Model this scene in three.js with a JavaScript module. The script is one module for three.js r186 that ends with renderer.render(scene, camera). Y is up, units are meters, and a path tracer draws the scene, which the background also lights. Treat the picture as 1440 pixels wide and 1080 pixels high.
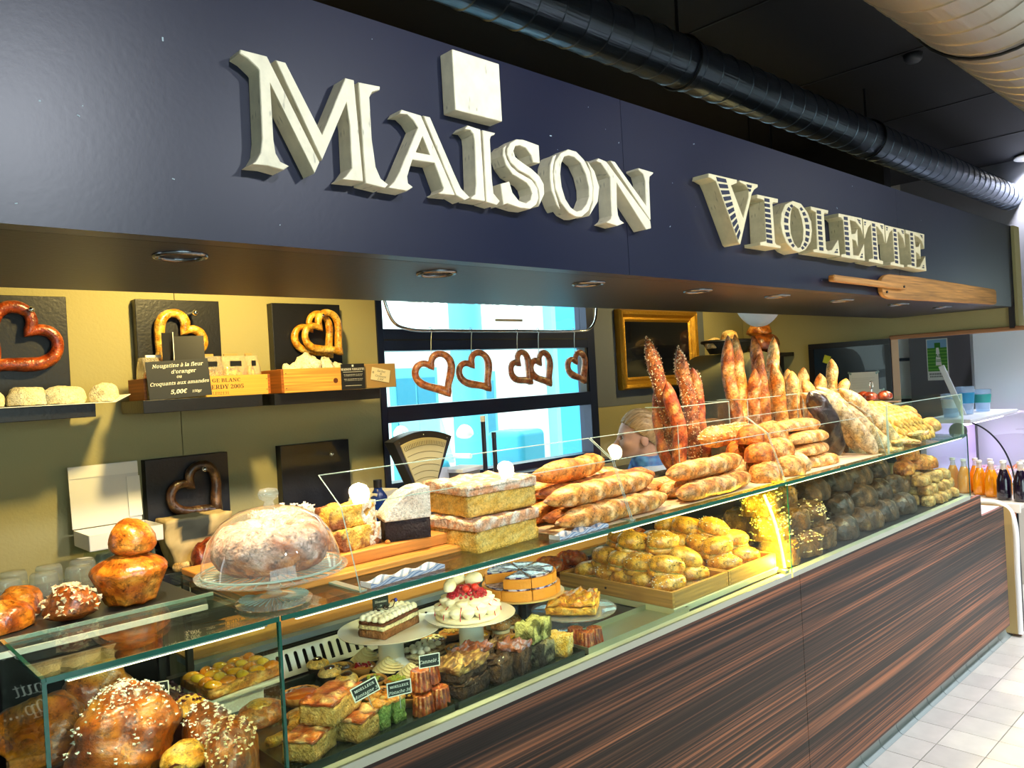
import * as THREE from 'three';
import { mergeGeometries, mergeVertices, toCreasedNormals } from 'three/addons/utils/BufferGeometryUtils.js';
import { RoundedBoxGeometry } from 'three/addons/geometries/RoundedBoxGeometry.js';
import { ImprovedNoise } from 'three/addons/math/ImprovedNoise.js';
import { MarchingCubes } from 'three/addons/objects/MarchingCubes.js';
import { RectAreaLightUniformsLib } from 'three/addons/lights/RectAreaLightUniformsLib.js';

RectAreaLightUniformsLib.init();
// ---------------------------------------------------------------- camera, sky, light, exposure
const scene = new THREE.Scene();
const renderer = new THREE.WebGLRenderer({ antialias: true });
renderer.toneMapping = THREE.LinearToneMapping;
renderer.toneMappingExposure = 1.0;
renderer.shadowMap.enabled = true;
const EYE = 1.77;
const camera = new THREE.PerspectiveCamera(52.0, 4 / 3, 0.05, 120);
camera.position.set(0, EYE, 0);
camera.quaternion.setFromRotationMatrix(new THREE.Matrix4().makeBasis(
  new THREE.Vector3(0.725708, -0.056343, 0.685692), new THREE.Vector3(0.043418, 0.998405, 0.036087), new THREE.Vector3(-0.686631, 0.003583, 0.726997)));
scene.background = new THREE.Color().setRGB(0.87, 0.96, 1.0);
scene.backgroundIntensity = 5.0;

// ---------------------------------------------------------------- helpers
const rng = (seed) => () => { seed = (seed * 1664525 + 1013904223) >>> 0; return seed / 4294967296; };
const noise = new ImprovedNoise();
const N3 = (x, y, z) => noise.noise(x, y, z);
const fbm = (x, y, z, o = 4) => { let a = 0, s = 1, t = 0; for (let i = 0; i < o; i++) { a += s * noise.noise(x, y, z); t += s; x *= 2.03; y *= 2.03; z *= 2.03; s *= 0.5; } return a / t; };
const clamp = (x, a = 0, b = 1) => Math.min(b, Math.max(a, x));
const lerp = (a, b, t) => a + (b - a) * t;
const smooth = (a, b, x) => { const t = clamp((x - a) / (b - a)); return t * t * (3 - 2 * t); };
const V3 = (x, y, z) => new THREE.Vector3(x, y, z);
const RGB = (h) => new THREE.Color(h);
const taken = {};
function numbered(name) { const k = taken[name] = (taken[name] ?? -1) + 1; return k ? `${name}_${String(k).padStart(3, '0')}` : name; }
function part(name, geo, mat, parent, pos, rot) {
  const m = new THREE.Mesh(geo, mat); m.name = name; m.castShadow = m.receiveShadow = true;
  if (pos) m.position.set(...pos); if (rot) m.rotation.set(...rot);
  parent.add(m); return m;
}
function thing(name, label, category, pos = [0, 0, 0], rot = 0, group) {
  const g = new THREE.Group(); g.name = numbered(name); g.position.set(...pos);
  if (Array.isArray(rot)) g.rotation.set(...rot); else g.rotation.y = rot;
  g.userData = { label, category }; if (group) g.userData.group = group;
  scene.add(g); return g;
}
function solo(name, label, category, geo, mat, pos = [0, 0, 0], rot = 0, group) {
  const m = new THREE.Mesh(geo, mat); m.name = numbered(name); m.castShadow = m.receiveShadow = true; m.position.set(...pos);
  if (Array.isArray(rot)) m.rotation.set(...rot); else m.rotation.y = rot;
  m.userData = { label, category }; if (group) m.userData.group = group;
  scene.add(m); return m;
}
function copy(src, pos, rot = 0, label, group, scale) {
  const c = src.clone(); c.name = numbered(src.name.replace(/_\d{3}$/, '')); c.userData = { ...src.userData };
  c.position.set(...pos); if (Array.isArray(rot)) c.rotation.set(...rot); else c.rotation.set(0, rot, 0);
  if (label) c.userData.label = label; if (group) c.userData.group = group;
  if (scale) c.scale.set(...(Array.isArray(scale) ? scale : [scale, scale, scale]));
  scene.add(c); return c;
}
function struct(name, geo, mat, pos, rot) {
  const m = geo ? new THREE.Mesh(geo, mat) : new THREE.Group(); m.name = name; m.castShadow = m.receiveShadow = true;
  if (pos) m.position.set(...pos); if (rot) m.rotation.set(...rot);
  m.userData = { kind: 'structure' }; scene.add(m); return m;
}
// boxes with uv in metres
function uvMetres(g) {
  const p = g.attributes.position, n = g.attributes.normal, uv = new Float32Array(p.count * 2);
  for (let i = 0; i < p.count; i++) {
    const ax = Math.abs(n.getX(i)), ay = Math.abs(n.getY(i)), az = Math.abs(n.getZ(i)), x = p.getX(i), y = p.getY(i), z = p.getZ(i);
    if (az >= ax && az >= ay) { uv[2 * i] = x; uv[2 * i + 1] = y; } else if (ax >= ay) { uv[2 * i] = z; uv[2 * i + 1] = y; } else { uv[2 * i] = x; uv[2 * i + 1] = z; }
  }
  g.setAttribute('uv', new THREE.BufferAttribute(uv, 2)); return g;
}
const box = (w, h, d) => uvMetres(new THREE.BoxGeometry(w, h, d));
const at = (g, x, y, z) => g.translate(x, y, z);
const bx = (x0, x1, y0, y1, z0, z1) => uvMetres(new THREE.BoxGeometry(x1 - x0, y1 - y0, z1 - z0).translate((x0 + x1) / 2, (y0 + y1) / 2, (z0 + z1) / 2));
const rbox = (w, h, d, r = 0.004, s = 2) => uvMetres(new RoundedBoxGeometry(w, h, d, s, Math.min(r, w / 2.05, h / 2.05, d / 2.05)));
const cyl = (r0, r1, h, n = 20, open = false) => new THREE.CylinderGeometry(r0, r1, h, n, 1, open);
const clean = (g) => { const h = g.index ? g.toNonIndexed() : g.clone(); for (const k of Object.keys(h.attributes)) if (!['position', 'normal', 'uv', 'color'].includes(k)) h.deleteAttribute(k); return h; };
function merge(list) {
  const gs = list.map(clean), anyC = gs.some((g) => g.attributes.color);
  for (const g of gs) {
    if (!g.attributes.uv) g.setAttribute('uv', new THREE.BufferAttribute(new Float32Array(g.attributes.position.count * 2), 2));
    if (anyC && !g.attributes.color) g.setAttribute('color', new THREE.BufferAttribute(new Float32Array(g.attributes.position.count * 3).fill(1), 3));
  }
  return mergeGeometries(gs);
}
function lathe(pts, n = 28) { return new THREE.LatheGeometry(pts.map(([r, y]) => new THREE.Vector2(r, y)), n); }
function tube(pts, r, n = 32, m = 8, closed = false) { return new THREE.TubeGeometry(new THREE.CatmullRomCurve3(pts.map((p) => V3(...p)), closed, 'centripetal'), n, r, m, closed); }
function rod(a, b, r, n = 8) {
  const A = V3(...a), B = V3(...b), d = B.clone().sub(A), g = new THREE.CylinderGeometry(r, r, d.length(), n);
  g.applyQuaternion(new THREE.Quaternion().setFromUnitVectors(V3(0, 1, 0), d.clone().normalize())); return g.translate(...A.add(B).multiplyScalar(0.5).toArray());
}
// uv in metres, each triangle laid out along its main direction
function facetUv(g) {
  const h = g.index ? g.toNonIndexed() : g, p = h.attributes.position.array, uv = new Float32Array(p.length / 3 * 2);
  for (let i = 0, k = 0; i < p.length; i += 9, k += 6) {
    const ux = p[i + 3] - p[i], uy = p[i + 4] - p[i + 1], uz = p[i + 5] - p[i + 2], wx = p[i + 6] - p[i], wy = p[i + 7] - p[i + 1], wz = p[i + 8] - p[i + 2];
    const nx = Math.abs(uy * wz - uz * wy), ny = Math.abs(uz * wx - ux * wz), nz = Math.abs(ux * wy - uy * wx), a = nx > ny && nx > nz ? 2 : 0, b = ny >= nx && ny >= nz ? 2 : 1;
    for (let j = 0; j < 3; j++) { uv[k + 2 * j] = p[i + 3 * j + a]; uv[k + 2 * j + 1] = p[i + 3 * j + b]; }
  }
  h.setAttribute('uv', new THREE.BufferAttribute(uv, 2)); return h;
}
// recolour / reshape every vertex: f(v) edits v in place, c(v, n) returns [r, g, b]
function sculpt(g, f, c, uvScale) {
  const uv0 = g.attributes.uv; if (uv0) g.deleteAttribute('uv'); if (g.attributes.normal) g.deleteAttribute('normal');
  g = mergeVertices(g, 1e-5);
  const p = g.attributes.position, o = new Float32Array(p.count * 3), v = V3();
  const base = []; for (let i = 0; i < p.count; i++) { v.fromBufferAttribute(p, i); base.push(v.clone()); f(v); p.setXYZ(i, v.x, v.y, v.z); }
  g.computeVertexNormals();
  const n = g.attributes.normal, nn = V3();
  for (let i = 0; i < p.count; i++) {
    v.fromBufferAttribute(p, i); nn.fromBufferAttribute(n, i);
    if (c) { const k = c(v, nn, base[i]); o[3 * i] = k[0]; o[3 * i + 1] = k[1]; o[3 * i + 2] = k[2]; }
  }
  if (c) g.setAttribute('color', new THREE.BufferAttribute(o, 3));
  return facetUv(g);
}
// a ramp of linear colours
const ramp = (...hex) => { const cs = hex.map((h) => RGB(h)); return (t) => { t = clamp(t) * (cs.length - 1); const i = Math.min(cs.length - 2, Math.floor(t)), k = t - i, a = cs[i], b = cs[i + 1]; return [lerp(a.r, b.r, k), lerp(a.g, b.g, k), lerp(a.b, b.b, k)]; }; };
const mixc = (a, b, t) => [lerp(a[0], b[0], t), lerp(a[1], b[1], t), lerp(a[2], b[2], t)];
// textures
function dataTex(w, h, fn, srgb = true, repeat = [1, 1]) {
  const d = new Uint8Array(w * h * 4);
  for (let j = 0; j < h; j++) for (let i = 0; i < w; i++) { const c = fn(i / w, j / h, i, j), k = 4 * (j * w + i); d[k] = clamp(c[0]) * 255; d[k + 1] = clamp(c[1]) * 255; d[k + 2] = clamp(c[2]) * 255; d[k + 3] = 255; }
  const t = new THREE.DataTexture(d, w, h); t.wrapS = t.wrapT = THREE.RepeatWrapping; t.magFilter = THREE.LinearFilter; t.minFilter = THREE.LinearMipmapLinearFilter; t.generateMipmaps = true;
  t.colorSpace = srgb ? THREE.SRGBColorSpace : THREE.NoColorSpace; t.repeat.set(...repeat); t.needsUpdate = true; return t;
}
// tileable value noise
const hash = (i, j, s) => { let h = (i * 374761393 + j * 668265263 + s * 974634777) | 0; h = Math.imul(h ^ (h >>> 13), 1274126177); return ((h ^ (h >>> 16)) >>> 0) / 4294967296; };
function vnoise(u, v, fu, fv, s) {
  const x = u * fu, y = v * fv, i = Math.floor(x), j = Math.floor(y), a = x - i, b = y - j, sa = a * a * (3 - 2 * a), sb = b * b * (3 - 2 * b), w = (n, m) => ((n % m) + m) % m;
  const h = (p, q) => hash(w(p, fu), w(q, fv), s);
  return lerp(lerp(h(i, j), h(i + 1, j), sa), lerp(h(i, j + 1), h(i + 1, j + 1), sa), sb);
}
const vfbm = (u, v, fu, fv, s, o = 4) => { let a = 0, t = 0, k = 1; for (let i = 0; i < o; i++) { a += k * vnoise(u, v, fu, fv, s + i); t += k; k *= 0.55; fu *= 2; fv *= 2; } return a / t; };
function canvasTex(w, h, draw) {
  const c = document.createElement('canvas'); c.width = w; c.height = h; const x = c.getContext('2d'); draw(x, w, h);
  const t = new THREE.CanvasTexture(c); t.colorSpace = THREE.SRGBColorSpace; return t;
}
const std = (color, roughness = 0.6, more = {}) => new THREE.MeshStandardMaterial({ color, roughness, ...more });
const phys = (color, roughness = 0.6, more = {}) => new THREE.MeshPhysicalMaterial({ color, roughness, ...more });
const grainTex = dataTex(256, 256, (u, v) => { const n = vfbm(u, v, 7, 7, 5, 5), m = vfbm(u, v, 26, 26, 41, 3), a = 0.48 + 0.78 * n - 0.22 * smooth(0.58, 0.75, m) + 0.28 * smooth(0.6, 0.8, vfbm(u, v, 18, 18, 77, 3)); return [a, a * 0.97, a * 0.92]; }, true, [9, 9]);
const crumbTex = dataTex(256, 256, (u, v) => { const a = 0.8 + 0.3 * vfbm(u, v, 20, 20, 15, 4) - 0.18 * smooth(0.62, 0.75, vfbm(u, v, 40, 40, 45, 2)); return [a, a, a * 0.97]; }, true, [9, 9]);
const grainBump = dataTex(256, 256, (u, v) => { const a = vfbm(u, v, 10, 10, 9, 5); return [a, a, a]; }, false, [9, 9]);
const crumbBump = dataTex(256, 256, (u, v) => { const a = vfbm(u, v, 24, 24, 29, 4); return [a, a, a]; }, false, [8, 8]);
const paintBump = dataTex(256, 256, (u, v) => { const a = vfbm(u, v, 40, 40, 19, 3); return [a, a, a]; }, false, [3, 3]);
const MAT = {
  glass: phys(0xffffff, 0.0, { transmission: 1, thickness: 0, ior: 1.24, color: RGB(0xf6fffb) }),
  caseGlass: phys(0xf6fffb, 0.0, { transmission: 1, thickness: 0, ior: 1.15 }),
  acrylic: phys(0xffffff, 0.02, { transmission: 1, thickness: 0, ior: 1.34 }),
  edge: phys(0x0b6b58, 0.1, { transmission: 0.3, thickness: 0, clearcoat: 1 }),
  clearEdge: phys(0xcfe6e0, 0.15, { transmission: 0.6, thickness: 0 }),
  steel: std(0xb9bfc2, 0.28, { metalness: 1 }), darkSteel: std(0x2a2d31, 0.4, { metalness: 0.7 }), chrome: std(0xe6e8ea, 0.1, { metalness: 1 }),
  black: std(0x0c0c10, 0.45), navy: std(0x12162a, 0.5), white: std(0xf1efe8, 0.5), porcelain: phys(0xf5f3ea, 0.18, { clearcoat: 0.6 }),
  paper: std(0xefece2, 0.85), kraft: std(0xa9854f, 0.85), crust: std(0xffffff, 0.55, { vertexColors: true, map: grainTex, bumpMap: grainBump, bumpScale: 0.005 }),
  glazed: phys(0xffffff, 0.3, { vertexColors: true, map: grainTex, bumpMap: grainBump, bumpScale: 0.0032, clearcoat: 0.6, clearcoatRoughness: 0.25 }),
  crumb: std(0xffffff, 0.9, { vertexColors: true, map: crumbTex, bumpMap: crumbBump, bumpScale: 0.006 }),
  smooth: std(0xffffff, 0.45, { vertexColors: true }),
};
// ---------------------------------------------------------------- lamps of the place
const FZ = -1.474, SOFFIT = 2.07;       // front plane of the counter and of the fascia, underside of the bulkhead
function aim(light, x, y, z) { light.target.position.set(x, y, z); scene.add(light.target); }
const lampGlow = std(0xffffff, 0.4, { emissive: RGB(0xffe9bd), emissiveIntensity: 14 });
const lampRing = std(0x777c84, 0.25, { metalness: 1 }), lampWell = std(0x15151a, 0.6);
[0.634, 1.306, 1.92, 2.54, 3.14, 3.77, 4.47, 5.15].forEach((x, i, all) => {
  const g = thing('recessed_downlight', i === 0 ? 'round recessed downlight in the soffit nearest the heart pretzel panels' : i === all.length - 1 ? 'round recessed downlight at the far end of the dark soffit, beneath the peel' : 'round recessed downlight in the dark soffit between the end ones', 'ceiling light', [x, SOFFIT, -1.65], 0, i && i < all.length - 1 ? 'downlights along the soffit' : undefined);
  part('trim_ring', new THREE.TorusGeometry(0.048, 0.007, 8, 28).rotateX(Math.PI / 2), lampRing, g, [0, -0.001, 0]);
  part('well', lathe([[0.047, 0], [0.044, 0.012], [0.04, 0.03]], 24), lampWell, g, [0, 0.0, 0]);
  part('bulb', lathe([[0, 0.004], [0.018, 0.006], [0.03, 0.014], [0.033, 0.024], [0, 0.025]], 20), lampGlow, g);
  const s = new THREE.SpotLight(RGB(0xffe0ac), 4.2, 0, 1.0, 0.5, 2); s.position.set(x, SOFFIT - 0.012, -1.65); s.castShadow = true; s.shadow.radius = 1.6; scene.add(s); aim(s, x, 1.2, -1.85);
});
// lamps in the shop's black ceiling, over the customers
const CEIL = 3.45;
const aisleGlow = std(0xffffff, 0.4, { emissive: RGB(0xfff2dc), emissiveIntensity: 6 });
function shopSpot(x, y, z, colour, power, angle, tx, ty, tz) { const s = new THREE.SpotLight(RGB(colour), power, 0, angle, 0.75, 2); s.position.set(x, y, z); s.castShadow = true; s.shadow.radius = 3; scene.add(s); aim(s, tx, ty, tz); }
[[7.9, -1.75], [3.4, -0.05], [5.2, -0.05], [7.2, 0.1]].forEach(([x, z], i) => {
  const g = thing('ceiling_lamp', i === 0 ? 'white ringed round lamp in black ceiling past the duct end' : 'round white lamp in the black ceiling above the customer aisle', 'ceiling light', [x, CEIL, z], 0, i ? 'ceiling lamps over the aisle' : undefined);
  part('ring', lathe([[0.09, 0.0], [0.15, -0.012], [0.15, -0.03], [0.1, -0.035], [0.09, -0.01]], 32), MAT.white, g);
  part('bulb', lathe([[0, -0.012], [0.06, -0.012], [0.09, -0.004], [0, -0.003]], 24), aisleGlow, g);
  shopSpot(x, CEIL - 0.045, z, 0xf6f6ff, i ? 34 : 24, 1.0, x, 1.2, z);
});
// spots on drop rods that light the lettering from over the customers' heads
[[0.75, 0.2], [1.75, 0.1], [3.3, -0.3], [5.1, -0.9]].forEach(([x, dx]) => {
  const g = thing('drop_rod_spot', 'black spot lamp on a drop rod facing the fascia lettering', 'spot light', [x, 3.0, 1.0], 0, 'spots facing the lettering');
  part('rod', cyl(0.008, 0.008, CEIL - 3.05, 8).translate(0, (CEIL - 3.0) / 2 + 0.025, 0), MAT.black, g); part('can', cyl(0.045, 0.045, 0.13, 20).rotateX(1.3).translate(0, 0, 0.03), MAT.black, g); part('bulb', cyl(0.036, 0.036, 0.01, 20).rotateX(1.3).translate(0, -0.018, -0.036), aisleGlow, g);
  shopSpot(x, 2.975, 0.945, 0xf0f5ff, 14, 0.52, x + dx, 2.32, FZ);
});

// warm spots over the staff aisle, hidden by the bulkhead, that wash the rear wall
[[1.31, 12, 'warm spot lamp over the staff aisle before the pretzel panels'], [4.75, 6, 'warm spot lamp over the staff aisle beside the pendant shade']].forEach(([x, power, lab]) => {
  const g = thing('staff_spot', lab, 'spot light', [x, 2.64, -2.48]);
  part('rod', cyl(0.008, 0.008, CEIL - 2.7, 8).translate(0, (CEIL - 2.64) / 2 + 0.03, 0), MAT.black, g); part('can', cyl(0.045, 0.045, 0.11, 20).rotateX(-0.7).translate(0, 0.03, 0.03), MAT.black, g); part('bulb', cyl(0.036, 0.036, 0.01, 20).rotateX(-0.7).translate(0, -0.014, -0.008), aisleGlow, g);
  shopSpot(x, 2.615, -2.50, 0xffe08c, power, 1.25, x, 1.5, -3.45);
});

// ---------------------------------------------------------------- the shell
const fasciaMat = phys(0x0a1129, 0.37, { bumpMap: paintBump, bumpScale: 0.00008 });
const soffitMat = std(0x191820, 0.42, { bumpMap: paintBump, bumpScale: 0.0003 });
const bulk = struct('wall_front');
[[-1.6, 1.905], [1.907, 4.03], [4.032, 5.93]].forEach(([a, b]) => part('panel', bx(a, b, SOFFIT, 2.6, FZ - 0.05, FZ), fasciaMat, bulk));
part('soffit', bx(-1.6, 5.93, SOFFIT - 0.0, SOFFIT + 0.05, -2.25, FZ - 0.052), soffitMat, bulk);
part('back_panel', bx(-1.6, 5.93, SOFFIT + 0.05, 2.6, -2.25, -2.21), MAT.black, bulk);
part('end_trim', bx(5.93, 5.985, 1.93, 2.6, FZ - 0.03, FZ + 0.002), std(0x14171f, 0.5), bulk);
const chipMat = std(0x9fb0b8, 0.8);
{ const r = rng(4), gs = []; for (let i = 0; i < 46; i++) { const w = 0.001 + 0.0022 * r(); gs.push(new THREE.BoxGeometry(w * (1 + 2 * r()), w, 0.0006).rotateZ(r() * 3).translate(-0.2 + 5 * r() * r(), SOFFIT + 0.01 + 0.5 * r(), FZ + 0.0002)); } const m = part('paint_chips', merge(gs), chipMat, bulk); m.userData.kind = 'stuff'; }
const ceilMat = std(0x0a0b10, 0.75);
const wallMat = std(0xa0976a, 0.85, { bumpMap: paintBump, bumpScale: 0.0008 });
const wallGrey = std(0x8b8c86, 0.85, { bumpMap: paintBump, bumpScale: 0.0008 });
const BZ = -3.45;
const back = struct('wall_back');      // panels either side of the window
part('panel', bx(-3, 1.287, 0, 2.6, BZ - 0.12, BZ), wallMat, back);
part('panel', bx(1.29, 2.31, 0, 2.6, BZ - 0.12, BZ), wallMat, back);
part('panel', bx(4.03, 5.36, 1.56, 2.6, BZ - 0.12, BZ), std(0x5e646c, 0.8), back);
part('panel', bx(4.03, 5.36, 0, 1.558, BZ - 0.12, BZ), wallMat, back);
part('panel', bx(5.363, 6.1, 0, 2.6, BZ - 0.12, BZ - 0.004), wallMat, back);
part('parapet', bx(2.31, 4.03, 0, 1.22, BZ - 0.12, BZ), wallMat, back);
part('lintel', bx(2.31, 4.03, 2.52, 2.6, BZ - 0.12, BZ), wallMat, back);
part('upper_panel', bx(-3, 8, 2.601, CEIL, BZ - 0.12, BZ), ceilMat, back);
const right = struct('wall_right');    // end wall with the pass-through
part('panel', bx(5.95, 6.07, 0, 2.6, BZ, -2.27), wallMat, right); part('upper_panel', bx(5.95, 6.07, 2.601, CEIL, BZ, -2.25), ceilMat, right);
part('header', bx(5.95, 6.07, 1.945, 2.6, -2.27, FZ + 0.02), wallMat, right);
part('rail', rbox(0.05, 0.03, 1.5, 0.008).translate(5.955, 1.93, -1.52), std(0x9a6b45, 0.5), right);
part('jamb', bx(5.93, 6.08, 0.9, 1.93, -2.30, -2.262), std(0xb59a78, 0.6), right);
const hall = std(0xb9b6ad, 0.9);
struct('ceiling', bx(-4, 15, CEIL, CEIL + 0.15, BZ - 0.15, 5.2), ceilMat);
{ const g = struct('trim_1'); for (const z of [-1.2, -0.55, 0.1]) part('ceiling_joint', bx(-4, 15, CEIL - 0.006, CEIL, z, z + 0.012), std(0x1c1d22, 0.6), g); for (let x = 1; x < 13; x += 1.2) part('ceiling_joint', bx(x, x + 0.012, CEIL - 0.0058, CEIL, -2.2, 0.8), std(0x1c1d22, 0.6), g); }
struct('wall_left', bx(-4.15, -4, 0, CEIL, BZ - 0.15, 5.2), hall);
{ // the side behind the camera: shop front with a wide window
  const w = struct('wall_entrance');
  part('panel', bx(2.2, 15, 0, CEIL, 5.0, 5.15), hall, w); part('panel', bx(-4, -3.2, 0, CEIL, 5.0, 5.15), hall, w); part('sill', bx(-3.2, 2.2, 0, 0.5, 5.0, 5.15), hall, w); part('lintel', bx(-3.2, 2.2, 3.3, CEIL, 5.0, 5.15), hall, w);
  const g = struct('window_2'); for (const x of [-3.2, -1.4, 0.4, 2.14]) part('mullion', bx(x, x + 0.06, 0.5, 3.3, 5.02, 5.1), MAT.darkSteel, g);
  part('pane', bx(-3.2, 2.2, 0.5, 3.3, 5.05, 5.06), MAT.glass, g);
  const e = struct('wall_far');        // unseen end of the hall, its glazing added for glare on the counter end
  part('panel', bx(15, 15.15, 0, 0.3, BZ - 0.15, 5.2), hall, e); part('panel', bx(15, 15.15, 3.2, CEIL, BZ - 0.15, 5.2), hall, e); part('panel', bx(15, 15.15, 0.3, 3.2, BZ - 0.15, -0.7), hall, e); part('panel', bx(15, 15.15, 0.3, 3.2, 1.4, 5.2), hall, e);
  const k = struct('added_window_3'); for (const z of [-0.7, 0.32, 1.34]) part('mullion', bx(15.02, 15.1, 0.3, 3.2, z, z + 0.06), MAT.darkSteel, k);  // added window, sized so its glare falls only on the veneer end
  part('pane', bx(15.05, 15.06, 0.3, 3.2, -0.7, 1.4), MAT.glass, k);
}
// floor: slab, then each white tile that can be seen
const floor = struct('floor'); part('slab', bx(-4, 15, -0.12, -0.006, BZ - 0.15, 5.2), std(0x6f6a60, 0.9), floor);
part('staff_floor', bx(-4, 5.9, -0.006, 0, BZ, -2.4), std(0x6b675f, 0.7), floor);
const tileTex = dataTex(256, 256, (u, v) => { const a = 0.9 + 0.1 * vfbm(u, v, 6, 6, 3, 4); return [a, a * 0.995, a * 0.985]; }, true, [2, 2]);
const tileMats = [0xd6d3cb, 0xdedbd2, 0xcfccc5].map((c) => phys(c, 0.28, { map: tileTex, clearcoat: 0.3, clearcoatRoughness: 0.2 }));
{ const g = rbox(0.1965, 0.012, 0.1965, 0.002, 1), g0 = rbox(0.1965, 0.012, 0.15, 0.002, 1), r = rng(8);
  for (let i = 0; i < 29; i++) for (let j = 0; j < 9; j++) { const x = 2.72 + i * 0.2, z = -1.25 + j * 0.2; part('tile', g, tileMats[Math.floor(r() * 3)], floor, [x, -0.006, z]); if (!j) part('tile', g0, tileMats[Math.floor(r() * 3)], floor, [x, -0.006, -1.427]); }
  const rest = []; for (let i = 0; i < 18; i++) rest.push(bx(-4 + i * 0.366, -4 + i * 0.366 + 0.362, -0.006, -0.0002, -1.5, 5)); rest.push(bx(2.62, 15, -0.006, -0.0002, 0.452, 5)); rest.push(bx(8.43, 15, -0.006, -0.0002, -3.4, 0.449)); rest.push(bx(5.9, 8.42, -0.006, -0.0002, -3.4, -1.51));
  const m = part('far_tiles', merge(rest), tileMats[0], floor); m.userData.kind = 'stuff';
}
// coved tile skirting along the counter foot, set back under the front
{ const sk = struct('baseboard_front'); const s = new THREE.Shape(); s.moveTo(0, 0); s.lineTo(0.04, 0); s.quadraticCurveTo(0.014, 0.006, 0.01, 0.04); s.lineTo(0.01, 0.104); s.lineTo(0, 0.104); s.closePath();
  const g = new THREE.ExtrudeGeometry(s, { depth: 0.1955, bevelEnabled: false, curveSegments: 10 }).rotateY(-Math.PI / 2); uvMetres(g);
  const m = phys(0x9aa6a4, 0.25, { clearcoat: 0.5 });
  for (let i = 0; i < 16; i++) part('tile', g, m, sk, [2.6178 + i * 0.2, 0, -1.535]);
  part('grout', bx(2.2, 5.63, 0, 0.1, -1.547, -1.5352), std(0x2c3232, 0.9), sk); }
// ---------------------------------------------------------------- ducts under the ceiling
function spiralDuct(name, label, x0, x1, y, z, r, mat, hoops, pitch = 0.13) {
  const g = thing(name, label, 'duct', [0, y, z]);
  const pts = []; const n = Math.round((x1 - x0) / pitch);
  for (let i = 0; i < n; i++) { const x = x0 + i * pitch; pts.push([r, x], [r, x + pitch * 0.9], [r + 0.004, x + pitch * 0.925], [r + 0.004, x + pitch * 0.975]); }
  pts.push([r, x1], [r * 0.96, x1 + 0.01], [0, x1 + 0.01]);
  const geo = toCreasedNormals(lathe(pts, 48).rotateZ(-Math.PI / 2), 0.6); part('spiral_pipe', geo, mat, g);
  for (const x of hoops) { part('hanger_hoop', new THREE.TorusGeometry(r + 0.008, 0.006, 8, 40).rotateY(Math.PI / 2), MAT.darkSteel, g, [x, 0, 0]); const rodL = Math.max(0.02, CEIL - y - r); part('hanger_rod', cyl(0.008, 0.008, rodL, 8), MAT.darkSteel, g, [x, r + rodL / 2, 0]); }
  return g;
}
spiralDuct('spiral_air_duct', 'dark galvanised spiral duct running above the navy fascia', -2, 8.1, 3.14, -1.98, 0.109, std(0x6b7788, 0.3, { metalness: 0.9, bumpMap: grainBump, bumpScale: 0.0015 }), [3.0, 5.0]);
spiralDuct('spiral_air_duct', 'pale silver spiral duct under the ceiling, above the customer aisle', -1, 14, 3.07, -0.755, 0.29, std(0x9a958a, 0.42, { metalness: 0.75, bumpMap: grainBump, bumpScale: 0.002 }), [3.05, 5.6, 8.2]);
solo('smoke_detector', 'small black smoke detector on the ceiling between the two ducts', 'detector', lathe([[0, -0.045], [0.03, -0.045], [0.045, -0.03], [0.05, 0], [0, 0]], 20), std(0x3a3d44, 0.5), [4.68, CEIL, -1.58]);
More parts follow.
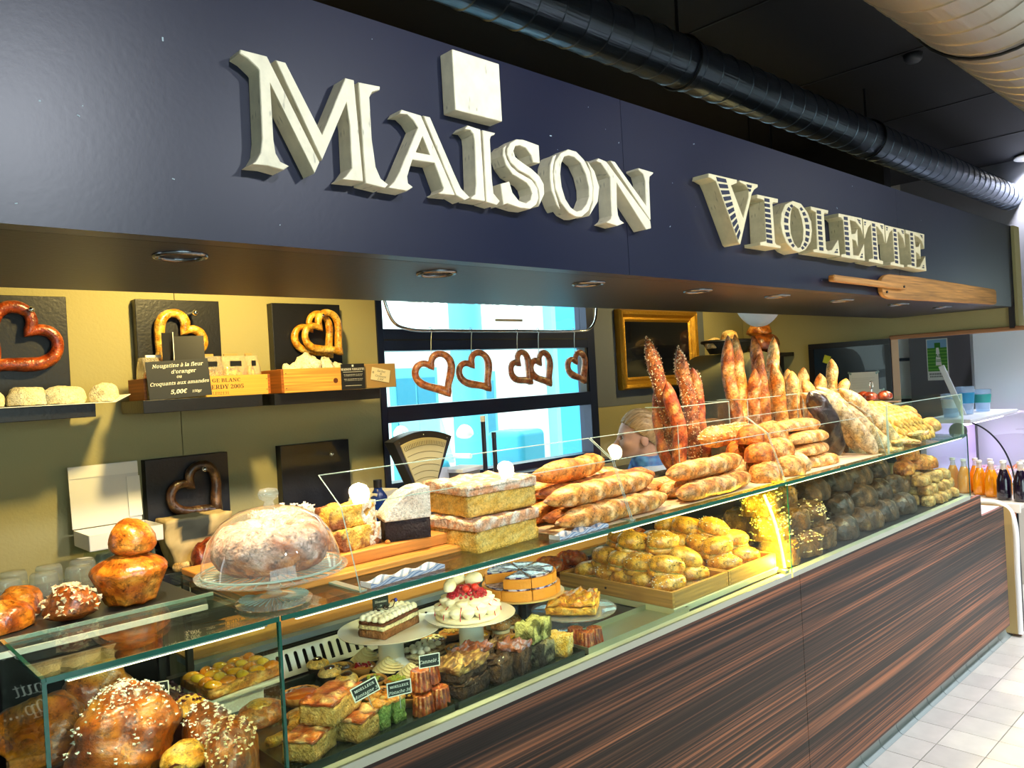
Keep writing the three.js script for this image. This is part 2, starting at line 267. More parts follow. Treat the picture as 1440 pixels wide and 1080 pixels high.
// ---------------------------------------------------------------- the lettering on the fascia (outlines in metres on the wall)
const MAISON = {
  M: [[[0.684,2.432,0.738,2.432,0.841,2.24,0.828,2.215,0.741,2.38,0.742,2.351,0.742,2.269,0.745,2.243,0.754,2.228,0.772,2.222,0.759,2.212,0.726,2.216,0.694,2.214,0.702,2.221,0.713,2.239,0.718,2.268,0.72,2.4,0.717,2.404,0.698,2.418,0.682,2.424]],[[0.756,2.429,0.777,2.429,0.85,2.298,0.914,2.429,0.935,2.429,0.944,2.214,0.892,2.212,0.901,2.219,0.917,2.239,0.918,2.329,0.913,2.377,0.847,2.245]],[[0.946,2.427,1.001,2.43,1.0,2.422,0.98,2.413,0.972,2.4,0.972,2.309,0.978,2.25,0.989,2.227,1.008,2.216,0.999,2.207,0.949,2.211]]],
  A: [[[1.056,2.39,1.109,2.387,1.197,2.215,1.153,2.213,1.148,2.215,1.159,2.221,1.163,2.228,1.141,2.283,1.078,2.281,1.061,2.241,1.062,2.226,1.075,2.219,1.058,2.208,1.007,2.209,1.024,2.224,1.038,2.245,1.098,2.357,1.086,2.372,1.07,2.382,1.048,2.379],[1.11,2.339,1.089,2.3,1.128,2.3]],[[1.116,2.388,1.135,2.388,1.198,2.267,1.216,2.235,1.243,2.215,1.226,2.207,1.2,2.216]]],
  I: [[[1.249,2.39,1.289,2.387,1.291,2.212,1.247,2.212,1.246,2.216,1.26,2.225,1.265,2.251,1.268,2.354,1.266,2.371,1.256,2.38,1.238,2.379]],[[1.296,2.387,1.338,2.387,1.335,2.382,1.323,2.376,1.319,2.367,1.318,2.271,1.321,2.235,1.341,2.218,1.329,2.207,1.295,2.211]]],
  S: [[[1.491,2.382,1.492,2.335,1.467,2.333,1.46,2.352,1.443,2.367,1.422,2.37,1.405,2.365,1.398,2.352,1.403,2.338,1.425,2.328,1.457,2.317,1.487,2.301,1.502,2.281,1.502,2.255,1.477,2.22,1.483,2.243,1.482,2.262,1.472,2.282,1.45,2.296,1.41,2.306,1.385,2.322,1.375,2.339,1.377,2.355,1.389,2.371,1.41,2.384,1.436,2.387]],[[1.374,2.364,1.368,2.347,1.373,2.328,1.386,2.312,1.41,2.3,1.458,2.287,1.477,2.267,1.48,2.242,1.47,2.224,1.446,2.21,1.412,2.209,1.365,2.215,1.352,2.21,1.346,2.262,1.377,2.272,1.386,2.245,1.407,2.227,1.432,2.224,1.449,2.234,1.456,2.251,1.45,2.267,1.438,2.277,1.39,2.292,1.369,2.312,1.36,2.334,1.363,2.354]]],
  O: [[[1.606,2.39,1.638,2.389,1.67,2.37,1.691,2.342,1.7,2.299,1.694,2.26,1.676,2.23,1.646,2.21,1.623,2.208,1.594,2.216,1.563,2.242,1.546,2.277,1.543,2.314,1.551,2.347,1.574,2.374],[1.607,2.373,1.588,2.367,1.574,2.345,1.568,2.317,1.571,2.283,1.583,2.252,1.602,2.232,1.626,2.223,1.647,2.229,1.668,2.247,1.682,2.271,1.683,2.297,1.673,2.332,1.654,2.36,1.629,2.372]],[[1.681,2.37,1.711,2.345,1.728,2.303,1.718,2.26,1.677,2.216,1.697,2.258,1.702,2.3,1.695,2.342]],[[1.557,2.368,1.544,2.362,1.531,2.336,1.527,2.301,1.531,2.268,1.548,2.233,1.56,2.22,1.543,2.267,1.539,2.298,1.542,2.333,1.55,2.354]]],
  N: [[[1.732,2.385,1.765,2.381,1.959,2.23,1.961,2.208,1.936,2.202,1.806,2.326,1.803,2.262,1.805,2.232,1.813,2.219,1.832,2.211,1.799,2.2,1.751,2.205,1.77,2.217,1.776,2.227,1.779,2.338,1.761,2.356,1.74,2.373,1.72,2.375]],[[1.783,2.386,1.804,2.386,1.942,2.274,1.945,2.349,1.937,2.369,1.915,2.378,1.916,2.384,1.988,2.381,1.986,2.376,1.968,2.365,1.964,2.347,1.961,2.234,1.957,2.234]]]
};
const VIOLETTE = {
  V: [[[2.273,2.415,2.448,2.417,2.445,2.405,2.407,2.392,2.475,2.288,2.519,2.368,2.52,2.393,2.501,2.406,2.463,2.412,2.465,2.418,2.587,2.419,2.586,2.409,2.56,2.397,2.542,2.38,2.446,2.195,2.435,2.2,2.33,2.372,2.313,2.394,2.279,2.401,2.268,2.401]]],
  I: [[[2.58,2.383,2.73,2.385,2.727,2.37,2.694,2.368,2.685,2.362,2.689,2.222,2.698,2.214,2.731,2.212,2.728,2.202,2.582,2.202,2.581,2.213,2.625,2.221,2.628,2.365,2.616,2.369,2.578,2.369]]],
  O: [[[2.843,2.391,2.907,2.388,2.955,2.362,2.984,2.327,2.988,2.289,2.971,2.246,2.926,2.212,2.87,2.197,2.822,2.204,2.776,2.227,2.75,2.261,2.74,2.296,2.751,2.334,2.782,2.37],[2.848,2.374,2.883,2.365,2.907,2.33,2.917,2.29,2.908,2.248,2.883,2.217,2.861,2.212,2.832,2.228,2.811,2.263,2.809,2.3,2.816,2.334,2.83,2.362]]],
  L: [[[2.987,2.386,3.14,2.387,3.136,2.372,3.108,2.373,3.099,2.365,3.102,2.228,3.118,2.222,3.154,2.228,3.217,2.275,3.225,2.208,2.992,2.208,2.991,2.217,3.024,2.224,3.03,2.367,2.989,2.373]]],
  E: [[[3.235,2.385,3.462,2.388,3.464,2.315,3.443,2.345,3.396,2.366,3.339,2.368,3.349,2.309,3.385,2.314,3.41,2.337,3.406,2.258,3.39,2.284,3.353,2.288,3.355,2.221,3.409,2.222,3.47,2.277,3.47,2.204,3.238,2.205,3.239,2.216,3.282,2.221,3.274,2.361,3.254,2.37,3.231,2.37]]],
  T: [[[3.474,2.386,3.701,2.386,3.699,2.299,3.68,2.339,3.629,2.365,3.61,2.367,3.623,2.225,3.633,2.218,3.668,2.216,3.666,2.2,3.514,2.204,3.515,2.214,3.561,2.221,3.555,2.37,3.522,2.353,3.478,2.299]]],
  T2: [[[3.71,2.382,3.936,2.383,3.941,2.297,3.919,2.339,3.874,2.363,3.853,2.365,3.864,2.214,3.912,2.213,3.91,2.2,3.752,2.203,3.754,2.215,3.801,2.223,3.795,2.368,3.757,2.35,3.714,2.298]]],
  E2: [[[3.956,2.383,4.198,2.383,4.187,2.309,4.159,2.346,4.115,2.362,4.063,2.367,4.074,2.309,4.113,2.314,4.137,2.336,4.132,2.257,4.114,2.277,4.074,2.285,4.069,2.21,4.117,2.217,4.194,2.274,4.2,2.2,3.955,2.207,3.957,2.216,4.008,2.221,4.0,2.363,3.954,2.366]]]
};
const LADDER = {
  V: [[[2.313,2.409,2.373,2.41,2.451,2.229,2.435,2.203],10],[[2.507,2.41,2.543,2.41,2.53,2.382,2.525,2.381],2]],
  I: [[[2.627,2.376,2.662,2.377,2.667,2.209,2.627,2.21],9]],
  L: [[[3.035,2.377,3.07,2.378,3.075,2.212,3.041,2.212],8],[[3.197,2.235,3.204,2.236,3.206,2.216,3.167,2.214],2]],
  E: [[[3.28,2.377,3.316,2.378,3.319,2.21,3.283,2.21],8],[[3.411,2.379,3.442,2.378,3.444,2.355,3.431,2.363],2],[[3.442,2.234,3.448,2.234,3.445,2.211,3.414,2.21],2]],
  T: [[[3.566,2.377,3.596,2.377,3.603,2.211,3.567,2.211],8],[[3.483,2.376,3.502,2.376,3.49,2.356,3.485,2.357],2],[[3.655,2.376,3.683,2.377,3.682,2.358,3.67,2.361],2]],
  T2: [[[3.805,2.375,3.836,2.375,3.84,2.208,3.805,2.209],8],[[3.722,2.375,3.74,2.374,3.73,2.356,3.724,2.355],2],[[3.897,2.375,3.924,2.375,3.924,2.357,3.913,2.36],2]],
  E2: [[[4.011,2.374,4.041,2.375,4.043,2.208,4.007,2.209],8],[[4.134,2.375,4.169,2.374,4.167,2.356,4.156,2.364],2],[[4.16,2.228,4.168,2.228,4.169,2.209,4.137,2.208],2]],
  O: []
};
const pairs = (a) => { const o = []; for (let i = 0; i < a.length; i += 2) o.push(new THREE.Vector2(a[i], a[i + 1])); return o; };
function outline(rings, depth, bevel, z) {
  const s = new THREE.Shape(pairs(rings[0])); for (const h of rings.slice(1)) s.holes.push(new THREE.Path(pairs(h)));
  return uvMetres(new THREE.ExtrudeGeometry(s, { depth: depth - bevel, bevelEnabled: bevel > 0, bevelThickness: bevel, bevelSize: bevel * 0.6, bevelOffset: -bevel * 0.6, bevelSegments: 1, curveSegments: 6 }).translate(0, 0, z));
}
const letterTex = dataTex(256, 256, (u, v) => { const a = 0.9 + 0.12 * vfbm(u, v, 8, 8, 71, 4) - 0.25 * smooth(0.78, 0.9, vfbm(u, v, 20, 5, 31, 3)); return [a, a * 0.985, a * 0.95]; }, true, [5, 5]);
const letterMat = std(0xe9e2cc, 0.6, { map: letterTex, bumpMap: grainBump, bumpScale: 0.0008 });
const letterMat2 = std(0xdcd2ae, 0.6, { map: letterTex, bumpMap: grainBump, bumpScale: 0.0008 });
for (const [k, pieces] of Object.entries(MAISON)) {
  const g = thing('sign_letter', `cream carved split-stroke letter ${k} of the word MAISON`, 'letter', [0, 0, 0]);
  pieces.forEach((rings) => part('stroke_piece', outline(rings, 0.047, 0.0022, FZ + 0.0018), letterMat, g));
}
solo('sign_square', 'plain cream square block above the letter I of MAISON', 'sign block', rbox(0.152, 0.145, 0.047, 0.003).translate(0, 0, 0), letterMat, [1.29, 2.493, FZ + 0.0237]);
const words = { T2: 'second T', E2: 'last E', T: 'first T', E: 'first E' };
for (const [k, pieces] of Object.entries(VIOLETTE)) {
  const g = thing('sign_letter', `cream letter with dark ladder inlay, the ${words[k] ?? k} of the word VIOLETTE`, 'letter', [0, 0, 0]);
  pieces.forEach((rings) => part('letter_body', outline(rings, 0.062, 0.002, FZ + 0.002), letterMat2, g));
  const cells = [], zf = FZ + 0.0652;
  const quad = (a, b, c, d) => { const s = new THREE.Shape([a, b, c, d]); cells.push(new THREE.ExtrudeGeometry(s, { depth: 0.0012, bevelEnabled: false }).translate(0, 0, zf - 0.0008)); };
  const mix2 = (p, q, t) => new THREE.Vector2(lerp(p.x, q.x, t), lerp(p.y, q.y, t));
  for (const [q, n] of LADDER[k] ?? []) { const [tl, tr, br, bl] = pairs(q); for (let i = 0; i < n; i++) { const a = (i + 0.05) / n, b = (i + 0.7) / n; quad(mix2(tl, bl, b), mix2(tr, br, b), mix2(tr, br, a), mix2(tl, bl, a)); } }
  if (k === 'O') { const cx = 2.864, cy = 2.293; for (let i = 0; i < 20; i++) { const a0 = (i + 0.05) / 20 * Math.PI * 2, a1 = (i + 0.68) / 20 * Math.PI * 2; if (Math.abs(Math.sin((a0 + a1) / 2)) > 0.93) continue; const e = (a, f) => new THREE.Vector2(cx + Math.cos(a) * (0.058 + 0.05 * f), cy + Math.sin(a) * (0.077 + 0.013 * f)); quad(e(a0, 0.25), e(a0, 0.85), e(a1, 0.85), e(a1, 0.25)); } }
  if (cells.length) { const m = part('ladder_inlay', merge(cells), std(0x1b2036, 0.6), g); m.userData.kind = 'stuff'; m.userData.label = 'dark ladder inlay'; }
}
{ // bread peel hung under VIOLETTE
  const g = thing('bread_peel', 'long worn wooden bread peel mounted on fascia under VIOLETTE', 'peel', [0, 0, 0]);
  const woodTex = dataTex(512, 128, (u, v) => { const a = 0.55 + 0.5 * vfbm(u, v, 4, 40, 61, 4); return [a, a * 0.86, a * 0.62]; }, true, [1.2, 4]);
  const m = std(0xd9b27c, 0.65, { map: woodTex });
  const s = new THREE.Shape(); s.moveTo(3.752, 2.085); s.quadraticCurveTo(3.735, 2.125, 3.752, 2.14); s.quadraticCurveTo(3.78, 2.165, 3.86, 2.168); s.lineTo(4.19, 2.172); s.lineTo(5.45, 2.16); s.quadraticCurveTo(5.482, 2.157, 5.481, 2.14); s.lineTo(5.478, 2.09); s.quadraticCurveTo(5.478, 2.076, 5.45, 2.075); s.lineTo(3.85, 2.06); s.quadraticCurveTo(3.77, 2.062, 3.752, 2.085);
  part('blade', uvMetres(new THREE.ExtrudeGeometry(s, { depth: 0.014, bevelEnabled: true, bevelSize: 0.004, bevelThickness: 0.004, bevelSegments: 2 }).translate(0, 0, FZ + 0.006)), m, g);
  part('handle', rbox(0.78, 0.028, 0.03, 0.008).rotateZ(-0.006).translate(3.585, 2.117, FZ + 0.036), m, g);
  for (const x of [3.79, 3.93]) part('screw', cyl(0.006, 0.006, 0.006, 10).rotateX(Math.PI / 2).translate(x, x < 3.9 ? 2.085 : 2.112, FZ + (x < 3.9 ? 0.027 : 0.053)), MAT.darkSteel, g);
}
// ---------------------------------------------------------------- the long counter
const DECK = 0.985, TOP = 1.33;
const ebonyTex = dataTex(1024, 1024, (u, v) => {
  const w = v + 0.007 * (vfbm(u, v, 2, 6, 11, 3) - 0.5);
  const a = vfbm(u, w, 1, 40, 21, 2), b = vfbm(u, w, 2, 150, 33, 3), c = vfbm(u, w, 1, 9, 47, 2);
  let t = clamp(0.32 * a + 0.75 * b + 0.4 * c - 0.25); t = smooth(0.28, 0.85, t);
  const k = vnoise(u, v, 4, 512, 55) * 0.08;
  return [0.05 + 0.56 * t + k, 0.034 + 0.335 * t + k, 0.042 + 0.205 * t + k * 0.9];
}, true, [0.42, 1.15]);
const ebony = phys(0xffffff, 0.42, { map: ebonyTex, specularIntensity: 0.6 });
{ const g = thing('counter_front', 'dark striped ebony veneer front of the long bakery counter', 'counter', [0, 0, 0]);
  part('veneer_panel', bx(-1.2, 2.858, 0.1, 0.962, FZ - 0.02, FZ), ebony, g);
  const s = new THREE.Shape([[2.861, 0.1], [5.48, 0.1], [5.48, 0.83], [5.058, 0.838], [5.058, 0.962], [2.861, 0.962]].map((p) => new THREE.Vector2(...p)));
  part('veneer_panel', uvMetres(new THREE.ExtrudeGeometry(s, { depth: 0.02, bevelEnabled: false }).translate(0, 0, FZ - 0.02)), ebony, g);
  part('carcass', merge([bx(-1.2, 5.04, 0.106, 0.955, -2.16, FZ - 0.022), bx(-1.2, 5.04, 0.002, 0.1058, -2.16, -1.548)]), MAT.black, g);
  part('carcass_end', bx(5.041, 5.47, 0.106, 0.81, -2.0, FZ - 0.022), std(0x8f7d66, 0.6), g);
  part('end_shelf', bx(5.041, 5.475, 0.811, 0.832, -2.0, FZ - 0.0205), std(0xe8d8dc, 0.4), g);
}
// the three glazed cases
const railMat = std(0xbfc4b4, 0.4, { metalness: 0.4 });
function glazedCase(label, x0, x1, deckMat, topBack) {
  const g = thing('display_case', label, 'display case', [0, 0, 0]);
  part('deck', bx(x0, x1, 0.956, DECK - 0.003, -2.2, FZ - 0.03), deckMat, g);
  part('front_rail', bx(x0, x1, 0.9625, 0.983, FZ - 0.0295, FZ + 0.001), railMat, g);
  part('front_glass', bx(x0 + 0.003, x1 - 0.003, 0.983, 1.318, FZ - 0.006, FZ), MAT.caseGlass, g);
  part('top_glass', bx(x0, x1, 1.319, 1.328, topBack, FZ - 0.004), MAT.glass, g);
  part('front_edge', bx(x0, x1, 1.3185, 1.3285, FZ - 0.0035, FZ + 0.0005), MAT.edge, g);
  return g;
}
const cA = glazedCase('glazed counter case with clear end pane, full of big brioches', 0.31, 0.72, std(0x17181c, 0.4), -1.795);
part('end_glass', bx(0.303, 0.309, 0.97, 1.322, -1.80, FZ), MAT.glass, cA);
part('end_edge', bx(0.3025, 0.3095, 1.322, 1.3285, -1.795, FZ), MAT.edge, cA);
part('corner_edge', bx(0.303, 0.31, 0.97, 1.322, FZ - 0.003, FZ + 0.0015), MAT.edge, cA);
part('back_edge', bx(0.31, 0.72, 1.3195, 1.3275, -1.799, -1.7955), MAT.clearEdge, cA);
part('divider_glass', bx(0.717, 0.722, 0.986, 1.3182, -2.05, FZ - 0.0075), MAT.glass, cA);
part('divider_edge', bx(0.7165, 0.7225, 0.986, 1.3182, FZ - 0.0075, FZ - 0.0065), MAT.edge, cA);
part('post_edge', bx(0.7165, 0.7225, 0.983, 1.318, FZ - 0.0005, FZ + 0.001), MAT.edge, cA);
const cB = glazedCase('glazed counter case holding tarts, cakes and filled rolls', 0.725, 2.797, std(0x0e1116, 0.22), -2.08);
const cC = glazedCase('glazed counter case packed with dark country loaves', 2.803, 4.88, std(0x12161c, 0.4), -2.08);
part('end_glass', bx(4.8805, 4.8865, 0.97, 1.3285, -2.05, FZ), MAT.glass, cC);
part('corner_edge', bx(4.8805, 4.888, 0.97, 1.3285, FZ - 0.003, FZ + 0.0015), MAT.edge, cC);
part('divider_glass', bx(2.797, 2.8025, 0.986, 1.3182, -2.05, FZ - 0.0075), MAT.glass, cC);
part('divider_edge', bx(2.7965, 2.803, 0.983, 1.3182, FZ - 0.001, FZ + 0.0012), MAT.edge, cC);
for (const [c, a, b] of [[cA, 0.31, 0.71], [cB, 0.74, 2.78], [cC, 2.82, 4.86]]) { part('back_rail', bx(a, b, DECK - 0.002, 1.03, -2.2, -2.17), MAT.darkSteel, c); for (const x of [a + 0.02, b - 0.02]) part('shelf_bracket', bx(x - 0.008, x + 0.008, 1.03, 1.3185, -2.18, -2.165).translate(0, 0, 0.1), MAT.darkSteel, c); }
part('back_panel', bx(1.2, 2.78, 1.083, 1.31, -2.305, -2.302), std(0x10141f, 0.4), cB); part('back_panel', bx(2.82, 4.86, 0.99, 1.31, -2.235, -2.23), std(0x0d1016, 0.5), cC);
// slotted white vent along the back of the middle case
{ const v = new THREE.Shape(); const W = 0.95, Hh = 0.075; v.moveTo(0, 0); v.lineTo(W, 0); v.lineTo(W, Hh); v.lineTo(0, Hh); v.closePath();
  for (let i = 0; i < 34; i++) { const x = 0.02 + i * 0.0272, p = new THREE.Path(); p.moveTo(x, 0.014); p.lineTo(x + 0.012, 0.014); p.lineTo(x + 0.012, 0.058); p.absarc(x + 0.006, 0.058, 0.006, 0, Math.PI); p.closePath(); v.holes.push(p); }
  part('vent_grille', new THREE.ExtrudeGeometry(v, { depth: 0.003, bevelEnabled: false, curveSegments: 4 }).rotateX(-0.5).translate(0.78, DECK, -2.04), std(0xcfd2cf, 0.5), cB);
  part('vent_back', bx(0.78, 1.73, DECK, 1.055, -2.092, -2.086), MAT.black, cB);
  part('staff_ledge', bx(0.78, 2.75, 1.058, 1.075, -2.22, -2.095), std(0x6f7f93, 0.35), cB); part('ledge_wood', bx(0.78, 2.75, 1.0755, 1.082, -2.3, -2.13), std(0x9a6f3e, 0.5), cB); }
// lights of the cases: a thin strip under the front edge of the top glass, and a bright upright strip at the divider; the strip over the country loaves is added to brighten them
const ledMat = std(0xffffff, 0.4, { emissive: RGB(0xffe6ad), emissiveIntensity: 5 });
for (const [i, [x0, x1, I]] of [[0.34, 0.70, 70], [0.76, 1.76, 80], [1.78, 2.76, 60], [2.83, 4.85, 16]].entries()) {
  const g = thing('strip_light', ['short light strip under the glass above the brioches', 'long light strip under the glass above the tarts', 'long light strip under the glass above the filled rolls', 'longest light strip, added fill, dimmer, under the glass above the country loaves'][i], 'strip light', [(x0 + x1) / 2, 1.3115, FZ - 0.02]);
  part('housing', box(x1 - x0, 0.006, 0.014).translate(0, 0.003, 0), MAT.steel, g); part('tube', box(x1 - x0 - 0.01, 0.003, 0.009).translate(0, -0.0015, 0), ledMat, g);
  const L = new THREE.RectAreaLight(RGB(0xffe0a0), I, x1 - x0, 0.012); L.position.set((x0 + x1) / 2, 1.3075, FZ - 0.02); L.lookAt((x0 + x1) / 2, 0.9, FZ - 0.26); scene.add(L);
}
{ const g = thing('upright_light_strip', 'glowing yellow upright strip light on the divider between cases', 'strip light', [0, 0, 0]);
  const m = std(0xffffff, 0.4, { emissive: RGB(0xffc81c), emissiveIntensity: 16 });
  part('tube', tube([[2.787, 1.275, -1.565], [2.787, 1.2, -1.535], [2.787, 1.1, -1.51], [2.787, 1.0, -1.495]], 0.006, 24, 8), m, g);
  part('holder', rbox(0.03, 0.012, 0.04, 0.003).translate(2.78, 0.99, -1.5), MAT.steel, g);
  for (const [y, z] of [[1.23, -1.548], [1.12, -1.514], [1.02, -1.497]]) { const p = new THREE.PointLight(RGB(0xffc530), 0.9, 0, 2); p.position.set(2.787, y, z); p.castShadow = true; p.shadow.radius = 0.5; scene.add(p); }
}
// acrylic guards standing on the top glass, leaning back
{ const seg = (x0, x1, label, endL) => {
    const g = thing('sneeze_guard', label, 'sneeze guard', [0, 0, 0]);
    const pane = (p, q, name) => { const a = V3(0, p[0], p[1]), b = V3(0, q[0], q[1]), d = b.clone().sub(a), gg = new THREE.BoxGeometry(x1 - x0, d.length(), 0.004).rotateX(Math.atan2(d.z, d.y)).translate((x0 + x1) / 2, (p[0] + q[0]) / 2, (p[1] + q[1]) / 2); return part(name, gg, MAT.acrylic, g); };
    const a = [TOP, -1.483], b = [1.512, -1.545], c = [1.578, -1.635]; pane(a, b, 'lower_pane'); pane(b, c, 'upper_pane');
    part('top_edge', rod([x0, c[0], c[1]], [x1, c[0], c[1]], 0.0014, 6), MAT.clearEdge, g); part('fold_edge', rod([x0, b[0], b[1]], [x1, b[0], b[1]], 0.0014, 6), MAT.clearEdge, g);
    for (const x of endL ? [x0, x1] : [x1]) { part('side_edge', rod([x, ...a], [x, ...b], 0.0014, 6), MAT.clearEdge, g); part('side_edge', rod([x, ...b], [x, ...c], 0.0014, 6), MAT.clearEdge, g); }
    if (endL) part('foot', bx(x0 + 0.001, x0 + 0.02, TOP - 0.001, TOP + 0.003, -1.62, -1.49), MAT.clearEdge, g); };
  seg(0.915, 1.86, 'clear folded guard in front of the sliced sponge cakes', true); seg(1.868, 2.80, 'clear folded guard in front of the baguette pile', true); seg(2.808, 3.77, 'clear folded guard in front of the stacked ciabatta', true);
}
{ const g = thing('glass_box', 'upright clear glass box around the breadstick pile on counter', 'glass box', [0, 0, 0]);
  part('front_pane', bx(3.80, 4.85, TOP, 1.555, -1.486, -1.48), MAT.glass, g); part('end_pane', bx(4.845, 4.851, TOP, 1.555, -2.0, -1.487), MAT.glass, g);
  for (const x of [3.797, 4.848]) part('corner_edge', bx(x, x + 0.006, TOP, 1.5555, -1.487, -1.479), MAT.clearEdge, g); part('top_edge', bx(3.80, 4.85, 1.5555, 1.5585, -1.487, -1.479), MAT.clearEdge, g); }
// ---------------------------------------------------------------- shapes of dough
// a closed skin: pos(u, a) for u along 0..1 and a round 0..2pi; col(v, u, a)
function skin(nu, nv, pos, col) {
  const P = [], idx = [], C = [];
  for (let i = 0; i <= nu; i++) for (let j = 0; j < nv; j++) { const u = i / nu, a = j / nv * Math.PI * 2, v = pos(u, a); P.push(v.x, v.y, v.z); if (col) C.push(...col(v, u, a)); }
  for (let i = 0; i < nu; i++) for (let j = 0; j < nv; j++) { const k = (j + 1) % nv, a = i * nv + j, b = i * nv + k, c = (i + 1) * nv + j, d = (i + 1) * nv + k; idx.push(a, c, b, b, c, d); }
  const g = new THREE.BufferGeometry(); g.setAttribute('position', new THREE.Float32BufferAttribute(P, 3)); if (col) g.setAttribute('color', new THREE.Float32BufferAttribute(C, 3));
  let vol = 0; const at3 = (i) => V3(P[3 * i], P[3 * i + 1], P[3 * i + 2]); for (let i = 0; i < idx.length; i += 3) vol += at3(idx[i]).dot(at3(idx[i + 1]).cross(at3(idx[i + 2])));
  if (vol < 0) for (let i = 0; i < idx.length; i += 3) { const t = idx[i]; idx[i] = idx[i + 1]; idx[i + 1] = t; }
  g.setIndex(idx); g.computeVertexNormals(); return facetUv(g);
}
const CR = { brioche: ramp(0xf6bd58, 0xe48f28, 0xbf5f15, 0x7d330a), gold: ramp(0xffdfa0, 0xf0aa4c, 0xcf7424, 0x8f4412), brown: ramp(0xe2a055, 0xbc6a26, 0x85400f, 0x482009), pale: ramp(0xfbe6bd, 0xe8c583, 0xcf9a4e, 0xa86a2c), dark: ramp(0x9a7448, 0x5c3d20, 0x352010, 0x180e0a), yellow: ramp(0xffe9a2, 0xf6c24a, 0xdf9320, 0xb5651a), rye: ramp(0xbd9a68, 0x80592f, 0x4e321a, 0x2a1a10), red: ramp(0xe09a52, 0xb8531d, 0x8a3210, 0x541a08) };
// loaf lying along x, base on y = 0
function loafGeo(L, W, H, o = {}) {
  const { seed = 1, slashes = 3, slant = 0.5, rough = 0.06, col = CR.gold, tone = 0.45, flour = 0, box = 0.85, cutTone = -0.25, depth = 0.16, nu = 30, nv = 20 } = o;
  const pow = (c, e) => Math.sign(c) * Math.abs(c) ** e;
  const cutAt = (x, z, up) => { if (!slashes || up < 0.1) return 0; const s = (x + z * slant + 1) / 2 * slashes, f = s - Math.floor(s); return smooth(0.3, 0.48, f) * (1 - smooth(0.52, 0.7, f)) * smooth(0.1, 0.45, up) * (1 - smooth(0.72, 0.98, Math.abs(x))); };
  let lo = 1; const raw = (u, a) => {
    const t = u * Math.PI, x = -Math.cos(t), rr = Math.sin(t), y = pow(Math.sin(a), box) * pow(rr, box), z = pow(Math.cos(a), box) * pow(rr, box);
    const n = fbm(x * 1.6 + seed * 7.1, y * 1.6, z * 1.6 + seed * 3.3, 3), k = 1 + rough * 2.2 * n - depth * cutAt(x, z, y);
    return V3(pow(x, 0.95) * L / 2 * (1 + rough * n), (y < -0.35 ? -0.35 - (y + 0.35) * 0.06 : y) * H * k, z * W / 2 * k);
  };
  return skin(nu, nv, (u, a) => { const v = raw(u, a); v.y += 0.385 * H; v.y *= 0.73; if (v.y < 0) v.y = 0; return v; }, (v, u, a) => {
    const x = -Math.cos(u * Math.PI), y = Math.sin(a) * Math.sin(u * Math.PI), z = Math.cos(a) * Math.sin(u * Math.PI);
    const n = fbm(v.x * 22 + seed, v.y * 22, v.z * 22, 3), c = cutAt(x, z, y); let k = col(tone + 0.85 * n + cutTone * c);
    if (flour) { const fl = smooth(0.05, 0.3, fbm(v.x * 30, v.y * 30 + seed, v.z * 30, 3) + flour - 0.3) * (1 - c) ; k = mixc(k, [0.78, 0.72, 0.6], fl * 0.75); }
    return k; });
}
// baguette along x: pointed, scored, slightly bent
function baguetteGeo(L, R, o = {}) {
  const { seed = 1, bend = 0.02, cuts = 5, col = CR.gold, tone = 0.45, tip = 0.55, flour = 0, nu = 40, nv = 14, wob = 0.1 } = o;
  const cut = (u, a) => { if (!cuts) return 0; const s = u * cuts + (a / Math.PI - 0.5) * 0.75, f = s - Math.floor(s); return smooth(0.2, 0.42, f) * (1 - smooth(0.6, 0.82, f)) * smooth(0.35, 0.85, Math.sin(a)) * smooth(0.03, 0.1, u) * (1 - smooth(0.9, 0.97, u)); };
  return skin(nu, nv, (u, a) => {
    const e = Math.min(u, 1 - u) * 2, r = R * Math.pow(Math.sin(Math.min(1, e / tip) * Math.PI / 2), 0.75) * (1 + wob * fbm(u * 9 + seed * 5, Math.cos(a), Math.sin(a), 2)) * (1 - 0.2 * cut(u, a) + 0.14 * cut(u, a + 0.5));
    const x = (u - 0.5) * L + 0.004 * N3(u * 4, seed, 0);
    return V3(x, Math.max(0, R * 0.9 + Math.sin(a) * r * 0.9), bend * Math.sin(u * Math.PI) + 0.012 * N3(u * 3, seed * 1.7, 2) + Math.cos(a) * r);
  }, (v, u, a) => { let k = col(tone + 0.9 * fbm(v.x * 20 + seed * 3, v.y * 30, v.z * 30, 3) - 0.4 * cut(u, a)); if (flour) k = mixc(k, [0.8, 0.73, 0.58], 0.7 * smooth(0, 0.25, fbm(v.x * 25, v.y * 40 + seed, v.z * 40, 3) + flour - 0.3)); return k; });
}
// round bun, base on y = 0
function bunGeo(W, H, o = {}) {
  const { seed = 1, col = CR.gold, tone = 0.4, rough = 0.06, n = 20, D = W } = o;
  return skin(n, n, (u, a) => { const t = u * Math.PI, y = -Math.cos(t), r = Math.sin(t), k = 1 + rough * 2 * fbm(Math.cos(a) * r + seed * 4, y, Math.sin(a) * r, 3); return V3(Math.cos(a) * r * W / 2 * k, Math.max(0, (y < 0 ? y * 0.45 : y) * H * 0.69 * k + H * 0.31), -Math.sin(a) * r * D / 2 * k); },
    (v) => col(tone + 0.9 * fbm(v.x * 24 + seed, v.y * 24, v.z * 24, 3)));
}
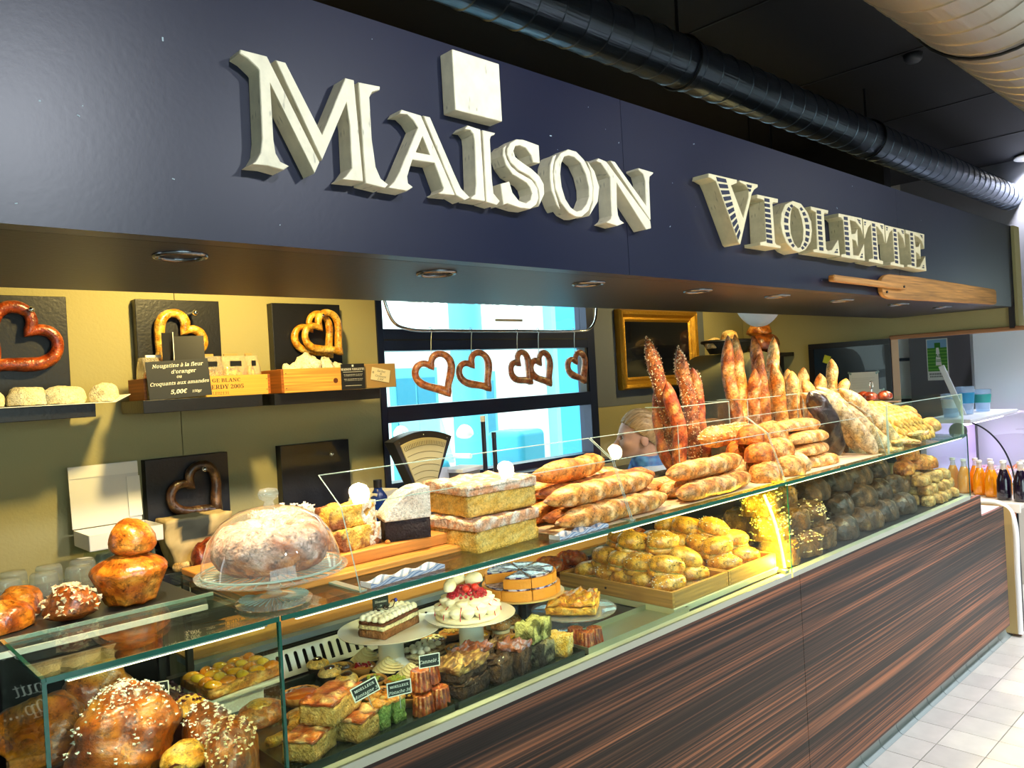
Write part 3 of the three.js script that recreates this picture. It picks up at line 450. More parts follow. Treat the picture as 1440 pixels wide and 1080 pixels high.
// seeds or sugar strewn over a skin
function strew(g, count, seed, size, up = 0.15, lift = 0, keep) {
  const r = rng(seed), p = g.attributes.position, n = g.attributes.normal, gs = [], s = new THREE.TetrahedronGeometry(size, 0), q = new THREE.Quaternion();
  for (let tries = 0; gs.length < count && tries < count * 8; tries++) { const i = Math.floor(r() * p.count); if (n.getY(i) < up) continue; const v = V3().fromBufferAttribute(p, i), j = Math.floor(r() * p.count), w = V3().fromBufferAttribute(p, j); if (v.distanceTo(w) < 0.03) v.lerp(w, r() * 0.5); if (keep && !keep(v)) continue; v.x += (r() - 0.5) * size * 3; v.z += (r() - 0.5) * size * 3; const h = s.clone().scale(1.5, 0.7, 1).rotateX(r() * 3).rotateY(r() * 6).translate(v.x, v.y + lift, v.z); gs.push(h); }
  return gs.length ? mergeGeometries(gs) : s;
}
const seedMat = std(0xe9d8ae, 0.7), poppyMat = std(0x2a2420, 0.7), sugarMat = std(0xf7f3e8, 0.5), darkSeed = std(0x5a4226, 0.7);
// heart shaped pretzel standing in the xy plane, point down, hung at the cleft (0, 0)
function heartPts(w, h) { const o = []; for (let i = 0; i <= 28; i++) { const t = i / 28 * Math.PI * 2, x = 16 * Math.sin(t) ** 3, y = 13 * Math.cos(t) - 5 * Math.cos(2 * t) - 2 * Math.cos(3 * t) - Math.cos(4 * t); o.push([x / 32 * w, (y - 5) / 29 * h]); } return o; }
function heartGeo(w, h, R, o = {}) {
  const { seed = 1, col = CR.red, tone = 0.5, turn = 0 } = o; const pts = heartPts(w, h).slice(0, 28).map(([x, y]) => V3(x * Math.cos(turn) - y * Math.sin(turn), x * Math.sin(turn) + y * Math.cos(turn), 0));
  const c = new THREE.CatmullRomCurve3(pts, true, 'centripetal'), n = 72, P = c.getSpacedPoints(n), Tn = []; for (let i = 0; i <= n; i++) Tn.push(P[(i + 1) % n].clone().sub(P[(i - 1 + n) % n]).normalize());
  return skin(n, 12, (u, a) => { const i = Math.round(u * n) % n, r = R * (0.85 + 0.25 * Math.sin(u * Math.PI) + 0.25 * N3(u * 8 + seed * 3, 0, seed)), p = P[i], t = Tn[i]; return V3(p.x - t.y * Math.cos(a) * r, p.y + t.x * Math.cos(a) * r, R + Math.sin(a) * r * 0.95); },
    (v) => col(tone + 0.9 * fbm(v.x * 26 + seed, v.y * 26, v.z * 26, 3)));
}
// cakes: slab with its own layers
function slab(w, h, d, seed, rough = 0.003, seg = 10) {
  return (cols) => sculpt(new THREE.BoxGeometry(w, h, d, seg, 5, seg), (v) => { const k = fbm(v.x * 40 + seed, v.y * 40, v.z * 40, 2) * rough * 2.2; const e = V3(v.x / (w / 2), v.y / (h / 2), v.z / (d / 2)); v.x += k - 0.0025 * e.x * (Math.abs(e.y) > 0.95 ? 1 : 0); v.y += k * (e.y > 0.9 ? 2.2 : 0.3); v.z += k; v.y += h / 2; if (v.y < 0.0004) v.y = 0; }, (v, n) => cols(v, n));
}
const speck = (v, f, s) => fbm(v.x * f + s, v.y * f, v.z * f, 3);
// little black price card with chalk lettering, standing on a prong
const cardBack = std(0x14181a, 0.6);
function priceCard(label, lines, pos, rot, w = 0.055, h = 0.034, border = true, prong = 0.03) {
  const g = thing('price_card', label, 'price card', pos, rot);
  const t = canvasTex(256, Math.round(256 * h / w), (x, W, Hh) => { x.fillStyle = '#14201c'; x.fillRect(0, 0, W, Hh); if (border) { x.strokeStyle = '#f2f0e4'; x.lineWidth = 12; x.strokeRect(6, 6, W - 12, Hh - 12); } x.fillStyle = '#fbfaf0'; x.textAlign = 'center'; lines.forEach(([s, y, size, st = 'italic']) => { x.font = `${st} ${Math.round(size * 0.86)}px serif`; x.fillText(s, W / 2, y * Hh); }); });
  const face = std(0xffffff, 0.6, { map: t });
  part('card', new THREE.BoxGeometry(w, h, 0.0016), [cardBack, cardBack, cardBack, cardBack, face, cardBack], g, [0, prong + h / 2, 0]);
  part('prong', cyl(0.0012, 0.0012, prong, 6), MAT.steel, g, [0, prong / 2, -0.001]); return g;
}
// ---------------------------------------------------------------- things standing on the top glass
const SH = TOP - 0.0015;                // upper face of the top glass
function stick(name, label, category, geo, mat, a, b, group, extra) {
  const A = V3(...a), d = V3(...b).sub(A).normalize(), g = extra ? thing(name, label, category, [0, 0, 0], 0, group) : solo(name, label, category, geo, mat, [0, 0, 0], 0, group);
  if (extra) { part('crust', geo, mat, g); extra(g); }
  const mid = A.clone().add(V3(...b)).multiplyScalar(0.5); g.position.copy(mid);
  let z = V3(0.35, 0, 1); z.addScaledVector(d, -z.dot(d)).normalize(); const y = z.clone().cross(d);
  g.quaternion.setFromRotationMatrix(new THREE.Matrix4().makeBasis(d, y, z)); return g;
}
const oakTex = dataTex(512, 256, (u, v) => { const a = 0.6 + 0.42 * vfbm(u, v, 3, 48, 81, 4) + 0.08 * vfbm(u, v, 2, 6, 12, 2); return [a * 0.98, a * 0.8, a * 0.52]; }, true, [1.6, 3]);
const oak = std(0xe6bf82, 0.55, { map: oakTex });
solo('serving_board', 'broad oak board lying under the domed cake and sponges', 'board', rbox(0.62, 0.016, 0.42, 0.004).translate(0, 0.008, 0), oak, [1.05, SH, -1.83]);
solo('cake_board', 'thick oak plank carrying the cut marble cakes', 'board', rbox(0.40, 0.03, 0.24, 0.004).translate(0, 0.015, 0), oak, [1.135, SH + 0.0165, -1.79]);
const solidGlass = phys(0xf4fbff, 0.03, { transmission: 0.86, thickness: 0, ior: 1.6 });
{ const P = [0.765, SH, -1.585], g = thing('cake_stand', 'clear pressed glass pedestal cake stand under the dome', 'cake stand', P);
  const flute = (r0, r1, y) => { const o = []; for (let i = 0; i < 36; i++) { const a = i / 36 * Math.PI * 2; o.push(rod([Math.cos(a) * r0, y + 0.002, Math.sin(a) * r0], [Math.cos(a) * r1, y, Math.sin(a) * r1], 0.0016, 4)); } return merge(o); };
  part('foot', lathe([[0, 0], [0.078, 0], [0.08, 0.006], [0.05, 0.013], [0.02, 0.02], [0, 0.02]], 36), solidGlass, g);
  part('stem', lathe([[0, 0.02], [0.018, 0.02], [0.011, 0.032], [0.013, 0.045], [0.03, 0.056], [0, 0.056]], 24), solidGlass, g);
  part('plate', lathe([[0, 0.056], [0.05, 0.057], [0.14, 0.06], [0.156, 0.066], [0.158, 0.071], [0.14, 0.067], [0, 0.064]], 48), solidGlass, g);
  part('plate_flutes', flute(0.06, 0.15, 0.067), MAT.clearEdge, g); part('foot_flutes', flute(0.03, 0.072, 0.012), MAT.clearEdge, g);
  const d = thing('glass_dome', 'clear glass dome with knob covering the ring cake', 'dome', [P[0], P[1] + 0.0725, P[2]]);
  part('bell', lathe([[0.143, 0], [0.1445, 0.002], [0.14, 0.03], [0.126, 0.07], [0.1, 0.103], [0.065, 0.124], [0.02, 0.133], [0.0, 0.134]], 48), phys(0xffffff, 0.02, { transmission: 0.93, thickness: 0, ior: 1.6 }), d);
  part('rim', new THREE.TorusGeometry(0.1435, 0.0025, 8, 48).rotateX(Math.PI / 2).translate(0, 0.002, 0), MAT.clearEdge, d);
  part('knob', lathe([[0, 0.133], [0.012, 0.134], [0.009, 0.143], [0.019, 0.15], [0.022, 0.16], [0.017, 0.169], [0, 0.172]], 24), phys(0xeef6fa, 0.03, { transmission: 0.9, thickness: 0, ior: 1.6 }), d);
  const c = thing('ring_cake', 'sugar-dusted ring cake with deep flutes under the glass dome', 'cake', [P[0], P[1] + 0.0715, P[2]]);
  part('cake', skin(40, 48, (u, a) => { const t = u * Math.PI * 2, fl = 1 + 0.05 * Math.cos(a * 14 + 3 * Math.sin(t)), R = 0.075, r = 0.043; return V3(Math.cos(a) * (R + Math.cos(t) * r * 1.05 * fl), Math.max(0, 0.045 + Math.sin(t) * 0.053 * (Math.sin(t) < 0 ? 0.85 : 1) * fl + 0.004 * fbm(Math.cos(a) * 6, Math.sin(a) * 6, t, 2)), -Math.sin(a) * (R + Math.cos(t) * r * 1.05 * fl)); },
    (v, u, a) => { const n = fbm(v.x * 40, v.y * 40, v.z * 40, 3), d2 = smooth(-0.12, 0.22, fbm(v.x * 18 + 4, v.y * 18, v.z * 18, 3) + (v.y - 0.045) * 7); return mixc(CR.brown(0.35 + n), [0.86, 0.74, 0.68], d2 * 0.85); }), MAT.crust, c);
}
{ // cut cakes on the boards
  const spongeY = ramp(0xf7dd84, 0xe9b94a, 0xd49a30), white = [0.9, 0.86, 0.74];
  const coco = thing('sponge_block', 'block of yellow sponge with shredded white topping behind the dome', 'cake', [1.0, SH + 0.017, -1.985], 0.25);
  const g0 = slab(0.15, 0.085, 0.1, 3)((v) => spongeY(0.4 + speck(v, 60, 2))); part('sponge', g0, MAT.crumb, coco);
  const g1 = slab(0.156, 0.022, 0.106, 5, 0.006)(() => [0.88, 0.84, 0.66]); part('icing', g1, MAT.crumb, coco, [0, 0.0855, 0]); part('coconut', strew(g1, 260, 6, 0.004, 0.5), sugarMat, coco, [0, 0.0855, 0]).userData.kind = 'stuff';
  const mb = (lab, pos, ry, s) => { const g = thing('marble_cake', lab, 'cake', pos, ry); part('cake', slab(0.13, 0.052, 0.07, s)((v) => { const b = smooth(-0.1, 0.1, Math.sin(v.x * 28 + s) * 0.2 + speck(v, 18, s) * 1.4 + (v.y - 0.028) * 6); return mixc([0.26, 0.085, 0.03], spongeY(0.4 + speck(v, 60, s)), b); }), MAT.crumb, g); part('icing', slab(0.04, 0.0535, 0.0715, s + 1)((v) => mixc(white, CR.gold(0.4), smooth(0.1, 0.3, speck(v, 60, 9)))), MAT.crumb, g, [0.047, 0.0003, 0]); return g; };
  mb('cut slab of marble cake lying flat on the oak plank', [1.055, SH + 0.047, -1.735], 0.2, 2); mb('marble cake piece with white icing end, stacked on another slab', [1.05, SH + 0.1008, -1.755], 0.05, 7);
  const m = thing('meringue_cake', 'half dome cake, black chocolate base under speckled white meringue', 'cake', [1.205, SH + 0.047, -1.72], -0.35);
  const prof = (k, h0, h1) => { const s = new THREE.Shape(); s.moveTo(-0.06, h0); for (let i = 0; i <= 14; i++) { const x = -0.06 + 0.118 * i / 14, y = 0.045 + 0.085 * Math.pow(Math.sin(Math.min(1, (i + 1) / 13) * Math.PI / 2), 0.8); s.lineTo(x, h1 ?? y); } s.lineTo(0.058, h0); return s; };
  part('chocolate_base', sculpt(new THREE.ExtrudeGeometry(prof(1, 0, 0.055), { depth: 0.085, bevelEnabled: false, steps: 4 }), (v) => { v.z -= 0.04; }, (v) => mixc([0.02, 0.014, 0.018], [0.06, 0.035, 0.03], smooth(-0.1, 0.4, speck(v, 50, 3)))), MAT.crumb, m);
  part('meringue', sculpt(new THREE.ExtrudeGeometry(prof(1, 0.0555), { depth: 0.09, bevelEnabled: true, bevelSize: 0.003, bevelThickness: 0.004, steps: 5 }), (v) => { v.z -= 0.044; v.y += 0.003 * fbm(v.x * 50, v.z * 50, 2, 2); }, (v) => mixc([0.87, 0.82, 0.72], [0.5, 0.26, 0.14], smooth(0.15, 0.4, speck(v, 110, 7)))), MAT.crumb, m);
  const slabCake = (lab, pos, ry, s) => { const g = thing('sponge_slab', lab, 'cake', pos, ry); part('sponge', slab(0.235, 0.055, 0.2, s)((v, n) => mixc(spongeY(0.35 + speck(v, 60, s)), [0.6, 0.3, 0.12], n.z < -2 ? 1 : smooth(0.2, 0.5, speck(v, 20, s)) * 0.3)), MAT.crumb, g);
    part('crust_top', sculpt(new THREE.BoxGeometry(0.243, 0.022, 0.207, 26, 3, 22), (v) => { const e = Math.max(Math.abs(v.x) / 0.1215, Math.abs(v.z) / 0.1035); const up = v.y > 0; v.y += 0.011 + (up ? 0.014 * (0.5 + fbm(v.x * 22 + s, 1, v.z * 22, 2)) : 0); if (!up && e > 0.97) v.y += 0.001; }, (v) => mixc([0.82, 0.42, 0.22], [0.95, 0.85, 0.72], smooth(-0.15, 0.2, speck(v, 34, s + 3)))), MAT.crumb, g, [0, 0.0553, 0]); return g; };
  slabCake('lower slab of golden sponge with crinkled pink-brown top', [1.425, SH + 0.001, -1.66], 0.06, 4); slabCake('upper slab of golden sponge resting across the lower sponge slab', [1.44, SH + 0.0905, -1.68], -0.05, 9);
  solo('cake_crumb', 'small crumb fallen beside the marble cake', 'crumb', bunGeo(0.014, 0.009, { seed: 3, n: 8 }), MAT.crumb, [1.13, SH + 0.047, -1.69]);
}
{ // striped strips by the front edge, standing in for reflections on the glass
  const t = canvasTex(256, 64, (x, W, Hh) => { x.fillStyle = '#c3cddb'; x.fillRect(0, 0, W, Hh); x.strokeStyle = '#6d8ab0'; x.lineWidth = 9; for (let i = -2; i < 9; i++) { x.beginPath(); x.moveTo(i * 32, Hh); x.lineTo(i * 32 + 48, 0); x.stroke(); } });
  const m = std(0xffffff, 0.6, { map: t }); const g = sculptStrip();
  function sculptStrip() { const q = new THREE.BoxGeometry(0.22, 0.006, 0.04, 22, 1, 4), p = q.attributes.position; for (let i = 0; i < p.count; i++) p.setY(i, p.getY(i) + 0.003 + 0.004 * (1 + Math.sin(p.getX(i) * 90)) * (p.getY(i) > 0 ? 1 : 0)); q.computeVertexNormals(); return q; }
  solo('striped_reflection', 'pale blue striped strip standing in for a glass reflection in front of the oak plank', 'paper bag', g, m, [1.06, SH, -1.525], 0.06); solo('striped_reflection', 'pale blue striped strip standing in for a glass reflection in front of the baguette pile', 'paper bag', g, m, [1.66, SH, -1.512], 0.05);
}
{ // baguettes lying in a heap
  const lab = 'floury rustic baguette in the heap behind the clear guard', gr = 'heaped rustic baguettes';
  const kinds = [1, 2, 3, 4].map((s) => baguetteGeo(0.56, 0.037, { seed: s, bend: 0.02 * (s % 3 - 1), cuts: 4 + s % 2, tone: 0.28 + 0.06 * s, col: s === 2 ? CR.brown : CR.gold, flour: s % 2 ? 0.16 : 0.06, tip: 0.5 }));
  [[1.87, 0, -1.545, 0.03], [1.9, 0, -1.62, -0.02], [1.86, 0, -1.70, 0.02], [1.91, 0, -1.78, -0.03], [1.85, 0.062, -1.575, 0.06], [1.92, 0.064, -1.655, -0.05], [1.9, 0.064, -1.735, 0.03]].forEach(([x, y, z, ry], i) => solo('rustic_baguette', lab, 'baguette', kinds[i % 4], MAT.crust, [x, SH + 0.001 + y, z], [0, ry, 0], gr));
  solo('short_baguette', 'short plump baguette crowning the rustic heap', 'baguette', baguetteGeo(0.36, 0.038, { seed: 8, cuts: 3, bend: 0.03, tone: 0.5, tip: 0.6 }), MAT.crust, [1.79, SH + 0.129, -1.66], [0, 0.05, 0.03]);
  const lab2 = 'smooth golden baguette lying right of the rustic heap', gr2 = 'smooth golden baguettes';
  const k2 = [5, 6, 7].map((s) => baguetteGeo(0.5, 0.037, { seed: s, bend: 0.015, cuts: s === 6 ? 0 : 3, tone: 0.32, col: CR.gold, tip: 0.35, flour: 0.08 }));
  [[2.42, 0, -1.545, 0.04], [2.46, 0, -1.625, -0.03], [2.44, 0, -1.71, 0.02], [2.43, 0.064, -1.585, 0.03]].forEach(([x, y, z, ry], i) => solo('golden_baguette', lab2, 'baguette', k2[i % 3], MAT.crust, [x, SH + 0.001 + y, z], [0, ry, 0], gr2));
}
{ // scored and seeded small loaves
  const lab = 'plump scored loaf in the mound beyond the smooth baguettes', gr = 'mound of scored loaves';
  const ks = [loafGeo(0.19, 0.12, 0.075, { seed: 2, slashes: 6, slant: 0.1, tone: 0.5, col: CR.brioche, depth: 0.22 }), loafGeo(0.16, 0.11, 0.075, { seed: 4, slashes: 0, rough: 0.09, tone: 0.35, col: CR.gold, flour: 0.14 }), loafGeo(0.17, 0.12, 0.08, { seed: 5, slashes: 3, slant: 0.6, tone: 0.35, flour: 0.12 }), loafGeo(0.18, 0.12, 0.08, { seed: 6, slashes: 2, slant: 1.2, tone: 0.3, col: CR.pale, flour: 0.15 })];
  [[2.80, 0, -1.56, 0.2, 2], [2.98, 0, -1.56, -0.2, 1], [2.83, 0, -1.69, 0.1, 3], [3.0, 0, -1.70, 0.5, 2], [2.84, 0.07, -1.6, 0.3, 0], [3.0, 0.07, -1.62, -0.4, 1], [3.12, 0.0, -1.62, 1.3, 3], [2.94, 0.07, -1.74, 0.2, 0], [2.89, 0.135, -1.66, 0.25, 0], [3.04, 0.135, -1.66, -0.2, 1], [2.9, 0, -1.81, 0.1, 2], [3.07, 0.05, -1.8, 0.3, 3]].forEach(([x, y, z, ry, k]) => solo('scored_loaf', lab, 'loaf', ks[k], MAT.crust, [x, SH + 0.001 + y, z], ry, gr));
  const sg = baguetteGeo(0.42, 0.05, { seed: 12, cuts: 0, tone: 0.35, col: CR.gold, tip: 0.4 }), s = thing('seeded_loaf', 'long seed-crusted loaf lying behind the mound of scored loaves', 'loaf', [2.98, SH + 0.115, -1.84], 0.05);
  part('crust', sg, MAT.crust, s); part('seeds', strew(sg, 420, 4, 0.005, -0.1), seedMat, s).userData.kind = 'stuff';
  // ciabatta stack
  const cg = [3, 5, 8].map((q) => loafGeo(0.34, 0.11, 0.05, { seed: q, slashes: 0, rough: 0.05, tone: 0.25, col: CR.gold, flour: 0.12 }));
  [[3.3, 0, -1.6], [3.32, 0, -1.72], [3.29, 0.052, -1.62], [3.31, 0.052, -1.73], [3.29, 0.104, -1.63], [3.31, 0.105, -1.74], [3.28, 0.156, -1.67]].forEach(([x, y, z], i) => solo('ciabatta', 'flat golden ciabatta in the neat stack beside the dark loaf', 'bread', cg[i % 3], MAT.crust, [x, SH + 0.001 + y, z], 0.08 * (i % 3 - 1), 'stacked ciabatta'));
  solo('kraft_sheet', 'sheet of kraft paper under the breads along the counter', 'paper', box(2.2, 0.001, 0.5), std(0xd8c39a, 0.9), [2.7, SH + 0.0003, -1.76]);
  // dark upright loaf
  stick('charcoal_loaf', 'long black crusted loaf leaning upright beside the ciabatta', 'loaf', baguetteGeo(0.36, 0.05, { seed: 31, cuts: 3, col: CR.dark, tone: 0.95, tip: 0.4 }), MAT.glazed, [3.66, SH + 0.03, -1.66], [3.5, SH + 0.33, -1.7]);
  // pale baguettes leaning in a bundle
  const pg = [1, 2, 3].map((q) => baguetteGeo(0.46, 0.04, { seed: 40 + q, cuts: 3, col: CR.pale, tone: 0.2, tip: 0.45, flour: 0.1 }));
  for (let i = 0; i < 6; i++) { const dx = i * 0.075, zz = -1.60 - (i % 2) * 0.085; stick('pale_baguette', 'pale floury baguette in the slanting bundle beside the glass box', 'baguette', pg[i % 3], MAT.crust, [3.80 + dx * 0.9, SH + 0.04, zz + 0.03], [3.60 + dx, SH + 0.30 - 0.02 * (i % 3), zz - 0.1], 'pale slanting baguettes'); }
  for (let i = 0; i < 8; i++) solo('seed_cracker', 'rough seeded cracker slab piled in front of pale baguettes', 'cracker', slab(0.12, 0.014, 0.09, 50 + i, 0.004, 8)((v) => CR.pale(0.35 + speck(v, 50, i))), MAT.crust, [3.93 + 0.09 * (i % 4) + 0.02 * i, SH + 0.001 + 0.0165 * Math.floor(i / 2), -1.53 - 0.05 * (i % 2)], [0, i, 0], 'seeded crackers');
  // breadsticks in the glass box
  const bs = [1, 2, 3].map((q) => baguetteGeo(0.30, 0.018, { seed: 60 + q, cuts: 9, col: CR.yellow, tone: 0.45, tip: 0.2, wob: 0.35, nv: 10 }));
  for (let i = 0; i < 26; i++) { const x = 4.12 + (i % 9) * 0.045, row = Math.floor(i / 9); stick('twisted_breadstick', 'golden twisted breadstick heaped in the clear glass box', 'breadstick', bs[i % 3], MAT.crust, [x + 0.02 * row, SH + 0.02 + 0.037 * row, -1.53 - 0.02 * row], [x + 0.03, SH + 0.12 + 0.037 * row, -1.75 - 0.03 * row], 'twisted breadsticks'); }
  const rg = [1, 2].map((q) => bunGeo(0.12, 0.085, { seed: 70 + q, tone: 0.35, col: CR.gold, rough: 0.1 }));
  [[4.58, 0, -1.6], [4.68, 0, -1.72], [4.62, 0.07, -1.68], [4.74, 0.02, -1.62], [4.72, 0.09, -1.73]].forEach(([x, y, z], i) => solo('round_roll', 'round roll at the end of the glass box', 'roll', rg[i % 2], MAT.crust, [x, SH + 0.001 + y, z], i, 'rolls in the glass box'));
  const w = thing('wire_stand', 'wire cake stand with ring handle at the end of the counter', 'stand', [4.62, SH, -1.88]);
  part('pole', cyl(0.004, 0.004, 0.28, 8).translate(0, 0.14, 0), MAT.chrome, w); part('ring_handle', new THREE.TorusGeometry(0.022, 0.003, 8, 24).translate(0, 0.302, 0), MAT.chrome, w);
  part('tray', lathe([[0, 0.2], [0.14, 0.2], [0.15, 0.207], [0.15, 0.21], [0.14, 0.204], [0, 0.204]], 32), MAT.steel, w); part('base', lathe([[0, 0], [0.09, 0], [0.085, 0.008], [0, 0.008]], 28), MAT.chrome, w);
  [[-0.07, 0.02], [0.06, 0.05], [0.05, -0.07]].forEach(([dx, dz], i) => solo('small_brown_bun', 'shiny brown bun on the wire stand tray', 'bun', bunGeo(0.085, 0.055, { seed: 80 + i, col: CR.red, tone: 0.7 }), MAT.glazed, [4.62 + dx, SH + 0.2115, -1.88 + dz], i, 'buns on the wire stand'));
}
{ // clear bins of upright baguettes
  const bin = (lab, x0, x1) => { const g = thing('baguette_bin', lab, 'bin', [0, 0, 0]), y0 = SH, y1 = 1.625, z0 = -2.06, z1 = -1.9;
    part('front_pane', bx(x0, x1, y0, y1, z1 - 0.003, z1), MAT.acrylic, g); part('back_pane', bx(x0, x1, y0, y1, z0, z0 + 0.003), MAT.acrylic, g); part('side_pane', bx(x0, x0 + 0.003, y0, y1, z0 + 0.0031, z1 - 0.0031), MAT.acrylic, g); part('side_pane', bx(x1 - 0.003, x1, y0, y1, z0 + 0.0031, z1 - 0.0031), MAT.acrylic, g);
    part('rim', merge([rod([x0, y1, z1], [x1, y1, z1], 0.0022, 6), rod([x0, y1, z0], [x1, y1, z0], 0.0022, 6), rod([x0, y1, z0], [x0, y1, z1], 0.0022, 6), rod([x1, y1, z0], [x1, y1, z1], 0.0022, 6), rod([x0, y0, z1], [x0, y1, z1], 0.002, 6), rod([x1, y0, z1], [x1, y1, z1], 0.002, 6)]), MAT.clearEdge, g); };
  bin('clear acrylic bin of seeded and plain baguettes beside the woman', 2.72, 3.12); bin('clear acrylic bin holding the tallest baguettes', 3.28, 3.76); bin('clear acrylic bin of short fat baguettes in front of the blackboard', 3.82, 4.36);
  const geo = (L, s, o) => baguetteGeo(L, 0.032, { seed: s, cuts: 5, tip: 0.42, bend: 0.018 * (s % 3 - 1), wob: 0.16, ...o });
  const put = (i, name, lab, gr, xb, zb, xt, yt, zt, o, seeds) => { const L = Math.hypot(xt - xb, yt - SH - 0.01, zt - zb), g = geo(L, 90 + i, o); stick(name, lab, 'baguette', g, MAT.crust, [xb, SH + 0.004, zb], [xt, yt, zt], gr, seeds ? (t) => { part('seeds', strew(g, 800, i + 3, 0.0034, -1.1), darkSeed, t).userData.kind = 'stuff'; part('seeds', strew(g, 620, i + 13, 0.0034, -1.1), seedMat, t).userData.kind = 'stuff'; } : null); };
  put(1, 'seeded_baguette', 'tallest seed-covered baguette, tilted across the gold picture frame', null, 2.84, -1.96, 2.72, 1.93, -2.02, { cuts: 0, col: CR.brown }, 1);
  put(2, 'seeded_baguette', 'seed-covered baguette standing straight in the middle of the bin beside the woman', null, 2.92, -1.95, 2.91, 1.88, -2.0, { cuts: 0, col: CR.brown }, 1);
  put(3, 'seeded_baguette', 'sesame-coated baguette standing at the far side of the bin beside the woman', null, 3.05, -2.0, 3.08, 1.77, -2.02, { cuts: 0, col: CR.gold }, 1);
  [[2.79, -1.94, 2.735, 1.74, -1.95], [2.82, -2.01, 2.79, 1.75, -2.02], [2.97, -1.93, 2.95, 1.79, -1.96], [3.0, -2.01, 3.02, 1.76, -2.02]].forEach((p, i) => put(5 + i, 'upright_baguette', 'plain brown baguette standing in the bin beside the woman', 'plain baguettes beside the woman', ...p, { col: CR.red, tone: 0.4 }));
  [[3.36, -1.96, 3.31, 1.935, -2.0], [3.42, -2.0, 3.42, 1.94, -2.02], [3.58, -2.01, 3.60, 1.935, -2.03], [3.7, -1.97, 3.74, 1.925, -2.0], [3.53, -1.95, 3.56, 1.84, -1.98], [3.64, -1.93, 3.63, 1.79, -1.95], [3.46, -1.93, 3.44, 1.77, -1.94], [3.37, -2.03, 3.47, 1.76, -2.03]].forEach((p, i) => put(12 + i, 'tall_baguette', 'tall crusty baguette in the bin of the tallest baguettes', 'tallest baguettes', ...p, { col: i % 2 ? CR.gold : CR.brown, tone: 0.42, flour: i % 3 === 0 ? 0.2 : 0 }));
  [[3.9, -1.94, 3.83, 1.75, -1.95], [3.98, -2.01, 3.93, 1.76, -2.02], [4.02, -1.94, 4.0, 1.7, -1.97], [4.08, -2.02, 4.1, 1.76, -2.02], [4.15, -1.95, 4.18, 1.72, -1.97], [4.24, -2.0, 4.4, 1.79, -2.0], [4.28, -1.94, 4.46, 1.67, -1.95], [3.93, -2.0, 3.86, 1.66, -1.98]].forEach((p, i) => put(24 + i, 'short_fat_baguette', 'short fat golden baguette in the bin before the blackboard', 'short fat baguettes', ...p, { col: CR.gold, tone: 0.3, tip: 0.3, cuts: 2 }));
}
// brioches on the shelf behind the first case
const shelfA = thing('rear_shelf', 'dark shelf with pale edge behind the brioche case', 'shelf', [0, 0, 0]);
part('board', bx(-0.35, 0.71, 1.285, 1.312, -2.35, -1.81), std(0x2a2d2e, 0.3), shelfA); part('back_cabinet', bx(-0.33, 0.775, 0.99, 1.28, -2.34, -2.26), std(0x0c0d12, 0.3), shelfA); part('chrome_strip', bx(-0.1, 0.62, 1.215, 1.223, -2.2595, -2.255), MAT.chrome, shelfA); part('pale_edge', bx(-0.35, 0.71, 1.288, 1.3, -1.8095, -1.805), MAT.white, shelfA); for (const x of [-0.3, 0.66]) part('leg', bx(x, x + 0.03, 0.002, 0.989, -2.33, -2.29), MAT.darkSteel, shelfA);
{ const y = 1.3125;
  const tb = thing('topknot_brioche', 'tall glossy brioche with a round topknot on the rear shelf', 'brioche', [0.585, y, -1.93]);
  part('fluted_body', skin(24, 36, (u, a) => { const t = u, r = t < 0.62 ? lerp(0.05, 0.082, t / 0.62) : 0.082 * Math.cos((t - 0.62) / 0.38 * 1.45), fl = 1 + 0.05 * Math.cos(a * 9) * (1 - t * 0.6), k = t === 0 ? 0 : fl; return V3(Math.cos(a) * r * k, t * 0.12 + 0.006 * fbm(Math.cos(a) * 3, t * 3, Math.sin(a) * 3, 2) * (t > 0 ? 1 : 0), -Math.sin(a) * r * k); }, (v) => CR.brioche(0.5 + speck(v, 26, 1) * 0.9)), MAT.glazed, tb);
  part('topknot', bunGeo(0.1, 0.085, { seed: 4, col: CR.brioche, tone: 0.45, rough: 0.1 }), MAT.glazed, tb, [0.008, 0.105, 0]);
  const al = thing('almond_bun', 'round bun crusted with flaked almonds on the rear shelf', 'bun', [0.455, y, -1.9]); const ag = bunGeo(0.105, 0.075, { seed: 9, col: CR.brown, tone: 0.5, rough: 0.12 }); part('dough', ag, MAT.glazed, al); part('almonds', strew(ag, 160, 3, 0.0058, 0), seedMat, al).userData.kind = 'stuff';
  [[0.325, -1.93, 0.14, 5], [0.39, -2.06, 0.16, 6], [0.25, -1.9, 0.13, 7], [0.16, -2.02, 0.13, 8], [0.28, -2.08, 0.15, 11]].forEach(([x, z, w, s], i) => solo('butter_pastry', 'glossy folded butter pastry in the row on the rear shelf', 'pastry', loafGeo(w, 0.09, 0.06, { seed: s, slashes: 2, slant: 0.8, col: CR.brioche, tone: 0.5, depth: 0.25 }), MAT.glazed, [x, y, z], 0.3 + i, 'butter pastries on the rear shelf'));
  // upturned plastic cups behind
  const cup = lathe([[0.03, 0], [0.034, 0.002], [0.03, 0.05], [0.026, 0.056], [0, 0.057]], 20), cm = phys(0xdfe6e0, 0.08, { transmission: 0.85, thickness: 0 });
  for (let i = 0; i < 14; i++) solo('plastic_cup', 'clear upturned plastic cup in the rows behind the pastries', 'cup', cup, cm, [0.08 + (i % 7) * 0.078 + (i > 6 ? 0.03 : 0), y, -2.2 - (i > 6 ? 0.085 : 0)], 0, 'upturned plastic cups');
}
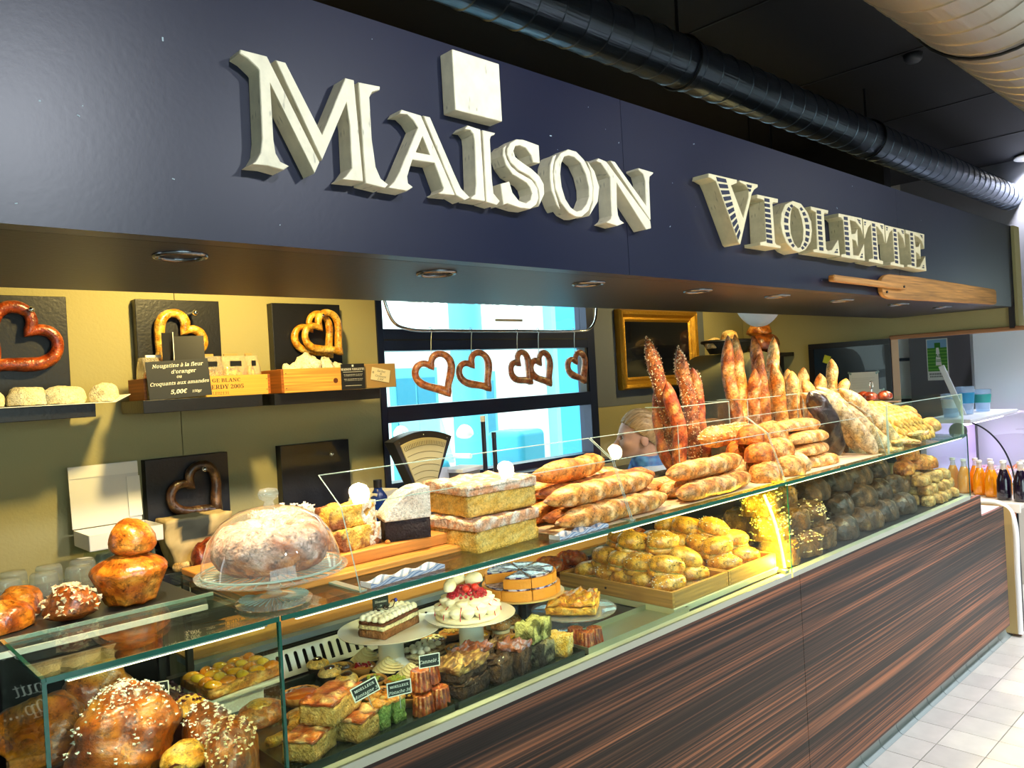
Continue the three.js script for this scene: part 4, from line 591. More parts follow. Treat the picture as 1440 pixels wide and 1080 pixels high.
// ---------------------------------------------------------------- inside the glazed cases
const D0 = DECK - 0.0025;
const trayGeo = (w, d, lip, t = 0.0025) => merge([at(box(w, t, d), 0, t / 2, 0), at(box(w, lip, t), 0, lip / 2 + t * 0.9, d / 2 - t / 2), at(box(w, lip, t), 0, lip / 2 + t * 0.9, -d / 2 + t / 2), at(box(t, lip, d - 2 * t), w / 2 - t / 2, lip / 2 + t * 0.9, 0), at(box(t, lip, d - 2 * t), -w / 2 + t / 2, lip / 2 + t * 0.9, 0)]);
solo('baking_tray', 'dark metal tray under the almond sponges and cannelés with chalk cards', 'tray', trayGeo(0.425, 0.47, 0.016), std(0x2c3a33, 0.25, { metalness: 0.6 }), [0.956, D0, -1.737]);
solo('baking_tray', 'dark metal tray under the brownies and square cakes', 'tray', trayGeo(0.46, 0.47, 0.016), std(0x2c3a33, 0.25, { metalness: 0.6 }), [1.412, D0, -1.737]);
solo('steel_tray', 'nearly empty steel tray with three cannelés at one end', 'tray', trayGeo(0.5, 0.13, 0.016), std(0xaeb49a, 0.3, { metalness: 0.8 }), [1.91, D0, -1.568]);
const TY = D0 + 0.0028;
// --- small round tarts and cups
const tartShell = lathe([[0, 0], [0.028, 0], [0.036, 0.02], [0.034, 0.021], [0.031, 0.014], [0, 0.014]], 24);
const shellMat = std(0xd79a4c, 0.6, { bumpMap: grainBump, bumpScale: 0.001 }), chocMat = phys(0x2c130a, 0.2, { clearcoat: 0.8 }), caramelMat = phys(0xc9781f, 0.2, { clearcoat: 0.9 }), creamMat = std(0xf3e7b6, 0.5), nutMat = std(0xd8b25a, 0.6), pistMat = std(0x9aa83c, 0.6), lemonMat = phys(0xf2b51d, 0.22, { clearcoat: 0.7 }), berryMat = phys(0xa3142a, 0.2, { clearcoat: 0.8 }), whip = std(0xf6efd8, 0.45);
function tartlet(lab, pos, fill, opts = {}) {
  const { s = 1, nuts, nutN = 14, seed = 3, dome = 0.002, group, script } = opts, g = thing('tartlet', lab, 'tart', pos, seed, group);
  part('shell', tartShell, shellMat, g); part('filling', lathe([[0.0315, 0.0145], [0.031, 0.0175], [0.02, 0.019 + dome], [0, 0.02 + dome]], 24), fill, g);
  if (nuts) { const r = rng(seed * 31 + 7), gs = []; for (let i = 0; i < nutN; i++) { const a = r() * 6.28, q = 0.022 * Math.sqrt(r()); gs.push(new THREE.DodecahedronGeometry(0.0028 + 0.0022 * r(), 0).scale(1, 0.75, 1.2).rotateY(r() * 6).translate(Math.cos(a) * q, 0.021 + dome, Math.sin(a) * q)); } part('topping', merge(gs), nuts, g).userData.kind = 'stuff'; }
  if (script) part('chocolate_script', tube([[-0.018, 0.0215, 0.003], [-0.012, 0.0215, -0.005], [-0.006, 0.0215, 0.004], [0, 0.0215, -0.004], [0.008, 0.0215, 0.004], [0.018, 0.0215, -0.003]], 0.0011, 24, 5), chocMat, g);
  g.scale.setScalar(s); return g;
}
tartlet('chocolate tartlet sprinkled with nuts by the white vent', [1.117, TY, -1.945], chocMat, { nuts: nutMat, s: 1.08, seed: 2 });
tartlet('candied fruit tartlet beside the cream swirl cups', [1.165, TY, -1.9], caramelMat, { nuts: berryMat, seed: 5, nutN: 22 });
tartlet('chocolate tartlet with pistachio crumbs amid the swirl cups', [1.123, TY, -1.79], chocMat, { nuts: pistMat, s: 1.1, seed: 7 });
tartlet('tartlet heaped with chopped pistachios and a berry', [1.165, TY, -1.735], caramelMat, { nuts: pistMat, seed: 9, nutN: 40, dome: 0.005 });
tartlet('caramel tartlet drizzled in chocolate by the chalk cards', [1.098, TY, -1.70], caramelMat, { script: 1, seed: 4 });
tartlet('chocolate tartlet with pale nuts behind the cannelé stack', [1.13, TY, -1.625], chocMat, { nuts: nutMat, s: 1.1, seed: 11 });
tartlet('lemon tartlet half hidden by the pistachio cake card', [1.045, TY, -1.655], lemonMat, { seed: 13 });
[[1.075, -1.985], [1.062, -1.90], [1.066, -1.82]].forEach(([x, z], i) => { const g = thing('custard_cup', 'yellow custard cup with a glossy chocolate centre', 'cake', [x, TY, z], i, 'custard cups with chocolate centres');
  part('paper_case', lathe([[0, 0], [0.022, 0], [0.03, 0.03], [0.029, 0.03], [0.021, 0.002]], 24), std(0x2a2622, 0.7), g); part('cake', bunGeo(0.062, 0.026, { seed: i + 3, col: CR.yellow, tone: 0.12 }), MAT.crust, g, [0, 0.021, 0]); part('chocolate', bunGeo(0.03, 0.01, { seed: i + 8, rough: 0.25, n: 10 }), chocMat, g, [0, 0.0415, 0]); });
function swirlCup(pos, ry) { const g = thing('cream_swirl_cup', 'cup cake with a tall pale cream swirl', 'cake', pos, ry, 'cream swirl cups'); part('paper_case', lathe([[0, 0], [0.026, 0], [0.036, 0.02], [0.035, 0.02], [0.025, 0.002]], 24), std(0x3a2d20, 0.7), g);
  part('cream', skin(36, 60, (u, a) => { const t = u, tw = a + t * 5, r = (0.038 * (1 - t) ** 0.8 + 0.002) * (1 + 0.16 * Math.cos(tw * 7)) * (u > 0 && u < 1 ? 1 : 0), y = 0.018 + 0.034 * t ** 1.15; return V3(Math.cos(a) * r, y, -Math.sin(a) * r); }, () => [0.86, 0.75, 0.42]), std(0xffffff, 0.5, { vertexColors: true }), g); }
[[1.205, -1.945], [1.2, -1.825], [1.21, -1.735]].forEach(([x, z], i) => swirlCup([x, TY, z], i));
{ const ct = thing('caramel_tart', 'single round caramel-glazed tart in pleated paper', 'tart', [0.95, TY, -1.85]); part('shell', sculpt(lathe([[0, 0], [0.036, 0], [0.047, 0.014], [0.05, 0.026], [0.047, 0.026], [0.043, 0.02], [0, 0.02]], 48), (v) => { const a = Math.atan2(v.z, v.x), k = 1 + 0.04 * Math.cos(a * 16); v.x *= k; v.z *= k; }), shellMat, ct); part('caramel', sculpt(lathe([[0.0435, 0.0205], [0.04, 0.027], [0.02, 0.03], [0, 0.031]], 32), (v) => { v.y += 0.0025 * fbm(v.x * 60, 0, v.z * 60, 2); }), phys(0xc4601a, 0.2, { clearcoat: 0.8 }), ct); }
{ const g = thing('lemon_tart', 'ragged golden lemon tart behind the almond sponge', 'tart', [0.9, TY, -1.745]); part('shell', lathe([[0, 0], [0.032, 0], [0.042, 0.018], [0.04, 0.018], [0.036, 0.012], [0, 0.012]], 28), shellMat, g); part('curd', sculpt(lathe([[0.038, 0.013], [0.036, 0.02], [0.018, 0.025], [0, 0.026]], 32), (v) => { v.y += 0.006 * fbm(v.x * 70, 1, v.z * 70, 3); }, (v) => CR.yellow(0.35 + speck(v, 60, 1))), MAT.glazed, g); }
solo('cigar_biscuit', 'rolled yellow cigar biscuit beside the case divider', 'biscuit', baguetteGeo(0.11, 0.014, { seed: 3, cuts: 0, col: CR.yellow, tone: 0.35, tip: 0.1, nv: 12 }), MAT.crust, [0.82, TY, -1.70], 0.5);
{ const t = thing('glazed_danish', 'sticky glazed danish behind the case divider glass', 'pastry', [0.83, TY, -1.83], 0.4); part('dough', loafGeo(0.13, 0.1, 0.045, { seed: 14, slashes: 3, slant: 1, col: CR.red, tone: 0.3, depth: 0.3 }), MAT.glazed, t); part('custard', bunGeo(0.06, 0.016, { seed: 5, col: CR.yellow, tone: 0.3 }), MAT.glazed, t, [0, 0.034, 0]); }
// --- blocks of cake
function block(name, lab, pos, ry, [w, h, d], cols, seed, mat = MAT.crumb, group) { const g = thing(name, lab, 'cake', pos, ry, group); part('cake', slab(w, h, d, seed)(cols), mat, g); return g; }
const almond = (v) => mixc(ramp(0xe3bd72, 0xc79a4b, 0xa67a35)(0.4 + speck(v, 70, 3)), [0.5, 0.17, 0.05], smooth(0.25, 0.5, speck(v, 60, 8)) * 0.4), glazeTop = (s) => (v) => mixc(CR.red(0.3 + speck(v, 40, s)), [0.85, 0.6, 0.3], smooth(0.1, 0.35, speck(v, 26, s + 2)));
const almondCake = (lab, pos, ry, dim, s) => { const g = block('almond_sponge', lab, pos, ry, dim, almond, s); part('caramel_glaze', slab(dim[0] * 1.01, 0.008, dim[2] * 1.01, s + 1, 0.002)(glazeTop(s)), MAT.glazed, g, [0, dim[1] + 0.0002, 0]); return g; };
almondCake('corner block of almond sponge with glossy caramel top, lying apart', [0.825, TY, -1.579], 0.55, [0.1, 0.042, 0.075], 3); almondCake('lower almond sponge block beside the pistachio cakes', [0.945, TY, -1.576], 0.45, [0.09, 0.044, 0.08], 5); almondCake('upper almond sponge wedge stacked over two almond blocks', [0.9, TY + 0.053, -1.609], 0.5, [0.13, 0.042, 0.085], 8);
for (const [i, [x, z]] of [[1.0, -1.572], [1.043, -1.576], [1.01, -1.625]].entries()) { const g = block('pistachio_cake', 'green pistachio cake with glazed orange top', [x, TY, z], 0.25, [0.038, 0.05, 0.045], (v) => mixc([0.18, 0.3, 0.06], [0.3, 0.42, 0.1], smooth(-0.3, 0.3, speck(v, 80, i))), 20 + i, MAT.crumb, 'pistachio cakes'); part('glaze', slab(0.039, 0.007, 0.046, 30 + i)((v) => mixc([0.75, 0.33, 0.05], [0.85, 0.7, 0.3], smooth(0, 0.3, speck(v, 50, i)))), MAT.glazed, g, [0, 0.0502, 0]); }
const canele = skin(24, 48, (u, a) => { const r = (u < 0.06 ? u / 0.06 * 0.026 : u > 0.9 ? lerp(0.0205, 0.0, ((u - 0.9) / 0.1) ** 0.9) : lerp(0.026, 0.0205, (u - 0.06) / 0.84)) * (1 + 0.085 * Math.cos(a * 12)), y = u < 0.06 ? 0 : u > 0.9 ? 0.049 - 0.006 * ((u - 0.9) / 0.1) : (u - 0.06) / 0.84 * 0.05; return V3(Math.cos(a) * r, y, -Math.sin(a) * r); }, (v) => CR.red(0.35 + speck(v, 70, 2) + 0.25 * Math.sin(Math.atan2(v.z, v.x) * 12)));
const caneleAt = (lab, pos, gr, ry) => solo('canele', lab, 'cake', canele, MAT.glazed, pos, ry, gr);
[[1.108, -1.545], [1.162, -1.55], [1.145, -1.603]].forEach(([x, z], i) => caneleAt('fluted brown cannelé in the lower tier of the stack under the chalk card', [x, TY, z], 'lower cannelés', i)); [[1.118, -1.566], [1.16, -1.585]].forEach(([x, z], i) => caneleAt('fluted brown cannelé on the upper tier of the chalk-card stack', [x, TY + 0.0505, z], 'upper cannelés', i + 0.4));
[[1.69, -1.535], [1.735, -1.545], [1.70, -1.588]].forEach(([x, z], i) => caneleAt('fluted cannelé alone at the end of the steel tray', [x, TY, z], 'cannelés on the steel tray', i));
const darkCake = (t) => (v) => mixc([0.035, 0.018, 0.012], [0.16, 0.08, 0.03], smooth(-0.2, 0.4, speck(v, 60, t))), nutTop = (s) => (v) => mixc([0.16, 0.065, 0.02], [0.62, 0.42, 0.14], smooth(-0.05, 0.25, speck(v, 75, s))), purple = (s) => (v) => mixc([0.35, 0.1, 0.04], [0.42, 0.38, 0.62], smooth(0.02, 0.22, speck(v, 55, s)));
const topped = (lab, pos, ry, dim, s, top, th = 0.014) => { const g = block('brownie_block', lab, pos, ry, dim, darkCake(s), s); part('topping', slab(dim[0] * 1.02, th, dim[2] * 1.02, s + 4, 0.005, 14)(top), MAT.crust, g, [0, dim[1] + 0.0002, 0]); return g; };
topped('big nut-crusted brownie on the lower layer beside the cannelés', [1.262, TY, -1.584], 0.3, [0.115, 0.034, 0.095], 3, darkCake(9), 0.006); topped('nut-crusted brownie slab on top of the big brownie', [1.258, TY + 0.042, -1.589], 0.22, [0.118, 0.02, 0.095], 5, nutTop(4), 0.02);
topped('plain black brownie with a white squiggle of icing', [1.362, TY, -1.569], 0.35, [0.07, 0.05, 0.07], 6, darkCake(2), 0.004); topped('pink-lilac glazed brownie resting behind the plain black one', [1.352, TY, -1.645], 0.3, [0.09, 0.062, 0.075], 8, purple(3)); topped('lilac flecked brownie between the glazed and the marbled cakes', [1.442, TY, -1.579], 0.35, [0.065, 0.06, 0.075], 10, purple(6)); topped('slim caramel-edged brownie behind the lilac flecked one', [1.45, TY, -1.64], 0.3, [0.06, 0.05, 0.06], 12, nutTop(7));
{ part('icing_squiggle', tube([[-0.03, 0.0565, 0.02], [-0.018, 0.0565, 0.008], [-0.01, 0.0565, 0.022], [0.002, 0.0565, 0.006], [0.012, 0.0565, 0.02], [0.03, 0.0565, 0.006]], 0.0016, 30, 5), whip, scene.children.find((o) => o.userData.label === 'plain black brownie with a white squiggle of icing'));
  const marb = (s, a, b) => (v) => mixc(a, b, smooth(-0.06, 0.06, Math.sin(v.x * 60 + 6 * speck(v, 25, s)) * 0.2 + speck(v, 30, s)));
  block('marbled_cake', 'black and grey marbled cake under the green marbled cubes', [1.53, TY, -1.584], 0.3, [0.085, 0.056, 0.08], marb(3, [0.03, 0.028, 0.02], [0.3, 0.27, 0.16]), 14); 
  for (const [i, [x, z]] of [[1.508, -1.59], [1.557, -1.597]].entries()) block('green_cube', 'yellow-green marbled cheesecake cube stacked on the dark marbled cake', [x, TY + 0.058, z], 0.3, [0.047, 0.052, 0.06], marb(6 + i, [0.62, 0.6, 0.22], [0.12, 0.12, 0.03]), 16 + i, MAT.crumb, 'green marbled cubes');
  block('custard_flan', 'wedge of yellow custard flan at the end of the tray', [1.606, TY, -1.579], 0.4, [0.055, 0.055, 0.09], (v) => CR.yellow(0.2 + speck(v, 60, 4) * 0.8), 19);
  const ts = block('tiramisu_slice', 'layered cream slice topped with cream dots behind the brownies', [1.335, TY, -1.85], 0.3, [0.11, 0.03, 0.08], (v) => Math.sin(v.y * 420) > 0 ? [0.13, 0.05, 0.02] : [0.8, 0.66, 0.38], 21); const r = rng(5), gs = []; for (let i = 0; i < 12; i++) gs.push(bunGeo(0.022, 0.015, { seed: i, n: 8, rough: 0.02 }).translate(-0.04 + 0.027 * (i % 4), 0.03, -0.025 + 0.025 * Math.floor(i / 4))); part('cream_dots', merge(gs), whip, ts).userData.kind = 'stuff';
}
tartlet('chocolate tartlet with golden flakes beside the lilac brownies', [1.425, TY, -1.80], chocMat, { nuts: nutMat, seed: 21, s: 1.1 }); tartlet('lemon tart with chocolate script in front of the script tart pair', [1.40, TY, -1.725], lemonMat, { script: 1, seed: 0.2, s: 1.1 }); tartlet('lemon tart with chocolate script under the pavlova plate', [1.53, TY, -1.84], lemonMat, { script: 1, seed: 0.1, s: 1.2 }); tartlet('dark tartlet with almond flakes under the pavlova plate', [1.43, TY, -1.92], chocMat, { nuts: creamMat, seed: 23, s: 1.1 }); tartlet('berry tartlet beside the layered cream slice', [1.5, TY, -1.745], caramelMat, { nuts: berryMat, seed: 25, nutN: 20 }); tartlet('nut tartlet between the layered slice and the pavlova foot', [1.5, TY, -1.93], caramelMat, { nuts: nutMat, seed: 27, nutN: 30, dome: 0.004 }); tartlet('plain golden tartlet beside the choux buns', [1.59, TY, -1.74], lemonMat, { seed: 29, s: 0.95 });
[[1.615, -1.85, 0], [1.66, -1.815, 1], [1.60, -1.805, 2], [1.64, -1.9, 1]].forEach(([x, z, k], i) => { const g = thing('choux_bun', ['plain golden choux bun beside the pavlova foot', 'choux bun crusted with chopped almonds', 'small choux bun between the nut bun and the green cubes', 'sugar-crusted choux bun under the berry tart board'][i], 'choux bun', [x, TY, z], i); const b = bunGeo(0.062, 0.03, { seed: 40 + i, col: CR.gold, tone: 0.35 }); part('base', bunGeo(0.06, 0.024, { seed: 44 + i, col: CR.gold, tone: 0.3 }), MAT.crust, g); part('cream', cyl(0.027, 0.027, 0.008, 20).translate(0, 0.024, 0), creamMat, g); part('lid', b, MAT.crust, g, [0, 0.027, 0]); if (k) part('nuts', strew(b, 60, i + 2, 0.003, 0.2), k === 1 ? seedMat : sugarMat, g, [0, 0.027, 0]).userData.kind = 'stuff'; });
// --- plates on feet
function footedPlate(lab, [x, y, z], r, mat = MAT.porcelain) { const h = y - TY, g = thing('footed_plate', lab, 'cake stand', [x, TY, z]); part('foot', lathe([[0, 0], [0.06, 0], [0.05, 0.012], [0.036, 0.03], [0.036, h - 0.012], [0.05, h - 0.001], [0, h - 0.001]], 28), mat, g); part('plate', lathe([[0, h], [r * 0.75, h], [r, h + 0.008], [r + 0.002, h + 0.012], [r * 0.78, h + 0.005], [0, h + 0.005]], 48), mat, g); return g; }
footedPlate('white footed plate under the layered cream cake', [1.235, 1.09, -1.86], 0.142);
{ const g = thing('cream_layer_cake', 'oblong layered cream cake with cream dots and chocolate curls', 'cake', [1.235, 1.0955, -1.86], 0.32);
  const lay = [[0, 0.022, [0.3, 0.12, 0.04]], [0.0222, 0.012, [0.85, 0.72, 0.45]], [0.0344, 0.008, [0.16, 0.05, 0.02]]];
  for (const [y, h, c] of lay) part(h < 0.013 && h > 0.009 ? 'cream_layer' : 'sponge_layer', slab(0.165, h, 0.085, 60 + y * 100, 0.0016)((v) => mixc(c, [c[0] * 1.5, c[1] * 1.5, c[2] * 1.4], smooth(0, 0.4, speck(v, 70, y)))), MAT.crumb, g, [0, y, 0]);
  const r = rng(14), dots = []; for (let i = 0; i < 36; i++) dots.push(bunGeo(0.022, 0.018, { seed: i, n: 9, rough: 0.03 }).translate(-0.073 + 0.0182 * (i % 9), 0.042, -0.032 + 0.021 * Math.floor(i / 9))); part('cream_dots', merge(dots), whip, g).userData.kind = 'stuff';
  for (let i = 0; i < 9; i++) part('chocolate_curl', new THREE.TorusGeometry(0.009, 0.0016, 5, 10, 3.6).rotateX(r() * 3).rotateY(r() * 3), chocMat, g, [-0.06 + 0.12 * r(), 0.066, -0.025 + 0.05 * r()]);
  const gb = part('blue_bauble', new THREE.SphereGeometry(0.006, 14, 10), phys(0x1430c8, 0.15, { clearcoat: 1 }), g, [0.045, 0.07, -0.01]); gb.userData.label = 'shiny blue bauble';
  priceCard('small black Tiramisu card stuck in the layered cream cake', [['Tiramisu', 0.52, 52], ['3€', 0.85, 40]], [1.215, 1.137, -1.87], -0.25, 0.046, 0.032, false, 0.022);
}
footedPlate('white footed plate under the berry pavlova', [1.437, 1.10, -1.75], 0.128);
{ const g = thing('berry_pavlova', 'meringue pavlova piled with cream buds and red berries', 'cake', [1.43, 1.1055, -1.752]);
  part('meringue_disc', lathe([[0, 0], [0.09, 0], [0.094, 0.006], [0.088, 0.014], [0, 0.016]], 40), std(0xefe3c6, 0.7), g); part('cream_dome', bunGeo(0.15, 0.062, { seed: 4, col: () => [0.85, 0.78, 0.6], rough: 0.03, n: 24 }), MAT.smooth, g, [0, 0.012, 0]);
  const bud = skin(10, 10, (u, a) => { const r = 0.0185 * Math.sin(Math.min(1, u * 1.1) * Math.PI * 0.55) * (u > 0.85 ? (1 - u) / 0.15 : 1) * (u > 0 ? 1 : 0); return V3(Math.cos(a) * r, u * 0.032, -Math.sin(a) * r); });
  for (const [n, R, y, s] of [[14, 0.078, 0.006, 1.08], [11, 0.062, 0.03, 1]]) for (let i = 0; i < n; i++) { const a = (i + (n === 11 ? 0.4 : 0)) / n * Math.PI * 2; const m = part('cream_bud', bud, whip, g, [Math.cos(a) * R, y, Math.sin(a) * R]); m.scale.setScalar(s); }
  const r = rng(9), bs = []; for (let i = 0; i < 190; i++) { const a = r() * 6.28, q = 0.056 * Math.sqrt(r()); bs.push(new THREE.SphereGeometry(0.0052, 6, 5).translate(Math.cos(a) * q, 0.081 - q * q * 7 + 0.006 * r(), Math.sin(a) * q)); } part('red_currants', merge(bs), phys(0xb0102c, 0.15, { clearcoat: 1 }), g).userData.kind = 'stuff';
  for (const [x, z, m] of [[0.006, 0.03, 1], [0.058, -0.02, 1], [-0.022, 0.024, 0]]) part('raspberry', sculpt(new THREE.IcosahedronGeometry(0.011, 3), (v) => v.multiplyScalar(1 + 0.12 * Math.sin(v.x * 900) * Math.sin(v.y * 900))), phys(0xd22a20, 0.35, { clearcoat: 0.4 }), g, [x, 0.086, z]);
  for (const [x, y, z, ry] of [[-0.05, 0.098, -0.012, 0.6], [0, 0.104, -0.04, 0], [0.04, 0.1, -0.012, -0.7]]) part('meringue_shell', loafGeo(0.052, 0.034, 0.03, { seed: 5, slashes: 0, col: () => [0.85, 0.8, 0.66], nu: 14, nv: 12 }), MAT.smooth, g, [x, y - 0.014, z], [0, ry, 0.1]);
  const st = []; for (let i = 0; i < 11; i++) { const a = i / 11 * 6.28 + 0.2; st.push(tube([[Math.cos(a) * 0.06, 0.055, Math.sin(a) * 0.06], [Math.cos(a) * 0.092, 0.03, Math.sin(a) * 0.092], [Math.cos(a) * 0.096, 0.012, Math.sin(a) * 0.096]], 0.0014, 10, 5)); } part('berry_drips', merge(st), phys(0xc01428, 0.2, { clearcoat: 0.8 }), g).userData.kind = 'stuff';
}
const bilberryMat = phys(0xffffff, 0.3, { clearcoat: 0.6, bumpMap: grainBump, bumpScale: 0.004, map: dataTex(128, 128, (u, v) => { const t = smooth(0.42, 0.62, vfbm(u, v, 14, 14, 91, 3)); return [lerp(0.2, 0.78, t), lerp(0.17, 0.78, t), lerp(0.48, 0.93, t)]; }, true, [9, 9]) });
{ // two stacked bilberry tarts on a raised gold board
  const x = 1.69, z = -1.80, g = thing('tart_riser', 'dark metal riser with gold card board under the bilberry tarts', 'cake stand', [x, D0, z]); part('riser', lathe([[0, 0], [0.055, 0], [0.05, 0.008], [0.014, 0.014], [0.014, 0.118], [0.06, 0.124], [0, 0.124]], 24), MAT.darkSteel, g); part('gold_board', cyl(0.135, 0.135, 0.004, 40).translate(0, 0.1265, 0), std(0xd9b877, 0.35, { metalness: 0.4 }), g);
  const wedge = (q, R, a0, a1, c) => { const m = (a0 + a1) / 2; q.moveTo(Math.cos(m) * c, Math.sin(m) * c); for (let i = 0; i <= 8; i++) { const a = lerp(a0, a1, i / 8); q.lineTo(Math.cos(a) * R, Math.sin(a) * R); } };
  const tart = (lab, y, R, s, cutoff) => { const t = thing('bilberry_tart', lab, 'tart', [x, y, z], s); for (let i = 0; i < 8; i++) { if (cutoff && (i === 2)) continue; const a0 = i / 8 * 6.283 + 0.02, a1 = (i + 1) / 8 * 6.283 - 0.02, sh = new THREE.Shape(); wedge(sh, R, a0, a1, 0.005); const wdg = part('slice', new THREE.ExtrudeGeometry(sh, { depth: 0.026, bevelEnabled: true, bevelSize: 0.001, bevelThickness: 0.0015, bevelSegments: 1, curveSegments: 8 }).rotateX(-Math.PI / 2), std(0xd58d2c, 0.55, { bumpMap: grainBump, bumpScale: 0.002 }), t);
      const s2 = new THREE.Shape(); wedge(s2, R * 0.93, a0 + 0.01, a1 - 0.01, 0.008); part('bilberries', sculpt(new THREE.ExtrudeGeometry(s2, { depth: 0.005, bevelEnabled: false, curveSegments: 10 }).rotateX(-Math.PI / 2), (v) => { v.y += 0.0275; }), bilberryMat, wdg); } };
  tart('lower bilberry tart cut in golden slices', D0 + 0.1302, 0.122, 0.3); tart('upper bilberry tart with a bluish sugar-dusted top, one slice gone', D0 + 0.164, 0.112, 1.1, true);
}
{ const x = 1.775, z = -1.66, g = thing('glass_tart_stand', 'low clear glass pedestal under the square apricot tart', 'cake stand', [x, D0, z]); part('foot', lathe([[0, 0], [0.06, 0], [0.055, 0.006], [0.012, 0.016], [0.01, 0.05], [0.03, 0.066], [0, 0.066]], 32), solidGlass, g); part('plate', lathe([[0, 0.066], [0.08, 0.067], [0.13, 0.073], [0.132, 0.078], [0.08, 0.073], [0, 0.072]], 40), solidGlass, g);
  const t = thing('square_tart', 'square custard tart topped with baked fruit and sugar flecks', 'tart', [x, D0 + 0.0795, z], 0.62); part('pastry', slab(0.165, 0.024, 0.15, 70)((v) => CR.yellow(0.45 + speck(v, 50, 2))), MAT.crust, t); part('fruit', slab(0.15, 0.012, 0.136, 71, 0.007, 22)((v) => mixc(mixc([0.62, 0.2, 0.02], [0.85, 0.5, 0.06], smooth(-0.2, 0.2, speck(v, 40, 5))), [0.9, 0.85, 0.75], smooth(0.3, 0.45, speck(v, 80, 3)))), MAT.glazed, t, [0, 0.0235, 0]); }
// --- wooden trays of filled rolls
const pale = std(0xcdbb86, 0.55, { map: oakTex });
const woodTray = (w, d) => { const h = 0.052, t = 0.012; return [['floor_board', at(box(w - 2 * t, 0.006, d - 2 * t), 0, 0.003, 0)], ['side_board', at(rbox(t, h, d, 0.002), -w / 2 + t / 2, h / 2, 0)], ['side_board', at(rbox(t, h, d, 0.002), w / 2 - t / 2, h / 2, 0)], ['front_board', at(rbox(w - 2 * t - 0.0004, h, t, 0.002), 0, h / 2, d / 2 - t / 2)], ['back_board', at(rbox(w - 2 * t - 0.0004, h, t, 0.002), 0, h / 2, -d / 2 + t / 2)]]; };
const riser = solo('tray_riser', 'pale board lifting the wooden trays of rolls', 'board', rbox(0.68, 0.022, 0.5, 0.003).translate(0, 0.011, 0), std(0xb9bd9a, 0.5), [2.435, D0, -1.765]);
for (const [i, x] of [2.262, 2.602].entries()) { const g = thing('wooden_tray', ['pale wooden tray of sesame rolls, end board facing the tarts', 'pale wooden tray of rolls beside the glowing strip'][i], 'tray', [x, D0 + 0.0225, -1.77]); for (const [n, q] of woodTray(0.335, 0.5)) part(n, q, pale, g); part('screw', cyl(0.004, 0.004, 0.003, 10).rotateZ(Math.PI / 2).translate(-0.1685, 0.026, -0.03), MAT.darkSteel, g); }
{ const mk = (s, seedM, count) => { const g = thing('filled_roll', 'split golden roll with filling, heaped in the wooden trays', 'sandwich', [0, 0, 0], 0, 'filled rolls in wooden trays'); const low = loafGeo(0.125, 0.08, 0.03, { seed: s, slashes: 0, col: CR.yellow, tone: 0.45, nu: 20, nv: 16 }), up = loafGeo(0.128, 0.082, 0.05, { seed: s + 3, slashes: 0, col: CR.yellow, tone: 0.38, nu: 24, nv: 16 }); part('bottom_half', low, MAT.glazed, g); part('filling', loafGeo(0.118, 0.074, 0.022, { seed: s + 5, slashes: 0, rough: 0.2, col: ramp(0xe9e2c0, 0xb7c46a, 0xd98a6a), tone: 0.5, nu: 16, nv: 12 }), MAT.crust, g, [0, 0.016, 0]); part('top_half', up, MAT.glazed, g, [0, 0.024, 0]); if (count) part('seeds', strew(up, count, s, 0.0026, 0.25), seedM, g, [0, 0.024, 0]).userData.kind = 'stuff'; return g; };
  const ks = [mk(3, sugarMat, 70), mk(5, poppyMat, 60), mk(8, null, 0)], r = rng(6); let n = 0;
  const put = (p, rot) => { if (n < 3) { ks[n].position.set(...p); ks[n].rotation.set(...rot); } else copy(ks[n % 3], p, rot); n++; }, j = (k) => k * (r() - 0.5);
  for (const x0 of [2.262, 2.602]) { const y0 = D0 + 0.0295;
    for (let q = 0; q < 5; q++) for (const s of [-1, 1]) put([x0 + s * 0.072 + j(0.012), y0 + 0.004, -1.60 - q * 0.085], [j(0.3), -0.75 + j(0.9), j(0.2)]);
    for (let q = 0; q < 4; q++) for (const s of [-1, 1]) put([x0 + s * 0.062 + j(0.03), y0 + 0.062 + j(0.01), -1.635 - q * 0.085 + j(0.02)], [0.3 + j(0.4), -0.8 + j(1.1), j(0.3)]);
    for (let q = 0; q < 3; q++) put([x0 + j(0.08), y0 + 0.12 + j(0.012), -1.70 - q * 0.085 + j(0.02)], [0.3 + j(0.4), -0.7 + j(1.2), j(0.3)]); } }
